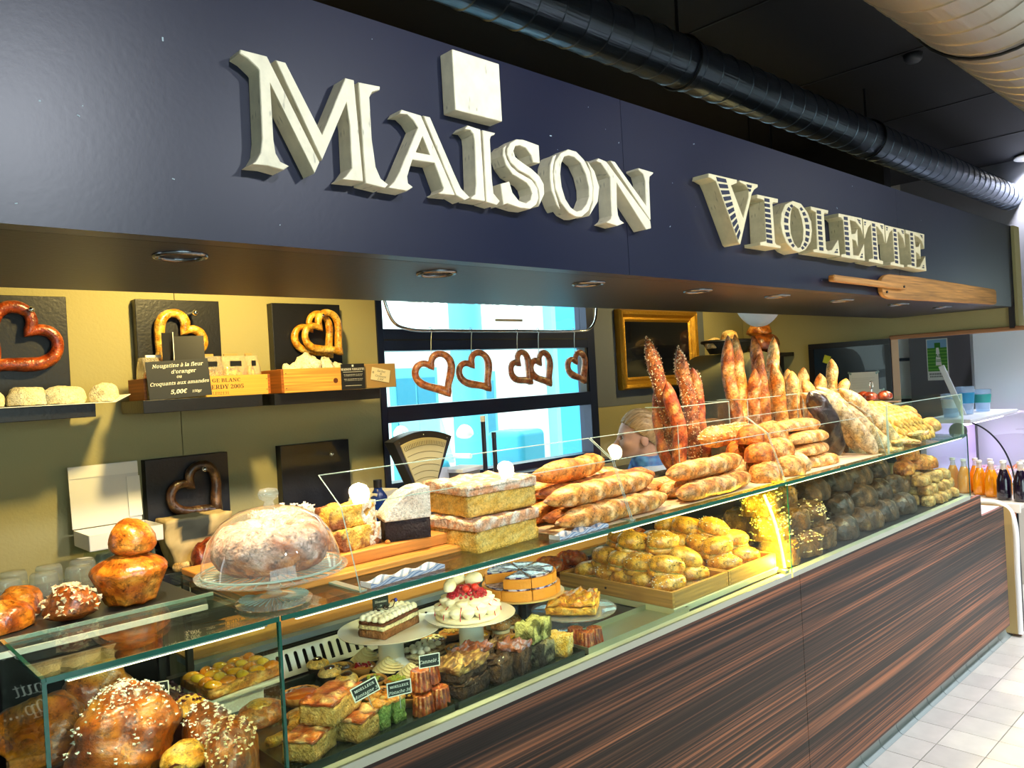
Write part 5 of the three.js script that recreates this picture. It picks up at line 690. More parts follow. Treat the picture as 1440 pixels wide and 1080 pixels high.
// --- croissants and flaky pastries at the back of the middle case
const croissantGeo = (s) => skin(44, 14, (u, a) => { const t = (u - 0.5) * 2, th = t * 1.25, r = 0.034 * Math.pow(Math.cos(Math.min(1, Math.abs(t)) * Math.PI / 2), 0.75) * (1 + 0.14 * (((u * 9) % 1) - 0.5)) + 0.002 * fbm(u * 9, s, a, 2), R = 0.062; return V3(Math.sin(th) * (R + Math.cos(a) * r), Math.max(0, 0.028 + Math.sin(a) * r), (1 - Math.cos(th)) * R - 0.02 - Math.cos(th) * Math.cos(a) * r); }, (v, u) => CR.brown(0.3 + 0.35 * ((u * 9) % 1) + speck(v, 40, s)));
{ const cs = [2, 5].map(croissantGeo), fl = [3, 6].map((s) => loafGeo(0.13, 0.085, 0.05, { seed: s, slashes: 4, slant: 0.8, col: CR.red, tone: 0.35, depth: 0.28 }));
  solo('pastry_shelf', 'dark raised shelf under the flaky pastries at the case back', 'shelf', bx(2.0, 2.78, D0, D0 + 0.02, -2.165, -2.03), MAT.black);
  [[2.06, 0, -2.09, 0], [2.18, 0, -2.085, 1], [2.30, 0, -2.09, 0], [2.12, 0.048, -2.095, 1], [2.24, 0.048, -2.09, 0], [2.42, 0, -2.09, 1]].forEach(([x, y, z, k], i) => solo('flaky_pastry', 'dark flaky turnover heaped behind the wooden trays', 'pastry', fl[k], MAT.glazed, [x, D0 + 0.0205 + y, z], 0.5 * i, 'flaky turnovers'));
  [[2.5, 0.0, -2.09], [2.62, 0, -2.085], [2.56, 0.062, -2.09], [2.69, 0.05, -2.09]].forEach(([x, y, z], i) => solo('croissant', 'ridged brown croissant heaped behind the wooden trays', 'croissant', cs[i % 2], MAT.glazed, [x, D0 + 0.0205 + y, z], 0.4 * i, 'croissants behind the trays'));
}
// --- price cards
priceCard('tilted chalk card ahead of the almond sponge, reading Montagne 3€', [['MOELLEUX', 0.42, 40, 'bold'], ['Montagne 3€', 0.82, 50]], [0.958, TY + 0.068, -1.53], [0, -0.35, 0.32], 0.062, 0.034, true, 0.03); priceCard('chalk card standing over the pistachio cakes, reading Pistache 3€', [['MOELLEUX', 0.42, 40, 'bold'], ['Pistache 3€', 0.82, 50]], [1.03, TY + 0.045, -1.525], [0, -0.35, 0.03], 0.058, 0.034, true, 0.03); priceCard('chalk card stuck on the cannelé stack, reading Cannelé 2', [['Cannelé 2', 0.66, 64]], [1.125, TY + 0.098, -1.535], [0, -0.35, -0.02], 0.052, 0.032, true, 0.012);
// ---------------------------------------------------------------- first case: brioches
{ const bigBrioche = thing('sugared_brioche', 'huge lumpy brioche loaf strewn with pearl sugar in the first case', 'brioche', [0.505, D0, -1.765], 0.5);
  const lump = (seed, W, H, D, tone) => skin(34, 30, (u, a) => { const t = u * Math.PI, y = -Math.cos(t), r = Math.sin(t), n = fbm(Math.cos(a) * r * 1.3 + seed, y * 1.3, Math.sin(a) * r * 1.3, 3), l = 0.16 * Math.cos(a * 3 + seed) * smooth(-0.2, 0.6, y) * r * r; const k = 1 + 0.4 * n + l; return V3(Math.cos(a) * r * W / 2 * k, Math.max(0, (y < 0 ? y * 0.9 : y) * H * 0.52 * k + H * 0.47), -Math.sin(a) * r * D / 2 * k); }, (v) => CR.brioche(0.45 + 1.1 * fbm(v.x * 14 + seed, v.y * 14, v.z * 14, 4) + tone));
  const b1 = lump(3, 0.2, 0.2, 0.2, 0.12); part('dough', b1, MAT.glazed, bigBrioche); part('pearl_sugar', strew(b1, 480, 5, 0.0036, 0.15), sugarMat, bigBrioche).userData.kind = 'stuff';
  solo('dome_brioche', 'smooth orange domed brioche behind the sugared one', 'brioche', lump(8, 0.16, 0.185, 0.16, -0.1), MAT.glazed, [0.535, D0, -2.055]); solo('round_brioche', 'large shiny round brioche next to the clear end pane', 'brioche', lump(12, 0.175, 0.17, 0.18, 0), MAT.glazed, [0.405, D0, -1.955], 0.6);
  solo('round_brioche', 'small shiny round brioche low in the case corner', 'brioche', lump(15, 0.095, 0.085, 0.095, 0.05), MAT.glazed, [0.415, D0, -1.745], 0.2);
  const pc = thing('pine_cone_bun', 'small dark bun dusted white beside the sugared brioche', 'bun', [0.455, D0, -1.63]); const pg = lump(18, 0.085, 0.07, 0.085, 0.6); part('dough', pg, MAT.crust, pc); part('sugar', strew(pg, 160, 7, 0.003, 0.1), sugarMat, pc).userData.kind = 'stuff';
  const muffin = (lab, x, z, top, s, sc = 1) => { const g = thing('muffin', lab, 'muffin', [x, D0, z], s); const wrap = []; part('paper_wrap', skin(10, 24, (u, a) => { const r = u < 0.05 ? 0 : lerp(0.032, 0.052, u) * (1 + 0.07 * Math.cos(a * 4 + s) * u), y = u < 0.05 ? 0 : u * 0.075 + 0.014 * u * Math.cos(a * 4 + 1); return V3(Math.cos(a) * r, y, -Math.sin(a) * r); }), std(0x7a3412, 0.6, { side: THREE.DoubleSide }), g); const t = bunGeo(0.1, 0.058, { seed: s, col: top, tone: 0.4, rough: 0.12 }); part('cake', t, MAT.crust, g, [0, 0.052, 0]); g.scale.setScalar(sc); return [g, t]; };
  const m1 = muffin('berry-studded muffin in brown paper behind the chalk muffin card', 0.635, -1.945, ramp(0xb98a52, 0x4a2c2a, 0x23141c), 3, 1.1); part('berries', strew(m1[1], 90, 5, 0.006, 0.2), std(0x2c1424, 0.35), m1[0], [0, 0.052, 0]).userData.kind = 'stuff'; part('nuts', strew(m1[1], 60, 8, 0.006, 0.2), seedMat, m1[0], [0, 0.052, 0]).userData.kind = 'stuff';
  const m2 = muffin('paper-wrapped muffin with golden crumbs and dark berries', 0.655, -1.83, CR.yellow, 6, 1.05); part('berries', strew(m2[1], 40, 5, 0.005, 0.3), std(0x4a1a24, 0.35), m2[0], [0, 0.052, 0]).userData.kind = 'stuff';
  muffin('plain yellow muffin peeping from brown paper low in the case', 0.575, -1.63, CR.yellow, 9, 0.9);
  const lf = (lab, x, z, ry, s) => { const g = thing('nut_loaf', lab, 'loaf', [x, D0, z], ry); const q = loafGeo(0.17, 0.1, 0.125, { seed: s, slashes: 0, col: CR.brown, tone: 0.45, box: 0.7, rough: 0.08 }); part('dough', q, MAT.glazed, g); part('almond_crumbs', strew(q, 260, s, 0.0036, 0.25), s === 4 ? seedMat : sugarMat, g).userData.kind = 'stuff'; };
  lf('oblong nut loaf with frosted crust standing before the muffins', 0.655, -1.71, 1.2, 7); lf('oblong loaf crusted with crushed pistachio beside the divider', 0.655, -1.585, 1.0, 4); 
  priceCard('little chalk card reading Muffin before the berry muffin', [['Muffin', 0.5, 60], ['3€', 0.9, 44]], [0.60, D0 + 0.10, -1.84], [0, -0.4, 0], 0.05, 0.034, true, 0.03);
  // fruit tarts on a white board behind the divider
  const wp = thing('tart_platter', 'white oblong platter under the apricot tart slab', 'platter', [0.83, D0, -1.98]); part('platter', rbox(0.21, 0.012, 0.16, 0.005).translate(0, 0.056, 0), MAT.porcelain, wp); part('foot', rbox(0.12, 0.05, 0.1, 0.004).translate(0, 0.025, 0), MAT.porcelain, wp);
  const ft = thing('apricot_tart', 'long tart slab tiled with glazed apricot halves', 'tart', [0.83, D0 + 0.0625, -1.98], 0.1); part('pastry', slab(0.2, 0.026, 0.15, 80)((v) => CR.gold(0.5 + speck(v, 50, 2))), MAT.crust, ft); const ap = skin(10, 14, (u, a) => { const t = u * Math.PI / 2; return V3(Math.cos(a) * Math.sin(t) * 0.022, 0.011 * Math.cos(t), -Math.sin(a) * Math.sin(t) * 0.016); }); const am = [0xf0a316, 0xe07f10, 0xf4bf32].map((c) => phys(c, 0.18, { clearcoat: 1 })); for (let i = 0; i < 20; i++) part('apricot_half', ap, am[i % 3], ft, [-0.08 + 0.04 * (i % 5), 0.0265, -0.055 + 0.036 * Math.floor(i / 5)], [0.15, i, 0]);
  const fd = thing('plum_tart', 'dark fruit tart slab beside the clear end pane', 'tart', [0.20, 1.0, -2.05], 0.1); part('pastry', slab(0.17, 0.03, 0.2, 84)((v) => CR.gold(0.5 + speck(v, 50, 2))), MAT.crust, fd); const pm = [0x3a1418, 0xd08a1c, 0x5a2a10].map((c) => phys(c, 0.2, { clearcoat: 1 })); for (let i = 0; i < 20; i++) part('fruit_half', ap, pm[i % 3], fd, [-0.066 + 0.044 * (i % 4), 0.0305, -0.075 + 0.036 * Math.floor(i / 4)], [0.15, i, 0]);
  const stand = solo('side_counter', 'dark side counter beyond the clear end pane', 'counter', bx(-1.2, 0.295, 0.9565, 0.9995, -2.25, FZ - 0.03), MAT.black);
  const ch = thing('chalkboard', 'leaning chalkboard with white handwriting behind the end pane', 'chalkboard', [0.2, 1.0, -2.235], [-0.05, 0.1, 0]); const ct = canvasTex(256, 256, (x, W, Hh) => { x.fillStyle = '#17201f'; x.fillRect(0, 0, W, Hh); x.fillStyle = '#eef2ee'; x.font = 'italic 42px serif'; ['... 00p', 'BEF, au', '', 'bout', '00p ...'].forEach((s, i) => x.fillText(s, 40, 52 + i * 46)); }); part('slate', new THREE.BoxGeometry(0.26, 0.27, 0.008), [cardBack, cardBack, cardBack, cardBack, std(0xffffff, 0.7, { map: ct }), cardBack], ch, [0, 0.137, 0]);
}
// ---------------------------------------------------------------- last case: dark country loaves
{ const sq = [1, 2, 3].map((s) => loafGeo(0.17, 0.15, 0.1, { seed: 100 + s, slashes: 0, col: CR.rye, tone: 0.5, box: 0.45, rough: 0.1 })), mk = (q, s) => { const g = thing('seeded_block_loaf', 'square seed-coated rye loaf stacked beside the glowing divider', 'loaf', [0, 0, 0], 0, 'seeded rye blocks'); part('crust', q, MAT.crust, g); part('seeds', strew(q, 360, s, 0.0042, 0), s % 2 ? seedMat : darkSeed, g).userData.kind = 'stuff'; return g; };
  const ks = sq.map((q, i) => mk(q, i + 2)), spots = [[2.91, 0, -1.58, 0.2], [3.09, 0, -1.585, -0.3], [2.92, 0, -1.76, 0.1], [3.1, 0, -1.76, 0.4], [2.93, 0.09, -1.62, 0.4], [3.1, 0.09, -1.63, 0.1], [3.0, 0.09, -1.78, 0], [2.95, 0.18, -1.67, 0.2], [3.12, 0.18, -1.7, -0.3], [3.28, 0, -1.6, 0.2], [3.27, 0.09, -1.64, 0.7]];
  spots.forEach(([x, y, z, ry], i) => { const p = [x, D0 + 0.001 + y, z]; if (i < 3) { ks[i].position.set(...p); ks[i].rotation.y = ry; } else copy(ks[i % 3], p, ry); });
  const dl = [1, 2, 3, 4].map((s) => loafGeo(0.25, 0.14, 0.1, { seed: 120 + s, slashes: s === 4 ? 0 : 3, slant: 0.4, col: s % 2 ? CR.dark : CR.rye, tone: 0.62, flour: s % 2 ? 0.1 : 0, depth: 0.34, cutTone: -0.5 }));
  [[3.5, 0, -1.59, 0.2], [3.74, 0, -1.59, -0.1], [3.98, 0, -1.6, 0.1], [3.52, 0, -1.76, 0.1], [3.78, 0, -1.77, 0], [4.04, 0, -1.77, 0.1], [3.6, 0.085, -1.65, 0.3], [3.85, 0.085, -1.66, -0.1], [4.08, 0.085, -1.66, 0.2], [3.46, 0.17, -1.7, 0.1], [3.72, 0.17, -1.72, -0.2], [3.98, 0.17, -1.72, 0.1], [4.22, 0.0, -1.6, 0.1], [4.28, 0.085, -1.67, -0.2], [4.26, 0.17, -1.74, 0.1], [4.3, 0, -1.78, 0]].forEach(([x, y, z, ry], i) => solo('country_loaf', 'dark scored country loaf in the long pile of the last case', 'loaf', dl[i % 4], MAT.crust, [x, D0 + 0.001 + y, z], ry, 'dark country loaves'));
  const bun = [1, 2].map((s) => loafGeo(0.085, 0.065, 0.055, { seed: 140 + s, slashes: 0, col: CR.pale, tone: 0.6, box: 0.6, nu: 14, nv: 12 })); let n = 0; for (let l = 0; l < 3; l++) for (let i = 0; i < 5; i++) for (let j = 0; j < 3 - (l > 1 ? 1 : 0); j++) { solo('small_crusty_roll', 'small crusty roll in the heap against the end pane', 'roll', bun[n % 2], MAT.crust, [4.46 + i * 0.086 + (l % 2) * 0.02, D0 + 0.001 + l * 0.052, -1.55 - j * 0.08 - l * 0.02], n * 0.7, 'small crusty rolls'); n++; }
  [[4.5, 0.16, -1.68, 0.3], [4.7, 0.165, -1.66, -0.4], [4.62, 0.225, -1.7, 0.1]].forEach(([x, y, z, ry], i) => solo('bagged_loaf', 'light brown loaf lying on the heap of small rolls', 'loaf', loafGeo(0.22, 0.11, 0.08, { seed: 150 + i, slashes: 2, col: CR.gold, tone: 0.6 }), MAT.crust, [x, D0 + y, z], ry, 'loaves on the roll heap'));
}
// ---------------------------------------------------------------- rear wall: window, panels, shelves
import { FontLoader } from 'three/addons/loaders/FontLoader.js';
import { TextGeometry } from 'three/addons/geometries/TextGeometry.js';
const serif = await new FontLoader().loadAsync('fonts/droid/droid_serif_bold.typeface.json');
{ const w = struct('window_1'), fm = std(0x16213f, 0.35, { metalness: 0.3 });
  const bar = (a, b, c, d, n = 'bar') => part(n, bx(a, b, c, d, BZ - 0.09, BZ + 0.012), fm, w);
  bar(2.31, 2.345, 1.22, 2.52, 'stile'); bar(3.955, 4.028, 1.22, 2.52, 'stile'); bar(2.346, 3.954, 1.22, 1.27, 'sill_bar'); bar(2.346, 3.954, 1.587, 1.672); bar(2.346, 3.954, 1.965, 2.08, 'transom'); bar(2.346, 3.954, 2.47, 2.52, 'head_bar');
  part('groove', bx(2.346, 3.954, 2.018, 2.026, BZ + 0.0125, BZ + 0.016), MAT.black, w); part('inner_stile', bx(3.93, 3.953, 1.673, 1.964, BZ - 0.05, BZ + 0.006), MAT.black, w);
  for (const [a, b] of [[1.27, 1.587], [1.672, 1.965], [2.08, 2.47]]) part('pane', bx(2.345, 3.955, a, b, BZ - 0.05, BZ - 0.045), MAT.glass, w);
  part('paper_strip', bx(3.19, 3.42, 2.135, 2.15, BZ - 0.044, BZ - 0.0432), std(0xc9b79a, 0.8), w);
  part('sill', rbox(1.75, 0.03, 0.14, 0.006).translate(3.17, 1.216, BZ + 0.055), std(0x202a44, 0.35), w);
  const t = new TextGeometry('ERT KEREORT VOUS', { font: serif, size: 0.07, depth: 0.001, curveSegments: 3 }); t.computeBoundingBox(); part('window_lettering', t.translate(2.55, 2.232, BZ - 0.044), std(0xc9d2d6, 0.6), w).userData.label = 'faint grey capitals on the upper pane';
}
// what is seen of the street
{ const pale = std(0xf2f3ee, 0.9), teal = std(0x5fb4c8, 0.6), ink = std(0x2f86a2, 0.5);
  struct('ground', bx(-6, 22, -0.3, -0.15, -16, BZ - 0.3), std(0xd9dbd8, 0.9));
  const f = thing('street_facade', 'pale street building with shop doors seen through the window', 'building', [0, -0.15, -9.6]); part('wall', bx(0, 16, 0, 3.6, -0.5, 0), pale, f);
  for (const [x, w, h, y] of [[6.6, 0.85, 2.1, 0.1], [8.1, 0.55, 1.7, 0.4], [11.2, 1.3, 2.3, 0.2], [4.4, 0.9, 1.9, 0.2]]) { const d = part('shop_door', bx(x, x + w, y, y + h, 0.001, 0.06), teal, f); for (let i = 0; i < 2; i++) for (let j = 0; j < 3; j++) part('pane', bx(x + 0.08 + i * (w - 0.1) / 2, x + 0.04 + (i + 1) * (w - 0.1) / 2, y + 0.1 + j * (h - 0.15) / 3, y + (j + 1) * (h - 0.15) / 3, 0.0605, 0.075), ink, d); }
  part('cornice', bx(0, 16, 2.55, 2.68, 0.001, 0.12), std(0xdfe9ea, 0.8), f); part('pilaster', bx(9.9, 10.35, 0, 3.6, 0.001, 0.2), std(0x86cfe4, 0.7), f);
  solo('round_column', 'pale blue round column standing outside the window', 'column', cyl(0.22, 0.24, 3.4, 28).translate(0, 1.7, 0), std(0x5fbcdc, 0.6), [6.85, -0.15, -8.1]); solo('square_pillar', 'broad pale blue pillar outside by the far window edge', 'column', bx(-0.35, 0.35, 0, 3.4, -0.2, 0.2), std(0x3aa6d2, 0.6), [6.95, -0.15, -6.0]);
  const s = thing('covered_scooter', 'blue parked scooter outside the lower pane', 'scooter', [4.62, -0.15, -5.5], 0.2), bm = std(0x3aa8d0, 0.45), wh = std(0xeef4f4, 0.5);
  s.scale.setScalar(1.2); for (const x of [-0.5, 0.5]) part('wheel', new THREE.TorusGeometry(0.2, 0.06, 10, 28), std(0x30363c, 0.8), s, [x, 0.26, 0]); part('body', loafGeo(1.0, 0.34, 0.3, { seed: 4, slashes: 0, rough: 0.05, col: () => [0.05, 0.36, 0.6] }), MAT.smooth, s, [0.12, 0.42, 0]); part('seat', rbox(0.62, 0.12, 0.28, 0.05, 4), std(0x285a70, 0.6), s, [0.2, 0.86, 0]); part('front_shield', rbox(0.1, 0.75, 0.42, 0.04, 4), bm, s, [-0.42, 0.72, 0], [0, 0, 0.3]); part('windscreen', rbox(0.02, 0.42, 0.4, 0.008), phys(0xdff6ff, 0.1, { transmission: 0.8, thickness: 0 }), s, [-0.5, 1.25, 0], [0, 0, 0.35]); part('handlebar', rod([-0.42, 1.1, -0.34], [-0.42, 1.1, 0.34], 0.018), wh, s); part('top_box', rbox(0.36, 0.3, 0.36, 0.05, 3), bm, s, [0.62, 1.05, 0]); for (const z of [-0.3, 0.3]) part('mirror', bunGeo(0.12, 0.1, { n: 12 }), wh, s, [-0.42, 1.22, z]);
}
// curtain-like rail with five hanging hearts
{ const g = thing('hanging_rail', 'curved chrome rail hanging across the window', 'rail', [0, 0, 0]); const z = -3.2; part('tube', tube([[2.17, 2.45, z], [2.2, 2.2, z], [2.25, 2.09, z], [2.34, 2.058, z], [2.6, 2.052, z], [3.1, 2.052, z], [3.58, 2.052, z], [3.7, 2.062, z], [3.76, 2.11, z], [3.785, 2.2, z], [3.79, 2.45, z]], 0.008, 90, 10), MAT.chrome, g); for (const x of [2.17, 3.79]) part('drop_rod', cyl(0.006, 0.006, CEIL - 2.45, 8).translate(x, (CEIL + 2.45) / 2, z), MAT.chrome, g);
  [[2.47, 0.19, 0.5, 'heart pretzel hanging nearest the end of the chrome rail, widest of five'], [2.74, 0.185, 0.62, 'second heart pretzel along the chrome rail, beside the widest'], [3.08, 0.17, 0.75, 'narrow heart pretzel in the middle of the chrome rail'], [3.25, 0.17, 0.55, 'heart pretzel fourth along the chrome rail, nearly touching the middle one'], [3.56, 0.16, 0.5, 'small heart pretzel hanging alone near the picture frame']].forEach(([x, s, turn, lab], i) => {
    const g2 = thing('hanging_heart_pretzel', lab, 'pretzel', [x, 1.86, z], [0, [-0.62, -0.25, 0.12, 0.05, 0.0][i], 0], undefined); part('dough', heartGeo(s * 1.02, s * 1.08, 0.019, { seed: i + 2, turn, col: ramp(0xd99a6a, 0xb8653a, 0x8a3f22), tone: 0.35 }), MAT.glazed, g2, [0, 0, -0.015]);
    const hk = thing('wire_hook', 'small wire S-hook holding ' + ['the widest hanging heart', 'the second hanging heart', 'the narrow middle heart', 'the fourth hanging heart', 'the small lone heart'][i], 'hook', [x, 0, z]); part('wire', tube([[-0.008, 2.045, 0.006], [-0.012, 2.063, 0.004], [0, 2.07, 0], [0.012, 2.06, -0.002], [0.004, 2.02, 0], [-0.004, 1.97, 0.004], [-0.006, 1.925 - 0.01 * i % 3, 0.006], [0.006, 1.915, 0.004]], 0.0022, 40, 6), MAT.steel, hk); });
}
// dark panels with pretzels
const panelMat = std(0x14151c, 0.4, { bumpMap: paintBump, bumpScale: 0.0006 });
function wallPanel(lab, x0, x1, y0, y1) { const g = thing('wall_panel', lab, 'panel', [0, 0, 0]); part('board', rbox(x1 - x0, y1 - y0, 0.05, 0.003).translate((x0 + x1) / 2, (y0 + y1) / 2, BZ + 0.0255), panelMat, g); part('peg', cyl(0.007, 0.007, 0.06, 12).rotateX(Math.PI / 2).translate((x0 + x1) / 2 + 0.045, y1 - 0.06, BZ + 0.08), MAT.chrome, g); part('peg_knob', new THREE.SphereGeometry(0.012, 14, 10).translate((x0 + x1) / 2 + 0.045, y1 - 0.06, BZ + 0.112), MAT.chrome, g); return g; }
wallPanel('square dark panel carrying the dark brown pretzel, above the meringue tray', 0.5, 0.857, 1.79, 2.195); wallPanel('square dark panel behind the yellow open pretzel and chalk menu', 1.11, 1.462, 1.79, 2.195); wallPanel('square dark panel with the double yellow hearts, next the window', 1.71, 2.07, 1.79, 2.195); wallPanel('dark panel with the glossy chocolate-brown heart, above the paper bag', 1.113, 1.462, 1.09, 1.53); wallPanel('bare dark panel with a steel peg, next the window', 1.713, 2.078, 1.0, 1.53);
const pret = (lab, x, y, s, turn, col, tone, seed, R = 0.021, z = BZ + 0.053) => solo('heart_pretzel', lab, 'pretzel', heartGeo(s, s, R, { seed, turn, col, tone }), MAT.glazed, [x, y, z], 0);
pret('dark brown speckled heart pretzel on the panel above the meringue tray', 0.715, 2.05, 0.24, -0.8, CR.red, 0.55, 2, 0.024); pret('yellow loosely knotted pretzel partly hidden by the black card', 1.29, 2.055, 0.2, -0.75, CR.yellow, 0.4, 5); pret('front yellow heart of the double pretzel on the panel', 1.925, 2.07, 0.2, 0.72, CR.yellow, 0.42, 7, 0.017, BZ + 0.09); pret('rear yellow heart of the double pretzel on the panel', 1.895, 2.065, 0.205, 0.68, CR.yellow, 0.5, 9, 0.017); pret('glossy chocolate-brown heart pretzel above the paper bag', 1.29, 1.40, 0.215, 0.72, CR.dark, 0.42, 11, 0.021);
// shelves
function wallShelf(lab, x0, x1, y, z1 = -3.2) { const g = thing('wall_shelf', lab, 'shelf', [0, 0, 0]); part('board', rbox(x1 - x0, 0.05, z1 - BZ - 0.052, 0.002).translate((x0 + x1) / 2, y - 0.025, (z1 + BZ + 0.052) / 2), panelMat, g); part('bracket', bx((x0 + x1) / 2 - 0.02, (x0 + x1) / 2 + 0.02, y - 0.05, y - 0.01, BZ + 0.0005, BZ + 0.051), MAT.black, g); return g; }
wallShelf('dark wall shelf bearing the tray of meringues', 0.42, 0.885, 1.775); wallShelf('dark wall shelf bearing the wine crate and chalk menu', 1.035, 1.515, 1.775, -3.14); wallShelf('dark wall shelf bearing the crate of meringues, next the window', 1.60, 2.145, 1.773); wallShelf('low dark wall shelf under the paper bag of brioche', 1.0, 1.42, 1.09);
{ const y = 1.7755, tr = thing('meringue_tray', 'thin pale tray with upturned end on the wall shelf', 'tray', [0.7, y, -3.27]); part('sheet', merge([at(box(0.5, 0.003, 0.19), 0, 0.0015, 0), rbox(0.06, 0.003, 0.19, 0.001).rotateZ(0.45).translate(0.275, 0.014, 0)]), MAT.white, tr);
  [[0.55, 0.12, 1], [0.68, 0.14, 2], [0.80, 0.15, 3], [0.935, 0.1, 4]].forEach(([x, L, s], i) => { const g = loafGeo(L, 0.1, 0.07, { seed: 200 + s, slashes: 0, rough: 0.16, col: ramp(0xf4ecd6, 0xe9d9b6, 0xb58a5a), tone: 0.15 }); solo('meringue', ['cream meringue at the wall-panel end of the tray', 'cracked cream meringue with brown streaks, second on the tray', 'large smooth meringue in the middle of the tray', 'pink-flecked meringue by the upturned tray end'][i], 'meringue', g, MAT.crumb, [x, y + 0.0035, -3.265], 0.2 * i); }); }
{ // wine crate, menu, black card, biscuit bags
  const y = 1.7755, box4 = std(0xffffff, 0.6, { map: oakTex, color: RGB(0xffe9b0) }), end4 = std(0xb8793a, 0.6, { map: oakTex });
  const lines = canvasTex(512, 96, (x, W, Hh) => { x.fillStyle = '#dba648'; x.fillRect(0, 0, W, Hh); for (let i = 0; i < 60; i++) { x.fillStyle = `rgba(${150 + (i * 37) % 60},${90 + (i * 23) % 50},30,0.16)`; x.fillRect(0, (i * 29) % Hh, W, 1 + i % 2); } x.fillStyle = '#2a1a10'; x.font = '600 24px serif'; x.fillText('GE BLANC', 262, 30); x.font = '600 27px serif'; x.fillText('ERDY 2005', 258, 62); x.font = '18px serif'; x.fillText('LE02131', 262, 88); });
  const front = std(0xffffff, 0.6, { map: lines });
  const wc = thing('wine_crate', 'long wooden wine crate stamped BLANC and 2005', 'crate', [1.32, y, -3.285]); part('front_board', new THREE.BoxGeometry(0.5, 0.085, 0.01), [end4, end4, box4, box4, front, box4], wc, [0, 0.0425, 0.085]); part('back_board', new THREE.BoxGeometry(0.5, 0.085, 0.01), box4, wc, [0, 0.0425, -0.085]); for (const x of [-0.256, 0.256]) part('end_board', rbox(0.012, 0.085, 0.18, 0.002), end4, wc, [x, 0.0425, 0]); part('base_board', box(0.5, 0.008, 0.159), box4, wc, [0, 0.0045, 0]); for (const x of [-0.245, 0.245]) for (const yy of [0.02, 0.065]) part('nail', cyl(0.002, 0.002, 0.002, 8).rotateX(Math.PI / 2), MAT.black, wc, [x, yy, 0.0905]);
  const mt = canvasTex(512, 340, (x, W, Hh) => { x.fillStyle = '#171b24'; x.fillRect(0, 0, W, Hh); x.fillStyle = '#f1f1e6'; x.textAlign = 'center'; x.font = 'italic 44px serif'; x.fillText('Nougatine à la fleur', W / 2, 60); x.fillText("d'oranger", W / 2 + 40, 118); x.font = 'italic 36px serif'; x.fillText('ou', W / 2, 160); x.font = 'italic 42px serif'; x.fillText('Croquants aux amandes', W / 2, 218); x.font = 'bold italic 52px serif'; x.fillText('5,00€', W / 2 - 20, 300); x.font = 'italic 30px serif'; x.fillText('150gr', W / 2 + 130, 300); });
  const mn = thing('chalk_menu', 'slanted chalk menu listing nougatine and croquants at 5,00€', 'chalkboard', [1.185, y, -3.155], [-0.1, -0.12, 0.03]); part('slate', new THREE.BoxGeometry(0.235, 0.15, 0.005), [MAT.black, MAT.black, MAT.white, MAT.black, std(0xffffff, 0.6, { map: mt }), MAT.black], mn, [0, 0.078, 0]);
  const bc = thing('folded_card', 'black folded card tent on the biscuit bags', 'card', [1.235, y + 0.19, -3.235], -0.35); part('front_leaf', rbox(0.115, 0.125, 0.002, 0.0008), MAT.black, bc, [0.02, 0.0, 0.02], [-0.15, 0, 0]); part('side_leaf', rbox(0.065, 0.14, 0.002, 0.0008), std(0x202126, 0.5), bc, [-0.06, 0.006, 0.01], [0, 0.9, 0]); part('white_edge', rbox(0.003, 0.145, 0.003, 0.001), MAT.white, bc, [-0.038, 0.006, 0.024]);
  const clear = phys(0xfff7e4, 0.12, { transmission: 0.8, thickness: 0 });
  [[1.13, 'brown biscuit bag at the menu end of the wine crate', CR.brown], [1.235, 'biscuit bag hidden behind the black folded card', CR.red], [1.345, 'clear bag of pale croquants with a black label', CR.gold], [1.45, 'clear bag of golden croquants above the number 2005', CR.yellow], [1.53, 'narrow clear bag of biscuits at the crate end next the second crate', CR.gold]].forEach(([x, lab, c], i) => { const g = thing('biscuit_bag', lab, 'bag', [x, y + 0.0095, -3.285]); part('biscuits', loafGeo(i === 4 ? 0.05 : 0.09, 0.1, 0.12, { seed: 210 + i, slashes: 4, rough: 0.14, col: c, tone: 0.35, depth: 0.3 }), MAT.crust, g); part('film', sculpt(new THREE.BoxGeometry(i === 4 ? 0.055 : 0.1, 0.16, 0.11, 6, 10, 6), (v) => { v.y += 0.0805; const k = 1 - 0.55 * smooth(0.1, 0.16, v.y); v.z *= k; v.x += 0.003 * N3(v.y * 60, v.z * 60, i); v.z += 0.003 * N3(v.x * 60, v.y * 60, i); }), clear, g); part('label', box(i === 4 ? 0.02 : 0.05, 0.025, 0.001), MAT.black, g, [0.0, 0.125, 0.0495]); part('clip', rbox(i === 4 ? 0.03 : 0.06, 0.012, 0.008, 0.002), i ? MAT.kraft : MAT.white, g, [0, 0.165, 0]); });
}
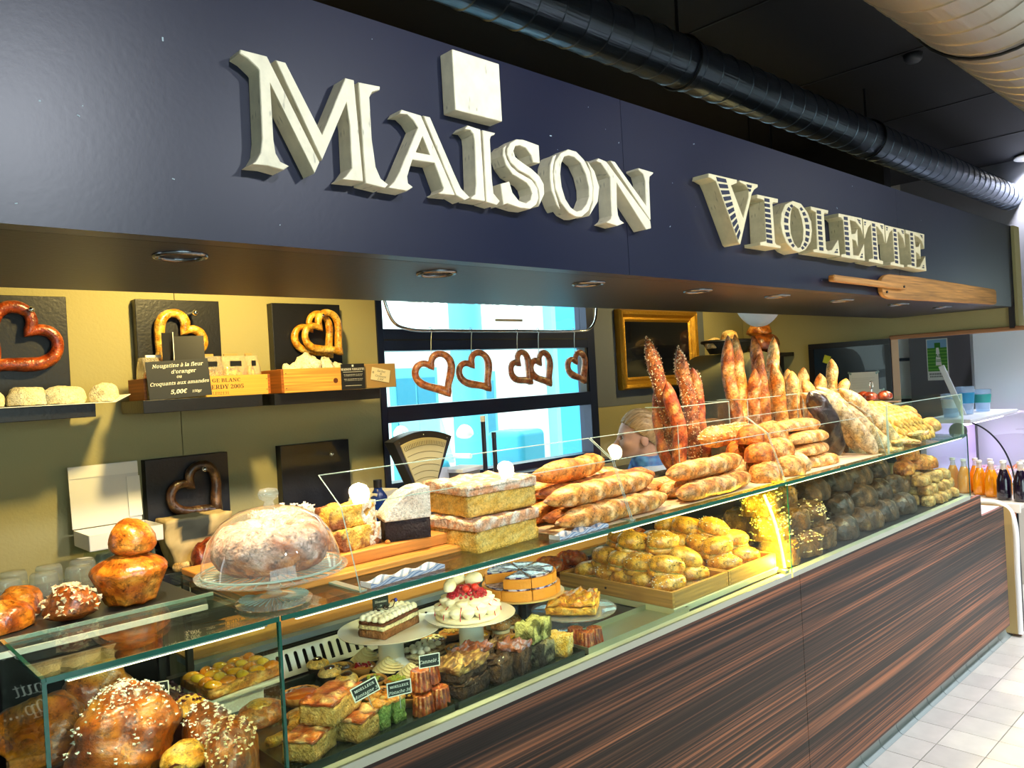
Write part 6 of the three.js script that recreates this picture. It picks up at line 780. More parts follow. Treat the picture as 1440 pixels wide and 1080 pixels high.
{ const y = 1.7735, wd = std(0xffe2a0, 0.6, { map: oakTex }), c = thing('wooden_crate', 'small knotty wooden crate of meringues with a black label', 'crate', [1.85, y, -3.26]);
  part('front_board', rbox(0.40, 0.105, 0.01, 0.002), wd, c, [-0.02, 0.0525, 0.09]); part('back_board', rbox(0.40, 0.105, 0.01, 0.002), wd, c, [-0.02, 0.0525, -0.09]); for (const x of [-0.226, 0.186]) part('end_board', rbox(0.012, 0.105, 0.19, 0.002), std(0xb27a36, 0.6, { map: oakTex }), c, [x, 0.0525, 0]); part('base_board', box(0.398, 0.008, 0.168), wd, c, [-0.02, 0.0045, 0]); part('knot', cyl(0.012, 0.012, 0.001, 14).rotateX(Math.PI / 2), std(0x5a2a12, 0.6), c, [0.035, 0.045, 0.0954]); for (const x of [-0.21, 0.17]) for (const q of [0.02, 0.085]) part('nail', cyl(0.0022, 0.0022, 0.002, 8).rotateX(Math.PI / 2), MAT.black, c, [x, q, 0.0955]);
  const lt = canvasTex(256, 224, (x, W, Hh) => { x.fillStyle = '#16171d'; x.fillRect(0, 0, W, Hh); x.fillStyle = '#eceade'; x.textAlign = 'center'; x.fillRect(118, 8, 20, 18); x.font = '600 27px serif'; x.fillText('MAISON VIOLETTE', W / 2, 58); x.fillRect(20, 70, 216, 3); for (let i = 0; i < 22; i++) { x.fillRect(28 + (i % 11) * 19, 92 + Math.floor(i / 11) * 40, 12 + (i * 7) % 6, 3); x.fillRect(34 + (i % 11) * 18, 104 + Math.floor(i / 11) * 40, 9 + (i * 5) % 6, 3); } x.fillRect(40, 190, 176, 3); });
  const lb = thing('shop_label', 'black label with the shop name pinned by the crate', 'label', [2.02, y, -3.165], 0); part('card', new THREE.BoxGeometry(0.125, 0.118, 0.003), [MAT.black, MAT.black, MAT.black, MAT.black, std(0xffffff, 0.6, { map: lt }), MAT.black], lb, [-0.045, 0.06, 0.004]);
  const kb = thing('kraft_box', 'flat brown kraft box jutting past the shelf end', 'box', [2.125, y, -3.22], 0); part('carton', rbox(0.2, 0.115, 0.09, 0.003), MAT.kraft, kb, [0.0, 0.0585, 0]);
  const tt = canvasTex(256, 150, (x, W, Hh) => { x.fillStyle = '#e6d7b0'; x.fillRect(0, 0, W, Hh); x.fillStyle = '#2a2a30'; x.textAlign = 'center'; x.font = 'italic 36px serif'; x.fillText('Sachet', W / 2, 44); x.font = 'italic 28px serif'; x.fillText('de', W / 2, 72); x.font = 'italic 34px serif'; x.fillText('Croissant', W / 2, 104); x.fillText('2,50€', W / 2, 138); });
  const tg = thing('paper_tag', 'cream tag handwritten 2,50€ hung on the kraft box', 'tag', [2.135, y + 0.062, -3.172], [0, 0, -0.2]); part('card', new THREE.BoxGeometry(0.105, 0.06, 0.0015), [MAT.paper, MAT.paper, MAT.paper, MAT.paper, std(0xffffff, 0.8, { map: tt }), MAT.paper], tg); part('eyelet', new THREE.TorusGeometry(0.004, 0.001, 6, 14), MAT.darkSteel, tg, [-0.044, 0.006, 0.001]);
  [[1.72, 0.09, 0.02, 0.5], [1.8, 0.12, 0.05, 0.1], [1.89, 0.1, 0.03, -0.3], [1.95, 0.08, 0.02, 0.7]].forEach(([x, L, dy, ry], i) => solo('crumpled_meringue', ['flat white meringue at the crate corner', 'tallest twisted meringue rising out of the crate', 'grey-white meringue beside the tallest one in the crate', 'small meringue near the black label'][i], 'meringue', loafGeo(L, 0.09, 0.1, { seed: 230 + i, slashes: 0, rough: 0.3, col: ramp(0xf5efe0, 0xe2d8c0, 0xb8a884), tone: 0.15, box: 0.7 }), MAT.crumb, [x, y + 0.009 + dy, -3.26], ry));
}
{ // open white cake box on a glass jar; paper bag with brioche
  const jar = thing('glass_jar', 'big square glass jar with embossed ribs by the rear wall', 'jar', [0.95, 1.03, -3.27]); part('body', sculpt(new THREE.BoxGeometry(0.2, 0.2, 0.16, 8, 16, 8), (v) => { v.y += 0.1; const e = 1 - 0.12 * smooth(0.15, 0.2, v.y); v.x *= e * (1 + 0.015 * Math.sin(v.y * 150)); v.z *= e; }), phys(0xdfeee2, 0.04, { transmission: 0.95, thickness: 0 }), jar); part('handle', tube([[0.09, 0.18, 0], [0.125, 0.17, 0], [0.13, 0.1, 0], [0.1, 0.06, 0]], 0.008, 20, 8), phys(0xdfeee2, 0.04, { transmission: 0.9, thickness: 0 }), jar);
  const rb = thing('jar_shelf', 'thin grey shelf under the glass jar by the rear wall', 'shelf', [0.93, 1.015, -3.3]); part('board', rbox(0.5, 0.028, 0.28, 0.003), std(0x7d7c6c, 0.6), rb); for (const x of [-0.2, 0.2]) part('bracket', bx(x - 0.01, x + 0.01, -0.05, -0.0145, -0.148, -0.1), MAT.darkSteel, rb);
  const cb = thing('cake_box', 'open white card cake box with upright lid on the glass jar', 'box', [0.96, 1.2335, -3.27]); const w = 0.26, d = 0.2, cm = std(0xe9e5db, 0.7); part('base', box(w, 0.003, d), cm, cb, [0, 0.0015, 0]); part('front_side', box(w, 0.055, 0.003), cm, cb, [0, 0.0305, d / 2]); part('back_side', box(w, 0.055, 0.003), cm, cb, [0, 0.0305, -d / 2]); for (const x of [-w / 2, w / 2]) part('end_side', box(0.003, 0.055, d - 0.004), cm, cb, [x, 0.0305, 0]); part('lid', box(w - 0.005, 0.24, 0.003), std(0xdcd8d0, 0.7), cb, [-0.005, 0.18, -d / 2 - 0.02], [-0.1, 0, 0]); part('lid_flap', box(w - 0.005, 0.045, 0.003), cm, cb, [-0.005, 0.275, -d / 2 - 0.026], [-0.05, 0, 0]); part('lid_side_flap', box(0.05, 0.16, 0.003), cm, cb, [0.1, 0.16, -d / 2 - 0.012], [-0.1, 0, 0]);
  const kp = thing('paper_bag', 'crumpled kraft bag with dark panel, spilling brioche', 'paper bag', [1.26, 1.0905, -3.3]); part('bag', sculpt(new THREE.BoxGeometry(0.27, 0.2, 0.12, 16, 14, 8), (v) => { v.y += 0.1; const k = 0.75 + 0.25 * smooth(0, 0.14, v.y); v.x *= k; v.x += 0.014 * fbm(v.y * 14, v.z * 20, 1, 3); v.z += 0.018 * fbm(v.x * 16, v.y * 16, 3, 3); v.y += 0.012 * fbm(v.x * 20, 2, v.z * 20, 2) * smooth(0.05, 0.2, v.y); if (v.y < 0) v.y = 0; }, (v) => Math.abs(v.x + 0.02) < 0.065 && v.y > 0.11 ? [0.03, 0.035, 0.03] : mixc([0.42, 0.3, 0.12], [0.62, 0.46, 0.22], smooth(-0.3, 0.3, speck(v, 20, 4)))), std(0xffffff, 0.7, { vertexColors: true }), kp);
  solo('brown_brioche', 'reddish brown brioche loaf before the paper bag', 'brioche', loafGeo(0.17, 0.1, 0.12, { seed: 240, slashes: 2, col: CR.red, tone: 0.55 }), MAT.glazed, [1.27, 1.0905, -3.165 - 0.0], 0.3); solo('sugared_brown_brioche', 'sugar-topped brown brioche leaning by the paper bag', 'brioche', loafGeo(0.15, 0.09, 0.1, { seed: 241, slashes: 0, col: CR.red, tone: 0.75 }), MAT.glazed, [1.37, 1.0905, -3.18], 0.9); solo('baguette_end', 'cut baguette end lying on the low shelf edge', 'bread', baguetteGeo(0.13, 0.02, { seed: 33, col: CR.pale, tone: 0.4, tip: 0.2, cuts: 2 }), MAT.crust, [1.19, 1.0905, -3.13 - 0.09], 0.35);
}
solo('low_cabinet', 'low dark cabinet along the rear wall under the panels', 'cabinet', bx(-1.2, 1.88, 0.002, 0.96, -3.44, -3.0), std(0x2b302c, 0.4));
// back work counter with weighing scale, books, pens
{ const bc = thing('back_counter', 'dark work counter along the rear wall under the window', 'counter', [0, 0, 0]); part('top', rbox(2.96, 0.035, 0.46, 0.004).translate(3.38, 1.1325, -3.21), std(0x1f2a3f, 0.3), bc); part('steel_edge', bx(1.9, 4.86, 1.135, 1.149, -2.979, -2.972), MAT.steel, bc); part('carcass', bx(1.92, 4.85, 0.002, 1.1148, -3.44, -3.02), std(0x2a2f3a, 0.5), bc);
  const Y = 1.1505, sc = thing('fan_scale', 'old fan-shaped shop scale with cream dial and black rim', 'scale', [2.285, Y, -3.1], 0.0);
  const fan = (r0, r1, hw, dep) => { const s = new THREE.Shape(), n = 20; for (let i = 0; i <= n; i++) { const a = Math.PI / 2 + hw - 2 * hw * i / n; s.lineTo(Math.cos(a) * r1, Math.sin(a) * r1); } for (let i = n; i >= 0; i--) { const a = Math.PI / 2 + hw - 2 * hw * i / n; s.lineTo(Math.cos(a) * r0, Math.sin(a) * r0); } return new THREE.ExtrudeGeometry(s, { depth: dep, bevelEnabled: true, bevelSize: 0.004, bevelThickness: 0.004, bevelSegments: 2 }); };
  part('rim', fan(0.06, 0.4, 0.44, 0.07).translate(0, 0, -0.035), std(0x20222c, 0.4), sc); part('dial', fan(0.085, 0.368, 0.37, 0.004).translate(0, 0, 0.0372), std(0xc4b684, 0.5), sc); for (let k = 0; k < 8; k++) { const r = 0.12 + k * 0.031, p = []; for (let i = 0; i <= 12; i++) { const a = Math.PI / 2 + 0.35 - 0.7 * i / 12; p.push([Math.cos(a) * r, Math.sin(a) * r, 0.046]); } part('dial_arc', tube(p, 0.0013, 24, 4), std(0x6f6230, 0.6), sc); } { const gs = []; for (let i = 0; i <= 24; i++) { const a = Math.PI / 2 + 0.35 - 0.7 * i / 24; gs.push(rod([Math.cos(a) * 0.34, Math.sin(a) * 0.34, 0.046], [Math.cos(a) * 0.358, Math.sin(a) * 0.358, 0.046], 0.0013, 4)); } part('dial_ticks', merge(gs), std(0x4a4020, 0.6), sc).userData.kind = 'stuff'; } part('base', rbox(0.26, 0.055, 0.2, 0.02, 3).translate(0, 0.0275, -0.0), std(0x1c2030, 0.35), sc); for (const a of [-0.38, 0, 0.38]) part('rivet', new THREE.SphereGeometry(0.004, 8, 6), MAT.chrome, sc, [Math.sin(a) * 0.387, Math.cos(a) * 0.387, 0.04]);
  const book = (lab, x, y, z, w, h, d, c, ry) => solo('book', lab, 'book', merge([at(rbox(w, h, d, 0.002), 0, h / 2, 0)]), std(c, 0.7), [x, y, z], ry);
  const stack = thing('paper_stack', 'thick stack of pale papers beside the fan scale', 'paper', [2.02, Y, -3.12], 0.3); for (let i = 0; i < 6; i++) part('pad', rbox(0.2 - 0.004 * i, 0.024, 0.15, 0.002), [MAT.paper, std(0xd8d0b4, 0.8)][i % 2], stack, [0.004 * (i % 3), 0.0125 + i * 0.0245, 0], [0, 0.05 * (i % 3), 0]);
  book('white upright folder between scale and pens', 2.46, Y, -3.17, 0.1, 0.2, 0.03, 0xdfe4ee, 0.2); book('grey block of notepads beside the white folder', 2.60, Y, -3.17, 0.15, 0.17, 0.12, 0x9a958c, 0.1); book('white notepad lying on the grey block', 2.60, Y + 0.171, -3.17, 0.2, 0.018, 0.16, 0xeef1f4, 0.25);
  [[2.66, 0.42, 'taller black marker pole with white tip by the window'], [2.73, 0.33, 'shorter black marker pole beside the taller']].forEach(([x, h, lab], i) => { const g = thing('marker_pole', lab, 'pole', [x, Y, -3.05]); part('shaft', cyl(0.012, 0.012, h, 14).translate(0, h / 2, 0), std(0x161a2c, 0.4), g); part('cap', cyl(0.013, 0.013, 0.03, 14).translate(0, h + 0.0152, 0), i ? std(0x2a2c34, 0.4) : MAT.white, g); });
  const bl = thing('blue_bottle', 'dark blue bottle with black cap behind the sponge cakes', 'bottle', [2.0, Y, -2.995 - 0.05]); part('body', lathe([[0, 0], [0.04, 0], [0.04, 0.13], [0.02, 0.16], [0.018, 0.17], [0, 0.17]], 20), std(0x16306c, 0.25), bl); part('cap', cyl(0.02, 0.02, 0.035, 16).translate(0, 0.188, 0), MAT.black, bl);
  const st = thing('wall_socket', 'double grey wall socket above the back counter', 'socket', [2.92, 1.185, -3.44]); part('plate', rbox(0.1, 0.055, 0.01, 0.003), std(0x9ea3a4, 0.5), st, [0, 0, 0.006]); for (const x of [-0.025, 0.025]) part('outlet', cyl(0.017, 0.017, 0.004, 16).rotateX(Math.PI / 2), std(0x6c7074, 0.5), st, [x, 0, 0.0125]);
  const ph = thing('red_stapler', 'small red stapler lying on the back counter', 'stapler', [2.47, Y, -3.03], 0.2); part('arm', rbox(0.1, 0.014, 0.022, 0.005), std(0xc4233a, 0.4), ph, [0, 0.026, 0], [0, 0, 0.12]); part('base', rbox(0.1, 0.01, 0.024, 0.003), std(0xa31c30, 0.4), ph, [0, 0.0055, 0]);
  solo('card_terminal', 'black card terminal lying on the back counter', 'terminal', rbox(0.16, 0.04, 0.08, 0.012, 3).translate(0, 0.02, 0), MAT.black, [2.78, Y, -3.03], 0.2); const cx = thing('carton', 'small open brown carton below the fan scale', 'box', [2.2, Y, -2.995 - 0.025], 0); part('carton_body', rbox(0.13, 0.05, 0.03, 0.002), MAT.kraft, cx, [0, 0.026, 0]);
}
{ // gold frame with dark picture
  const f = thing('picture_frame', 'ornate gilt frame around a dark blank picture', 'picture', [4.73, 1.945, BZ]); const gold = std(0xb98a2c, 0.38, { metalness: 0.75, bumpMap: grainBump, bumpScale: 0.004 }), W = 0.94, Hh = 0.56, prof = (L) => { const s = new THREE.Shape([[0, 0], [0.085, 0], [0.085, 0.02], [0.07, 0.032], [0.055, 0.026], [0.035, 0.05], [0.012, 0.058], [0, 0.04]].map((p) => new THREE.Vector2(...p))); return s; };
  for (const [L, rz, x, y] of [[W, 0, 0, -Hh / 2], [W, Math.PI, 0, Hh / 2], [Hh, Math.PI / 2, W / 2, 0], [Hh, -Math.PI / 2, -W / 2, 0]]) { const g = new THREE.ExtrudeGeometry(prof(L), { depth: L, bevelEnabled: false }); const p = g.attributes.position; for (let i = 0; i < p.count; i++) { const y0 = p.getX(i), z0 = p.getY(i), t = p.getZ(i) / L; p.setXYZ(i, (t - 0.5) * (L - 2 * y0), y0, z0 + 0.002); } g.computeVertexNormals(); uvMetres(g); const m = part('rail', g, gold, f, [x, y, 0], [0, 0, rz]); const bd = []; for (let k = 0; k < L / 0.035; k++) bd.push(new THREE.SphereGeometry(0.009, 7, 5).scale(1.2, 0.8, 0.8).translate(-L / 2 + 0.03 + k * 0.035 * (L - 0.06) / L, 0.018, 0.052)); part('beading', merge(bd), gold, m).userData.kind = 'stuff'; }
  part('canvas', box(W - 0.16, Hh - 0.16, 0.01), phys(0x0c0e16, 0.18, { clearcoat: 0.6 }), f, [0, 0, 0.014]); }
{ // bread slicer with baskets of loaves on top
  const g = thing('bread_slicer', 'olive hooded bread slicing machine in the rear corner', 'machine', [5.2, 0, -3.12]); const om = std(0x77765c, 0.6); const s = new THREE.Shape(); s.moveTo(-0.3, 0); s.lineTo(0.3, 0); s.lineTo(0.3, 1.55); s.quadraticCurveTo(0.3, 1.86, 0, 1.87); s.quadraticCurveTo(-0.3, 1.86, -0.3, 1.55); s.closePath(); part('hood', new THREE.ExtrudeGeometry(s, { depth: 0.5, bevelEnabled: true, bevelSize: 0.012, bevelThickness: 0.012, bevelSegments: 3, curveSegments: 16 }).translate(0, 0.002, -0.26), om, g); part('lever', tube([[0.02, 1.2, 0.27], [0.03, 1.32, 0.3], [0.05, 1.4, 0.29]], 0.012, 16, 8), std(0xd8d2bc, 0.5), g);
  const basket = (lab, x, y, z, w) => { const b = thing('bread_basket', lab, 'basket', [x, y, z]); part('rim', new THREE.TorusGeometry(w / 2, 0.012, 8, 36).rotateX(Math.PI / 2).scale(1, 1, 0.7), MAT.black, b, [0, 0.085, 0]); part('bowl', lathe([[0, 0], [w * 0.36, 0], [w * 0.49, 0.085], [w * 0.47, 0.085], [w * 0.34, 0.008], [0, 0.008]], 36).scale(1, 1, 0.7), std(0x1c1a1a, 0.7, { bumpMap: crumbBump, bumpScale: 0.006 }), b); };
  basket('black basket of pale loaves on the slicer hood', 5.12, 1.885, -3.1, 0.46); [[5.0, 0.2], [5.2, -0.1], [5.1, 0.6]].forEach(([x, ry], i) => solo('basket_loaf', 'pale loaf in the black basket on the slicer', 'loaf', loafGeo(0.22, 0.12, 0.08, { seed: 250 + i, col: CR.pale, tone: 0.4, slashes: 2 }), MAT.crust, [x, 1.92 + (i === 2 ? 0.05 : 0), -3.1 + 0.03 * i - 0.03], ry, 'pale loaves on the slicer'));
  const sh = thing('corner_shelf', 'dark bracket shelf in the corner under the great brioche', 'shelf', [5.72, 1.86, -3.2]); part('board', rbox(0.42, 0.03, 0.4, 0.004), MAT.black, sh); part('back_bracket', bx(-0.02, 0.02, -0.16, -0.016, -0.24, -0.19), MAT.black, sh); const wb = thing('wood_case', 'low dark case with copper-brown slats under the great brioche', 'case', [5.66, 1.62, -3.0]); part('body', rbox(0.36, 0.2, 0.12, 0.03, 3), MAT.black, wb); for (let i = 0; i < 6; i++) part('slat', rbox(0.045, 0.13, 0.01, 0.002), std([0xa8622a, 0x8a4a1c, 0xc07a38][i % 3], 0.5), wb, [-0.13 + i * 0.052, 0, 0.066]); part('post', bx(-0.02, 0.02, 0.1005, 0.2248, -0.04, 0.04), MAT.black, wb);
  const gb = thing('great_brioche', 'huge dark two-tier brioche on the corner shelf', 'brioche', [5.66, 1.8755, -3.12]); part('body', bunGeo(0.3, 0.17, { seed: 77, col: CR.brown, tone: 0.65, rough: 0.12, n: 28, D: 0.24 }), MAT.glazed, gb); part('topknot', bunGeo(0.19, 0.12, { seed: 78, col: CR.gold, tone: 0.65, rough: 0.1, n: 24 }), MAT.glazed, gb, [-0.04, 0.13, 0]); }
{ // crumpled white lamp shade dipping below the soffit
  const g = thing('pendant_lamp', 'white scalloped glass pendant shade hanging past the soffit', 'lamp', [4.73, 2.035, -2.62]); part('shade', skin(14, 40, (u, a) => { const r = u < 0.02 ? 0 : 0.155 * Math.sin(Math.min(1, u) * 1.5) ; return V3(Math.cos(a) * r * (1 + 0.06 * Math.cos(a * 6) * u), u * u * 0.2 + 0.012 * u * Math.cos(a * 6), -Math.sin(a) * r * (1 + 0.06 * Math.cos(a * 6) * u)); }), std(0xeef1f8, 0.4, { side: THREE.DoubleSide }), g); part('cord', cyl(0.004, 0.004, CEIL - 2.2, 8).translate(0, (CEIL - 2.2) / 2 + 0.18, 0), MAT.black, g); part('cap', cyl(0.03, 0.05, 0.05, 16).translate(0, 0.2, 0), MAT.chrome, g); for (let i = 0; i < 3; i++) { const a = i * 2.09; part('stay', rod([0.03 * Math.cos(a), 0.19, 0.03 * Math.sin(a)], [0.148 * Math.cos(a), 0.19, 0.148 * Math.sin(a)], 0.003, 6), MAT.chrome, g); } }
// ---------------------------------------------------------------- end wall and what lies beyond it
{ const b = thing('blackboard', 'navy framed blackboard on the end wall behind the baguettes', 'blackboard', [5.945, 0, 0]); part('slate', bx(-0.02, 0, 1.05, 1.89, -2.835, -2.30), phys(0x16283c, 0.3, { clearcoat: 0.3 }), b); for (const [y0, y1, z0, z1] of [[1.885, 1.925, -2.875, -2.262], [1.02, 1.06, -2.875, -2.262], [1.0605, 1.8845, -2.875, -2.836], [1.0605, 1.8845, -2.30, -2.262]]) part('frame_bar', bx(-0.03, -0.0005, y0, y1, z0, z1), std(0x10131c, 0.4), b);
  const sheet = (lab, z0, z1, y0, y1, x, stamp) => { const t = canvasTex(256, 360, (c, W, Hh) => { c.fillStyle = '#e6e4dc'; c.fillRect(0, 0, W, Hh); c.fillStyle = '#a9a8a0'; for (let i = 0; i < 14; i++) c.fillRect(24, 84 + i * 18, 200 - (i * 37) % 70, 3); if (stamp) { c.fillStyle = '#6f7f9e'; c.fillRect(24, 40, 120, 24); } }); const p = thing('notice_sheet', lab, 'paper', [x, (y0 + y1) / 2, (z0 + z1) / 2], -Math.PI / 2); part('page', new THREE.BoxGeometry(z1 - z0, y1 - y0, 0.0012), [MAT.paper, MAT.paper, MAT.paper, MAT.paper, std(0xffffff, 0.85, { map: t }), MAT.paper], p); for (const s of [-1, 1]) part('tape', box(0.03, 0.014, 0.0008), MAT.clearEdge, p, [s * (z1 - z0) / 2 * 0.95, (y1 - y0) / 2 - 0.006, 0.0014], [0, 0, s * 0.6]); };
  sheet('smaller white notice taped high on the blackboard', -2.57, -2.355, 1.5, 1.69, 5.921, false); sheet('long white notice with blue-grey stamp hung on the blackboard', -2.60, -2.32, 1.12, 1.56, 5.918, true);
  solo('magnet_sticker', 'small yellow-green sticker at the blackboard top corner', 'sticker', box(0.004, 0.06, 0.05), std(0xb9c23a, 0.6), [5.921, 1.80, -2.735], [0.35, 0, 0]); }
// the neighbouring stall
const stall = struct('wall_stall'); part('panel', bx(8.0, 8.1, 0, CEIL, -2.88, -0.9), std(0x73747a, 0.7), stall); part('panel', bx(8.0, 8.1, 0, CEIL, BZ, -3.08), hall, stall); part('lintel', bx(8.0, 8.1, 2.05, CEIL, -3.08, -2.88), hall, stall); part('panel', bx(6.1, 8.1, 0, CEIL, BZ - 0.12, BZ - 0.005), hall, stall);
{ const d = struct('door_1'); part('leaf', bx(8.11, 8.14, 0.002, 2.05, -3.08, -2.88), std(0xe9f3f6, 0.5), d); for (const y of [0.9, 1.35, 1.75]) part('rail', bx(8.09, 8.1095, y, y + 0.03, -3.07, -2.89), std(0x3b4a5e, 0.5), d);
  const p = thing('farm_poster', 'green organic farming poster with white AB emblem on grey wall', 'poster', [7.995, 1.748, -2.63], -Math.PI / 2); const t = canvasTex(256, 512, (c, W, Hh) => { c.fillStyle = '#f2f6f0'; c.fillRect(0, 0, W, Hh); c.fillStyle = '#8fc4e6'; c.fillRect(10, 10, 236, 110); c.fillStyle = '#4f9e3a'; c.fillRect(10, 110, 236, 290); c.fillStyle = '#7cc052'; for (let i = 0; i < 7; i++) c.fillRect(10, 130 + i * 40, 236, 14); c.fillStyle = '#3c8a2e'; c.fillRect(100, 50, 70, 60); c.fillStyle = '#f6f8f2'; c.beginPath(); c.moveTo(105, 330); c.lineTo(118, 110); c.lineTo(150, 110); c.lineTo(178, 330); c.closePath(); c.fill(); c.fillStyle = '#3c8a2e'; c.font = 'bold 58px sans-serif'; c.textAlign = 'center'; c.fillText('AB', 140, 230); c.fillRect(112, 258, 56, 8); c.fillRect(112, 276, 56, 8); c.fillStyle = '#6f7a74'; for (let i = 0; i < 10; i++) { c.fillRect(24 + i * 21, 424, 15, 20); c.fillRect(30 + i * 20, 456, 13, 18); } });
  part('sheet', new THREE.BoxGeometry(0.185, 0.39, 0.003), [MAT.paper, MAT.paper, MAT.paper, MAT.paper, std(0xffffff, 0.6, { map: t }), MAT.paper], p);
  const f = thing('white_fridge', 'tall white fridge with pale glass door beyond the pass-through', 'fridge', [7.83, 0, -1.93]); part('body', rbox(0.3, 2.0, 0.66, 0.02).translate(0, 1.0, 0), std(0xdfeaf2, 0.3), f); part('door', rbox(0.03, 1.9, 0.6, 0.01).translate(-0.166, 1.03, 0), phys(0xeaf3fa, 0.12, { clearcoat: 1 }), f); part('handle', cyl(0.01, 0.01, 0.5, 10).translate(-0.2, 1.1, 0.26), MAT.chrome, f); }
{ // second refrigerated counter
  const g = thing('chilled_counter', 'chilled salad counter with curved glass, lit lilac, beyond the bakery', 'counter', [0, 0, 0]); const lil = std(0xd9cdee, 0.4); part('plinth', bx(5.98, 7.5, 0.002, 0.78, -2.2, -1.75), std(0xbfb8a8, 0.6), g); part('well', bx(6.35, 7.5, 0.781, 0.80, -2.2, -1.76), lil, g); part('back_wall', bx(6.35, 7.5, 0.801, 1.27, -2.24, -2.2), lil, g); part('canopy', rbox(1.2, 0.03, 0.34, 0.008).translate(6.93, 1.29, -2.05), std(0xeef2fb, 0.3), g);
  const pr = []; for (let i = 0; i <= 14; i++) { const t = i / 14 * Math.PI / 2; pr.push([0.82 + 0.47 * Math.cos(t), -1.96 + 0.33 * Math.sin(t)]); } const P = [], I = []; pr.forEach(([y, z]) => P.push(6.36, y, z, 7.5, y, z)); for (let i = 0; i < 14; i++) I.push(2 * i, 2 * i + 2, 2 * i + 1, 2 * i + 1, 2 * i + 2, 2 * i + 3); const cg = new THREE.BufferGeometry(); cg.setAttribute('position', new THREE.Float32BufferAttribute(P, 3)); cg.setIndex(I); cg.computeVertexNormals(); part('curved_glass', cg, new THREE.MeshPhysicalMaterial({ color: 0xffffff, roughness: 0, transmission: 1, thickness: 0, side: THREE.DoubleSide }), g); part('glass_edge', tube(pr.map(([y, z]) => [6.36, y, z]), 0.006, 30, 6), std(0x2a3540, 0.3), g); part('end_disc', cyl(0.06, 0.06, 0.02, 24).rotateZ(Math.PI / 2).translate(6.335, 1.22, -1.97), std(0x6d7a74, 0.5), g);
  part('light_tube', cyl(0.012, 0.012, 1.05, 12).rotateZ(Math.PI / 2).translate(6.93, 1.255, -1.98), std(0xffffff, 0.4, { emissive: RGB(0xf2d8ff), emissiveIntensity: 9 }), g); const L = new THREE.RectAreaLight(RGB(0xf0d4ff), 22, 1.05, 0.03); L.position.set(6.93, 1.235, -1.98); L.lookAt(6.93, 0.8, -1.95); scene.add(L);
  const cols = [[0xd64a1c, 'orange carrot salad', 'dish'], [0x7a1460, 'purple beetroot salad', 'dish'], [0xe9b8d0, 'pink taramasalata', 'dish'], [0xf08a3a, 'orange lentil salad', 'dish'], [0x5c9a3a, 'green bean salad', 'dish'], [0xc23a70, 'magenta cabbage salad', 'dish'], [0x8a2a9a, 'violet aubergine salad', 'dish'], [0xe8a0c0, 'pale pink salmon salad', 'dish']];
  cols.forEach(([c, nm], i) => { const t = thing('salad_dish', `white oblong dish of ${nm} in the chilled counter`, 'dish', [6.5 + (i % 4) * 0.24, 0.801, -1.86 - Math.floor(i / 4) * 0.19]); part('dish', trayGeo(0.2, 0.15, 0.05, 0.006), MAT.porcelain, t); const sg = slab(0.186, 0.03, 0.136, 300 + i, 0.012, 12)((v) => { const q = RGB(c); return mixc([q.r, q.g, q.b], [1, 0.95, 0.9], 0.25 * smooth(0, 0.4, speck(v, 60, i))); }); part('salad', sg, MAT.glazed, t, [0, 0.0065, 0]); });
  [[6.55, -2.08, 0.18], [6.9, -2.08, 0.22], [7.25, -2.06, 0.18]].forEach(([x, z, h], i) => { const t = thing('salad_tub', ['clear tub nearest the tilted panel on the chilled counter', 'middle clear tub on the chilled counter canopy', 'far clear tub on the chilled counter canopy'][i], 'tub', [x, 1.3055, z]); part('tub', lathe([[0, 0], [0.05, 0], [0.068, h], [0.064, h], [0.047, 0.004], [0, 0.004]], 24), phys(0xe6f4ff, 0.06, { transmission: 0.75, thickness: 0 }), t); part('band', lathe([[0.0585, h * 0.4], [0.0655, h * 0.78]], 24), std([0xdfe8f2, 0x2f9ac8, 0x38a8a0][i], 0.5), t); });
  const tp = thing('tilted_panel', 'narrow white panel leaning beside the tubs', 'panel', [6.42, 1.3055, -2.0], [0, 0, 0.0]); part('panel', rbox(0.02, 0.4, 0.04, 0.004).rotateX(-0.35).translate(0, 0.21, -0.02), std(0xdfe9f2, 0.35), tp);
  const led = thing('bottle_ledge', 'pale sloping ledge under the juice bottles', 'ledge', [0, 0, 0]); part('shelf', bx(5.70, 6.34, 0.781, 0.80, -2.05, -1.44), std(0xd8d4c8, 0.5), led); part('lip', rbox(0.02, 0.06, 0.62, 0.004).translate(5.69, 0.79, -1.745), MAT.white, led); part('leg', bx(5.72, 5.74, 0.002, 0.7805, -2.0, -1.96), MAT.darkSteel, led); part('leg', bx(5.72, 5.74, 0.002, 0.7805, -1.5, -1.46), MAT.darkSteel, led);
  const bottle = (name, lab, col, h, gr) => { const t = thing(name, lab, 'bottle', [0, 0, 0], 0, gr); part('juice', lathe([[0, 0.002], [0.042, 0.002], [0.044, 0.02], [0.043, h * 0.5], [0.02, h * 0.78], [0, h * 0.78]], 24), phys(col, 0.15, { clearcoat: 1 }), t); part('neck', lathe([[0.019, h * 0.781], [0.015, h * 0.9], [0.018, h * 0.94]], 16), phys(0xf4f4ee, 0.05, { transmission: 0.7, thickness: 0 }), t); part('cap', cyl(0.018, 0.018, h * 0.06, 16).translate(0, h * 0.97, 0), std(0xf2f0ea, 0.4), t); return t; };
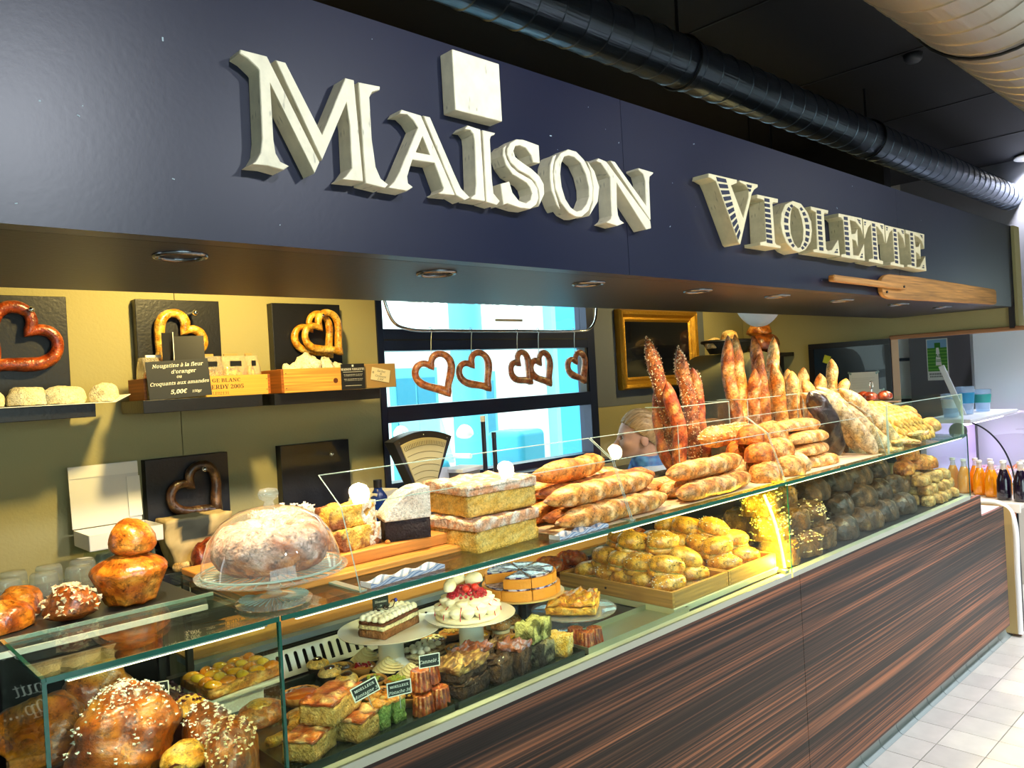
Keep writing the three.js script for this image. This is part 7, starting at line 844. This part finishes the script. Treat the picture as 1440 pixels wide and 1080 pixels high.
  const o = bottle('juice_bottle', 'bottle of bright orange juice on the pale ledge', 0xf59a12, 0.24, 'orange juice bottles'), k = bottle('grape_juice_bottle', 'bottle of very dark grape juice on the pale ledge', 0x160a20, 0.26, 'dark juice bottles'); [[6.18, -1.97], [6.12, -1.88], [6.2, -1.83], [6.08, -1.77], [6.18, -1.73], [6.02, -1.68], [6.12, -1.63], [6.16, -1.53]].forEach(([x, z], i) => i ? copy(o, [x, 0.8005, z]) : o.position.set(x, 0.8005, z)); [[5.93, -1.585], [5.9, -1.48]].forEach(([x, z], i) => i ? copy(k, [x, 0.8005, z]) : k.position.set(x, 0.8005, z));
  [[6.28, -1.93], [6.27, -1.69], [6.27, -1.53]].forEach(([x, z], i) => solo('lettuce', 'frilly green lettuce behind the juice bottles', 'lettuce', sculpt(new THREE.IcosahedronGeometry(0.06, 10), (v) => { const n = fbm(v.x * 50 + i, v.y * 50, v.z * 50, 3); v.multiplyScalar(1 + 0.55 * n); v.y = v.y * 0.9 + 0.055; if (v.y < 0) v.y = 0; }, (v) => mixc([0.1, 0.32, 0.05], [0.45, 0.68, 0.16], smooth(-0.2, 0.3, speck(v, 40, i)))), MAT.crust, [x, 0.8005, z], i, 'lettuces'));
  const ep = thing('white_end_panel', 'beige end panel with rounded white frame beside the ebony counter', 'panel', [5.6, 0, -1.55], 0); const s = new THREE.Shape(); s.moveTo(-0.25, 0); s.lineTo(0.09, 0); s.lineTo(0.09, 0.72); s.quadraticCurveTo(0.09, 0.8, 0.02, 0.8); s.lineTo(-0.25, 0.8); part('beige_board', new THREE.ExtrudeGeometry(s, { depth: 0.02, bevelEnabled: false }).rotateY(-Math.PI / 2), std(0xb39a66, 0.6), ep, [0, 0.02, 0]); part('white_frame', tube([[0, 0.02, 0.1], [0, 0.4, 0.1], [0, 0.7, 0.1], [0, 0.79, 0.075], [0, 0.83, 0.01], [0, 0.83, -0.12], [0, 0.83, -0.24]], 0.018, 40, 8), std(0xf0f0ee, 0.4), ep); part('wood_cheek', bx(0.022, 0.05, 0.002, 0.77, -0.2, 0.1), std(0x8a4a20, 0.5), ep);
}
// ---------------------------------------------------------------- the woman behind the counter
function fieldMesh(n, c, h, f) {
  const mc = new MarchingCubes(n, new THREE.MeshBasicMaterial(), false, false, 260000); mc.isolation = 0; const half = n / 2; let q = 0;
  for (let k = 0; k < n; k++) for (let j = 0; j < n; j++) for (let i = 0; i < n; i++) mc.field[q++] = -f(c[0] + (i - half) / half * h, c[1] + (j - half) / half * h, c[2] + (k - half) / half * h);
  mc.update(); const p = mc.positionArray.slice(0, mc.count * 3); for (let i = 0; i < p.length; i += 3) { p[i] = p[i] * h + c[0]; p[i + 1] = p[i + 1] * h + c[1]; p[i + 2] = p[i + 2] * h + c[2]; }
  let g = new THREE.BufferGeometry(); g.setAttribute('position', new THREE.BufferAttribute(p, 3)); g = mergeVertices(g, 1e-5); g.computeVertexNormals(); return g;
}
const smin = (a, b, k) => { const t = clamp(0.5 + 0.5 * (b - a) / k); return lerp(b, a, t) - k * t * (1 - t); };
const ell = (x, y, z, c, r) => { const a = (x - c[0]) / r[0], b = (y - c[1]) / r[1], d = (z - c[2]) / r[2], k = Math.hypot(a, b, d); return (k - 1) * Math.min(...r); };
const cap = (x, y, z, a, b, ra, rb) => { const px = x - a[0], py = y - a[1], pz = z - a[2], bx_ = b[0] - a[0], by = b[1] - a[1], bz = b[2] - a[2], t = clamp((px * bx_ + py * by + pz * bz) / (bx_ * bx_ + by * by + bz * bz)); return Math.hypot(px - bx_ * t, py - by * t, pz - bz * t) - lerp(ra, rb, t); };
{ // local frame: faces +x, y up, z to her left... head centre near (0.05, 1.46, 0)
  const headF = (x, y, z) => { const zz = Math.abs(z);
    let d = ell(x, y, z, [0.0, 1.475, 0], [0.095, 0.1, 0.076]); d = smin(d, ell(x, y, z, [0.045, 1.425, 0], [0.058, 0.078, 0.058]), 0.04); d = smin(d, ell(x, y, z, [0.075, 1.368, 0], [0.026, 0.022, 0.026]), 0.03);           // skull, face, chin
    d = smin(d, cap(x, y, z, [0.1, 1.45, 0], [0.122, 1.418, 0], 0.008, 0.0125), 0.016); d = smin(d, ell(x, y, zz, [0.114, 1.416, 0.011], [0.01, 0.007, 0.008]), 0.008);           // nose
    d = smin(d, cap(x, y, zz, [0.094, 1.466, 0.012], [0.082, 1.468, 0.045], 0.007, 0.006), 0.012); d = smin(d, ell(x, y, zz, [0.07, 1.42, 0.04], [0.024, 0.02, 0.018]), 0.02);         // brow, cheek
    d = Math.max(d, -ell(x, y, zz, [0.1, 1.45, 0.033], [0.014, 0.011, 0.017])); d = Math.min(d, ell(x, y, zz, [0.082, 1.449, 0.032], [0.0125, 0.0125, 0.0125]));                   // eye socket and eyeball
    d = smin(d, ell(x, y, z, [0.1, 1.393, 0], [0.013, 0.0058, 0.02]), 0.007); d = smin(d, ell(x, y, z, [0.097, 1.382, 0], [0.013, 0.0062, 0.018]), 0.006);                             // lips
    d = smin(d, ell(x, y, zz, [-0.012, 1.432, 0.077], [0.02, 0.03, 0.008]), 0.008); return smin(d, cap(x, y, z, [-0.03, 1.39, 0], [-0.055, 1.27, 0], 0.05, 0.054), 0.03); };
  const bodyF = (x, y, z) => { const zz = Math.abs(z);
    let d = cap(x, y, z, [-0.03, 1.37, 0], [-0.055, 1.26, 0], 0.048, 0.055); d = smin(d, cap(x, y, zz, [-0.06, 1.235, 0.02], [-0.06, 1.205, 0.15], 0.06, 0.055), 0.06); d = smin(d, ell(x, y, z, [-0.04, 1.09, 0], [0.105, 0.2, 0.155]), 0.06); d = smin(d, ell(x, y, zz, [0.04, 1.1, 0.065], [0.05, 0.055, 0.06]), 0.04); d = smin(d, ell(x, y, z, [-0.05, 0.84, 0], [0.11, 0.14, 0.165]), 0.08);
    d = smin(d, cap(x, y, zz, [-0.055, 1.2, 0.165], [-0.03, 0.94, 0.215], 0.048, 0.038), 0.03); d = smin(d, cap(x, y, zz, [-0.03, 0.94, 0.215], [0.16, 0.9, 0.15], 0.037, 0.026), 0.02); d = smin(d, cap(x, y, zz, [0.17, 0.898, 0.148], [0.22, 0.89, 0.13], 0.028, 0.022), 0.02);
    for (let i = 0; i < 4; i++) d = smin(d, cap(x, y, zz, [0.225, 0.892 - 0.003 * i, 0.105 + 0.016 * i], [0.285 - 0.006 * Math.abs(i - 1.5), 0.872, 0.1 + 0.016 * i], 0.0088, 0.0072), 0.006); d = smin(d, cap(x, y, zz, [0.2, 0.89, 0.11], [0.245, 0.875, 0.082], 0.01, 0.008), 0.008);
    d = smin(d, cap(x, y, zz, [-0.05, 0.8, 0.085], [-0.03, 0.44, 0.09], 0.088, 0.055), 0.04); d = smin(d, cap(x, y, zz, [-0.03, 0.44, 0.09], [-0.06, 0.08, 0.09], 0.054, 0.038), 0.02); return smin(d, cap(x, y, zz, [-0.075, 0.045, 0.09], [0.1, 0.03, 0.1], 0.04, 0.03), 0.03); };
  const skinC = [0.52, 0.34, 0.31], paint = (g, f) => { const p = g.attributes.position, o = new Float32Array(p.count * 3); for (let i = 0; i < p.count; i++) o.set(f(p.getX(i), p.getY(i), p.getZ(i)), 3 * i); g.setAttribute('color', new THREE.BufferAttribute(o, 3)); return g; };
  const hg = paint(fieldMesh(84, [0.02, 1.43, 0], 0.17, (x, y, z) => Math.max(headF(x, y, z), 1.285 - y)), (x, y, z) => { const zz = Math.abs(z), e = Math.hypot(x - 0.093, y - 1.449, zz - 0.033); if (e < 0.0062) return [0.05, 0.07, 0.12]; if (e < 0.012 && Math.abs(y - 1.449) < 0.008) return [0.75, 0.72, 0.7]; if (y > 1.466 && y < 1.475 && x > 0.075 && zz > 0.012 && zz < 0.05) return [0.28, 0.17, 0.1]; if (x > 0.095 && Math.abs(y - 1.388) < 0.0095 && zz < 0.019) return [0.55, 0.2, 0.2]; return skinC; });
  const bg = paint(fieldMesh(100, [0.03, 0.68, 0], 0.7, (x, y, z) => Math.max(bodyF(x, y, z), y - 1.3)), (x, y) => (y > 1.24 || x > 0.13) ? skinC : y < 0.12 ? [0.03, 0.03, 0.04] : y < 0.86 ? [0.03, 0.04, 0.08] : skinC);
  const p = thing('person', 'woman with fair tied-back hair, blue scarf and pale blue blouse, looking down', 'person', [3.235, 0, -2.5], Math.atan2(0.62, -0.78)); p.rotation.y = Math.PI - 0.70;
  part('body', merge([hg, bg]), std(0xffffff, 0.5, { vertexColors: true }), p);
  const hairCol = (x, y, z) => { const s = N3(x * 30, y * 160 + x * 90, z * 160); return mixc([0.22, 0.15, 0.07], [0.46, 0.34, 0.18], clamp(0.5 + s)); };
  part('hair', paint(fieldMesh(70, [-0.03, 1.48, 0], 0.16, (x, y, z) => { let d = ell(x, y, z, [-0.008, 1.482, 0], [0.106, 0.112, 0.088]); const hl = 1.5 - (0.05 - x) * 0.8; d = Math.max(d, hl - y, x - 0.075 - (y - 1.5) * 0.4); d = Math.max(d, -(headF(x, y, z) + 0.001)); d = Math.min(d, ell(x, y, z, [-0.12, 1.5, 0], [0.04, 0.036, 0.04])); return d + 0.0022 * Math.sin(z * 260 + y * 60); }), hairCol), std(0xffffff, 0.45, { vertexColors: true }), p);
  const blouse = part('blouse', paint(fieldMesh(84, [-0.02, 1.02, 0], 0.32, (x, y, z) => Math.max(bodyF(x, y, z) - 0.011 - 0.003 * N3(x * 25, y * 25, z * 25), 0.84 - y, y - 1.305 + 0.25 * Math.max(0, x + 0.02), x - 0.12)), () => [0.42, 0.58, 0.8]), std(0xffffff, 0.7, { vertexColors: true }), p);
  part('scarf', paint(fieldMesh(56, [-0.03, 1.27, 0], 0.15, (x, y, z) => { const r = Math.hypot(x + 0.045, z), d = Math.hypot(r - 0.068, (y - 1.318) * 0.6) - 0.021; return Math.min(d, cap(x, y, z, [0.03, 1.31, 0.02], [0.07, 1.19, 0.03], 0.022, 0.028)) + 0.004 * N3(x * 40, y * 40, z * 40); }), (x, y, z) => mixc([0.03, 0.1, 0.45], [0.1, 0.35, 0.75], clamp(0.5 + N3(x * 35, y * 35, z * 35)))), std(0xffffff, 0.8, { vertexColors: true }), p);
  part('apron_strap', merge([1, -1].map((s) => tube([[0.075, 1.1, s * 0.09], [0.03, 1.24, s * 0.085], [-0.05, 1.29, s * 0.075], [-0.13, 1.2, s * 0.06]], 0.011, 20, 6))), std(0x101a48, 0.7), p);
}
renderer.render(scene, camera);
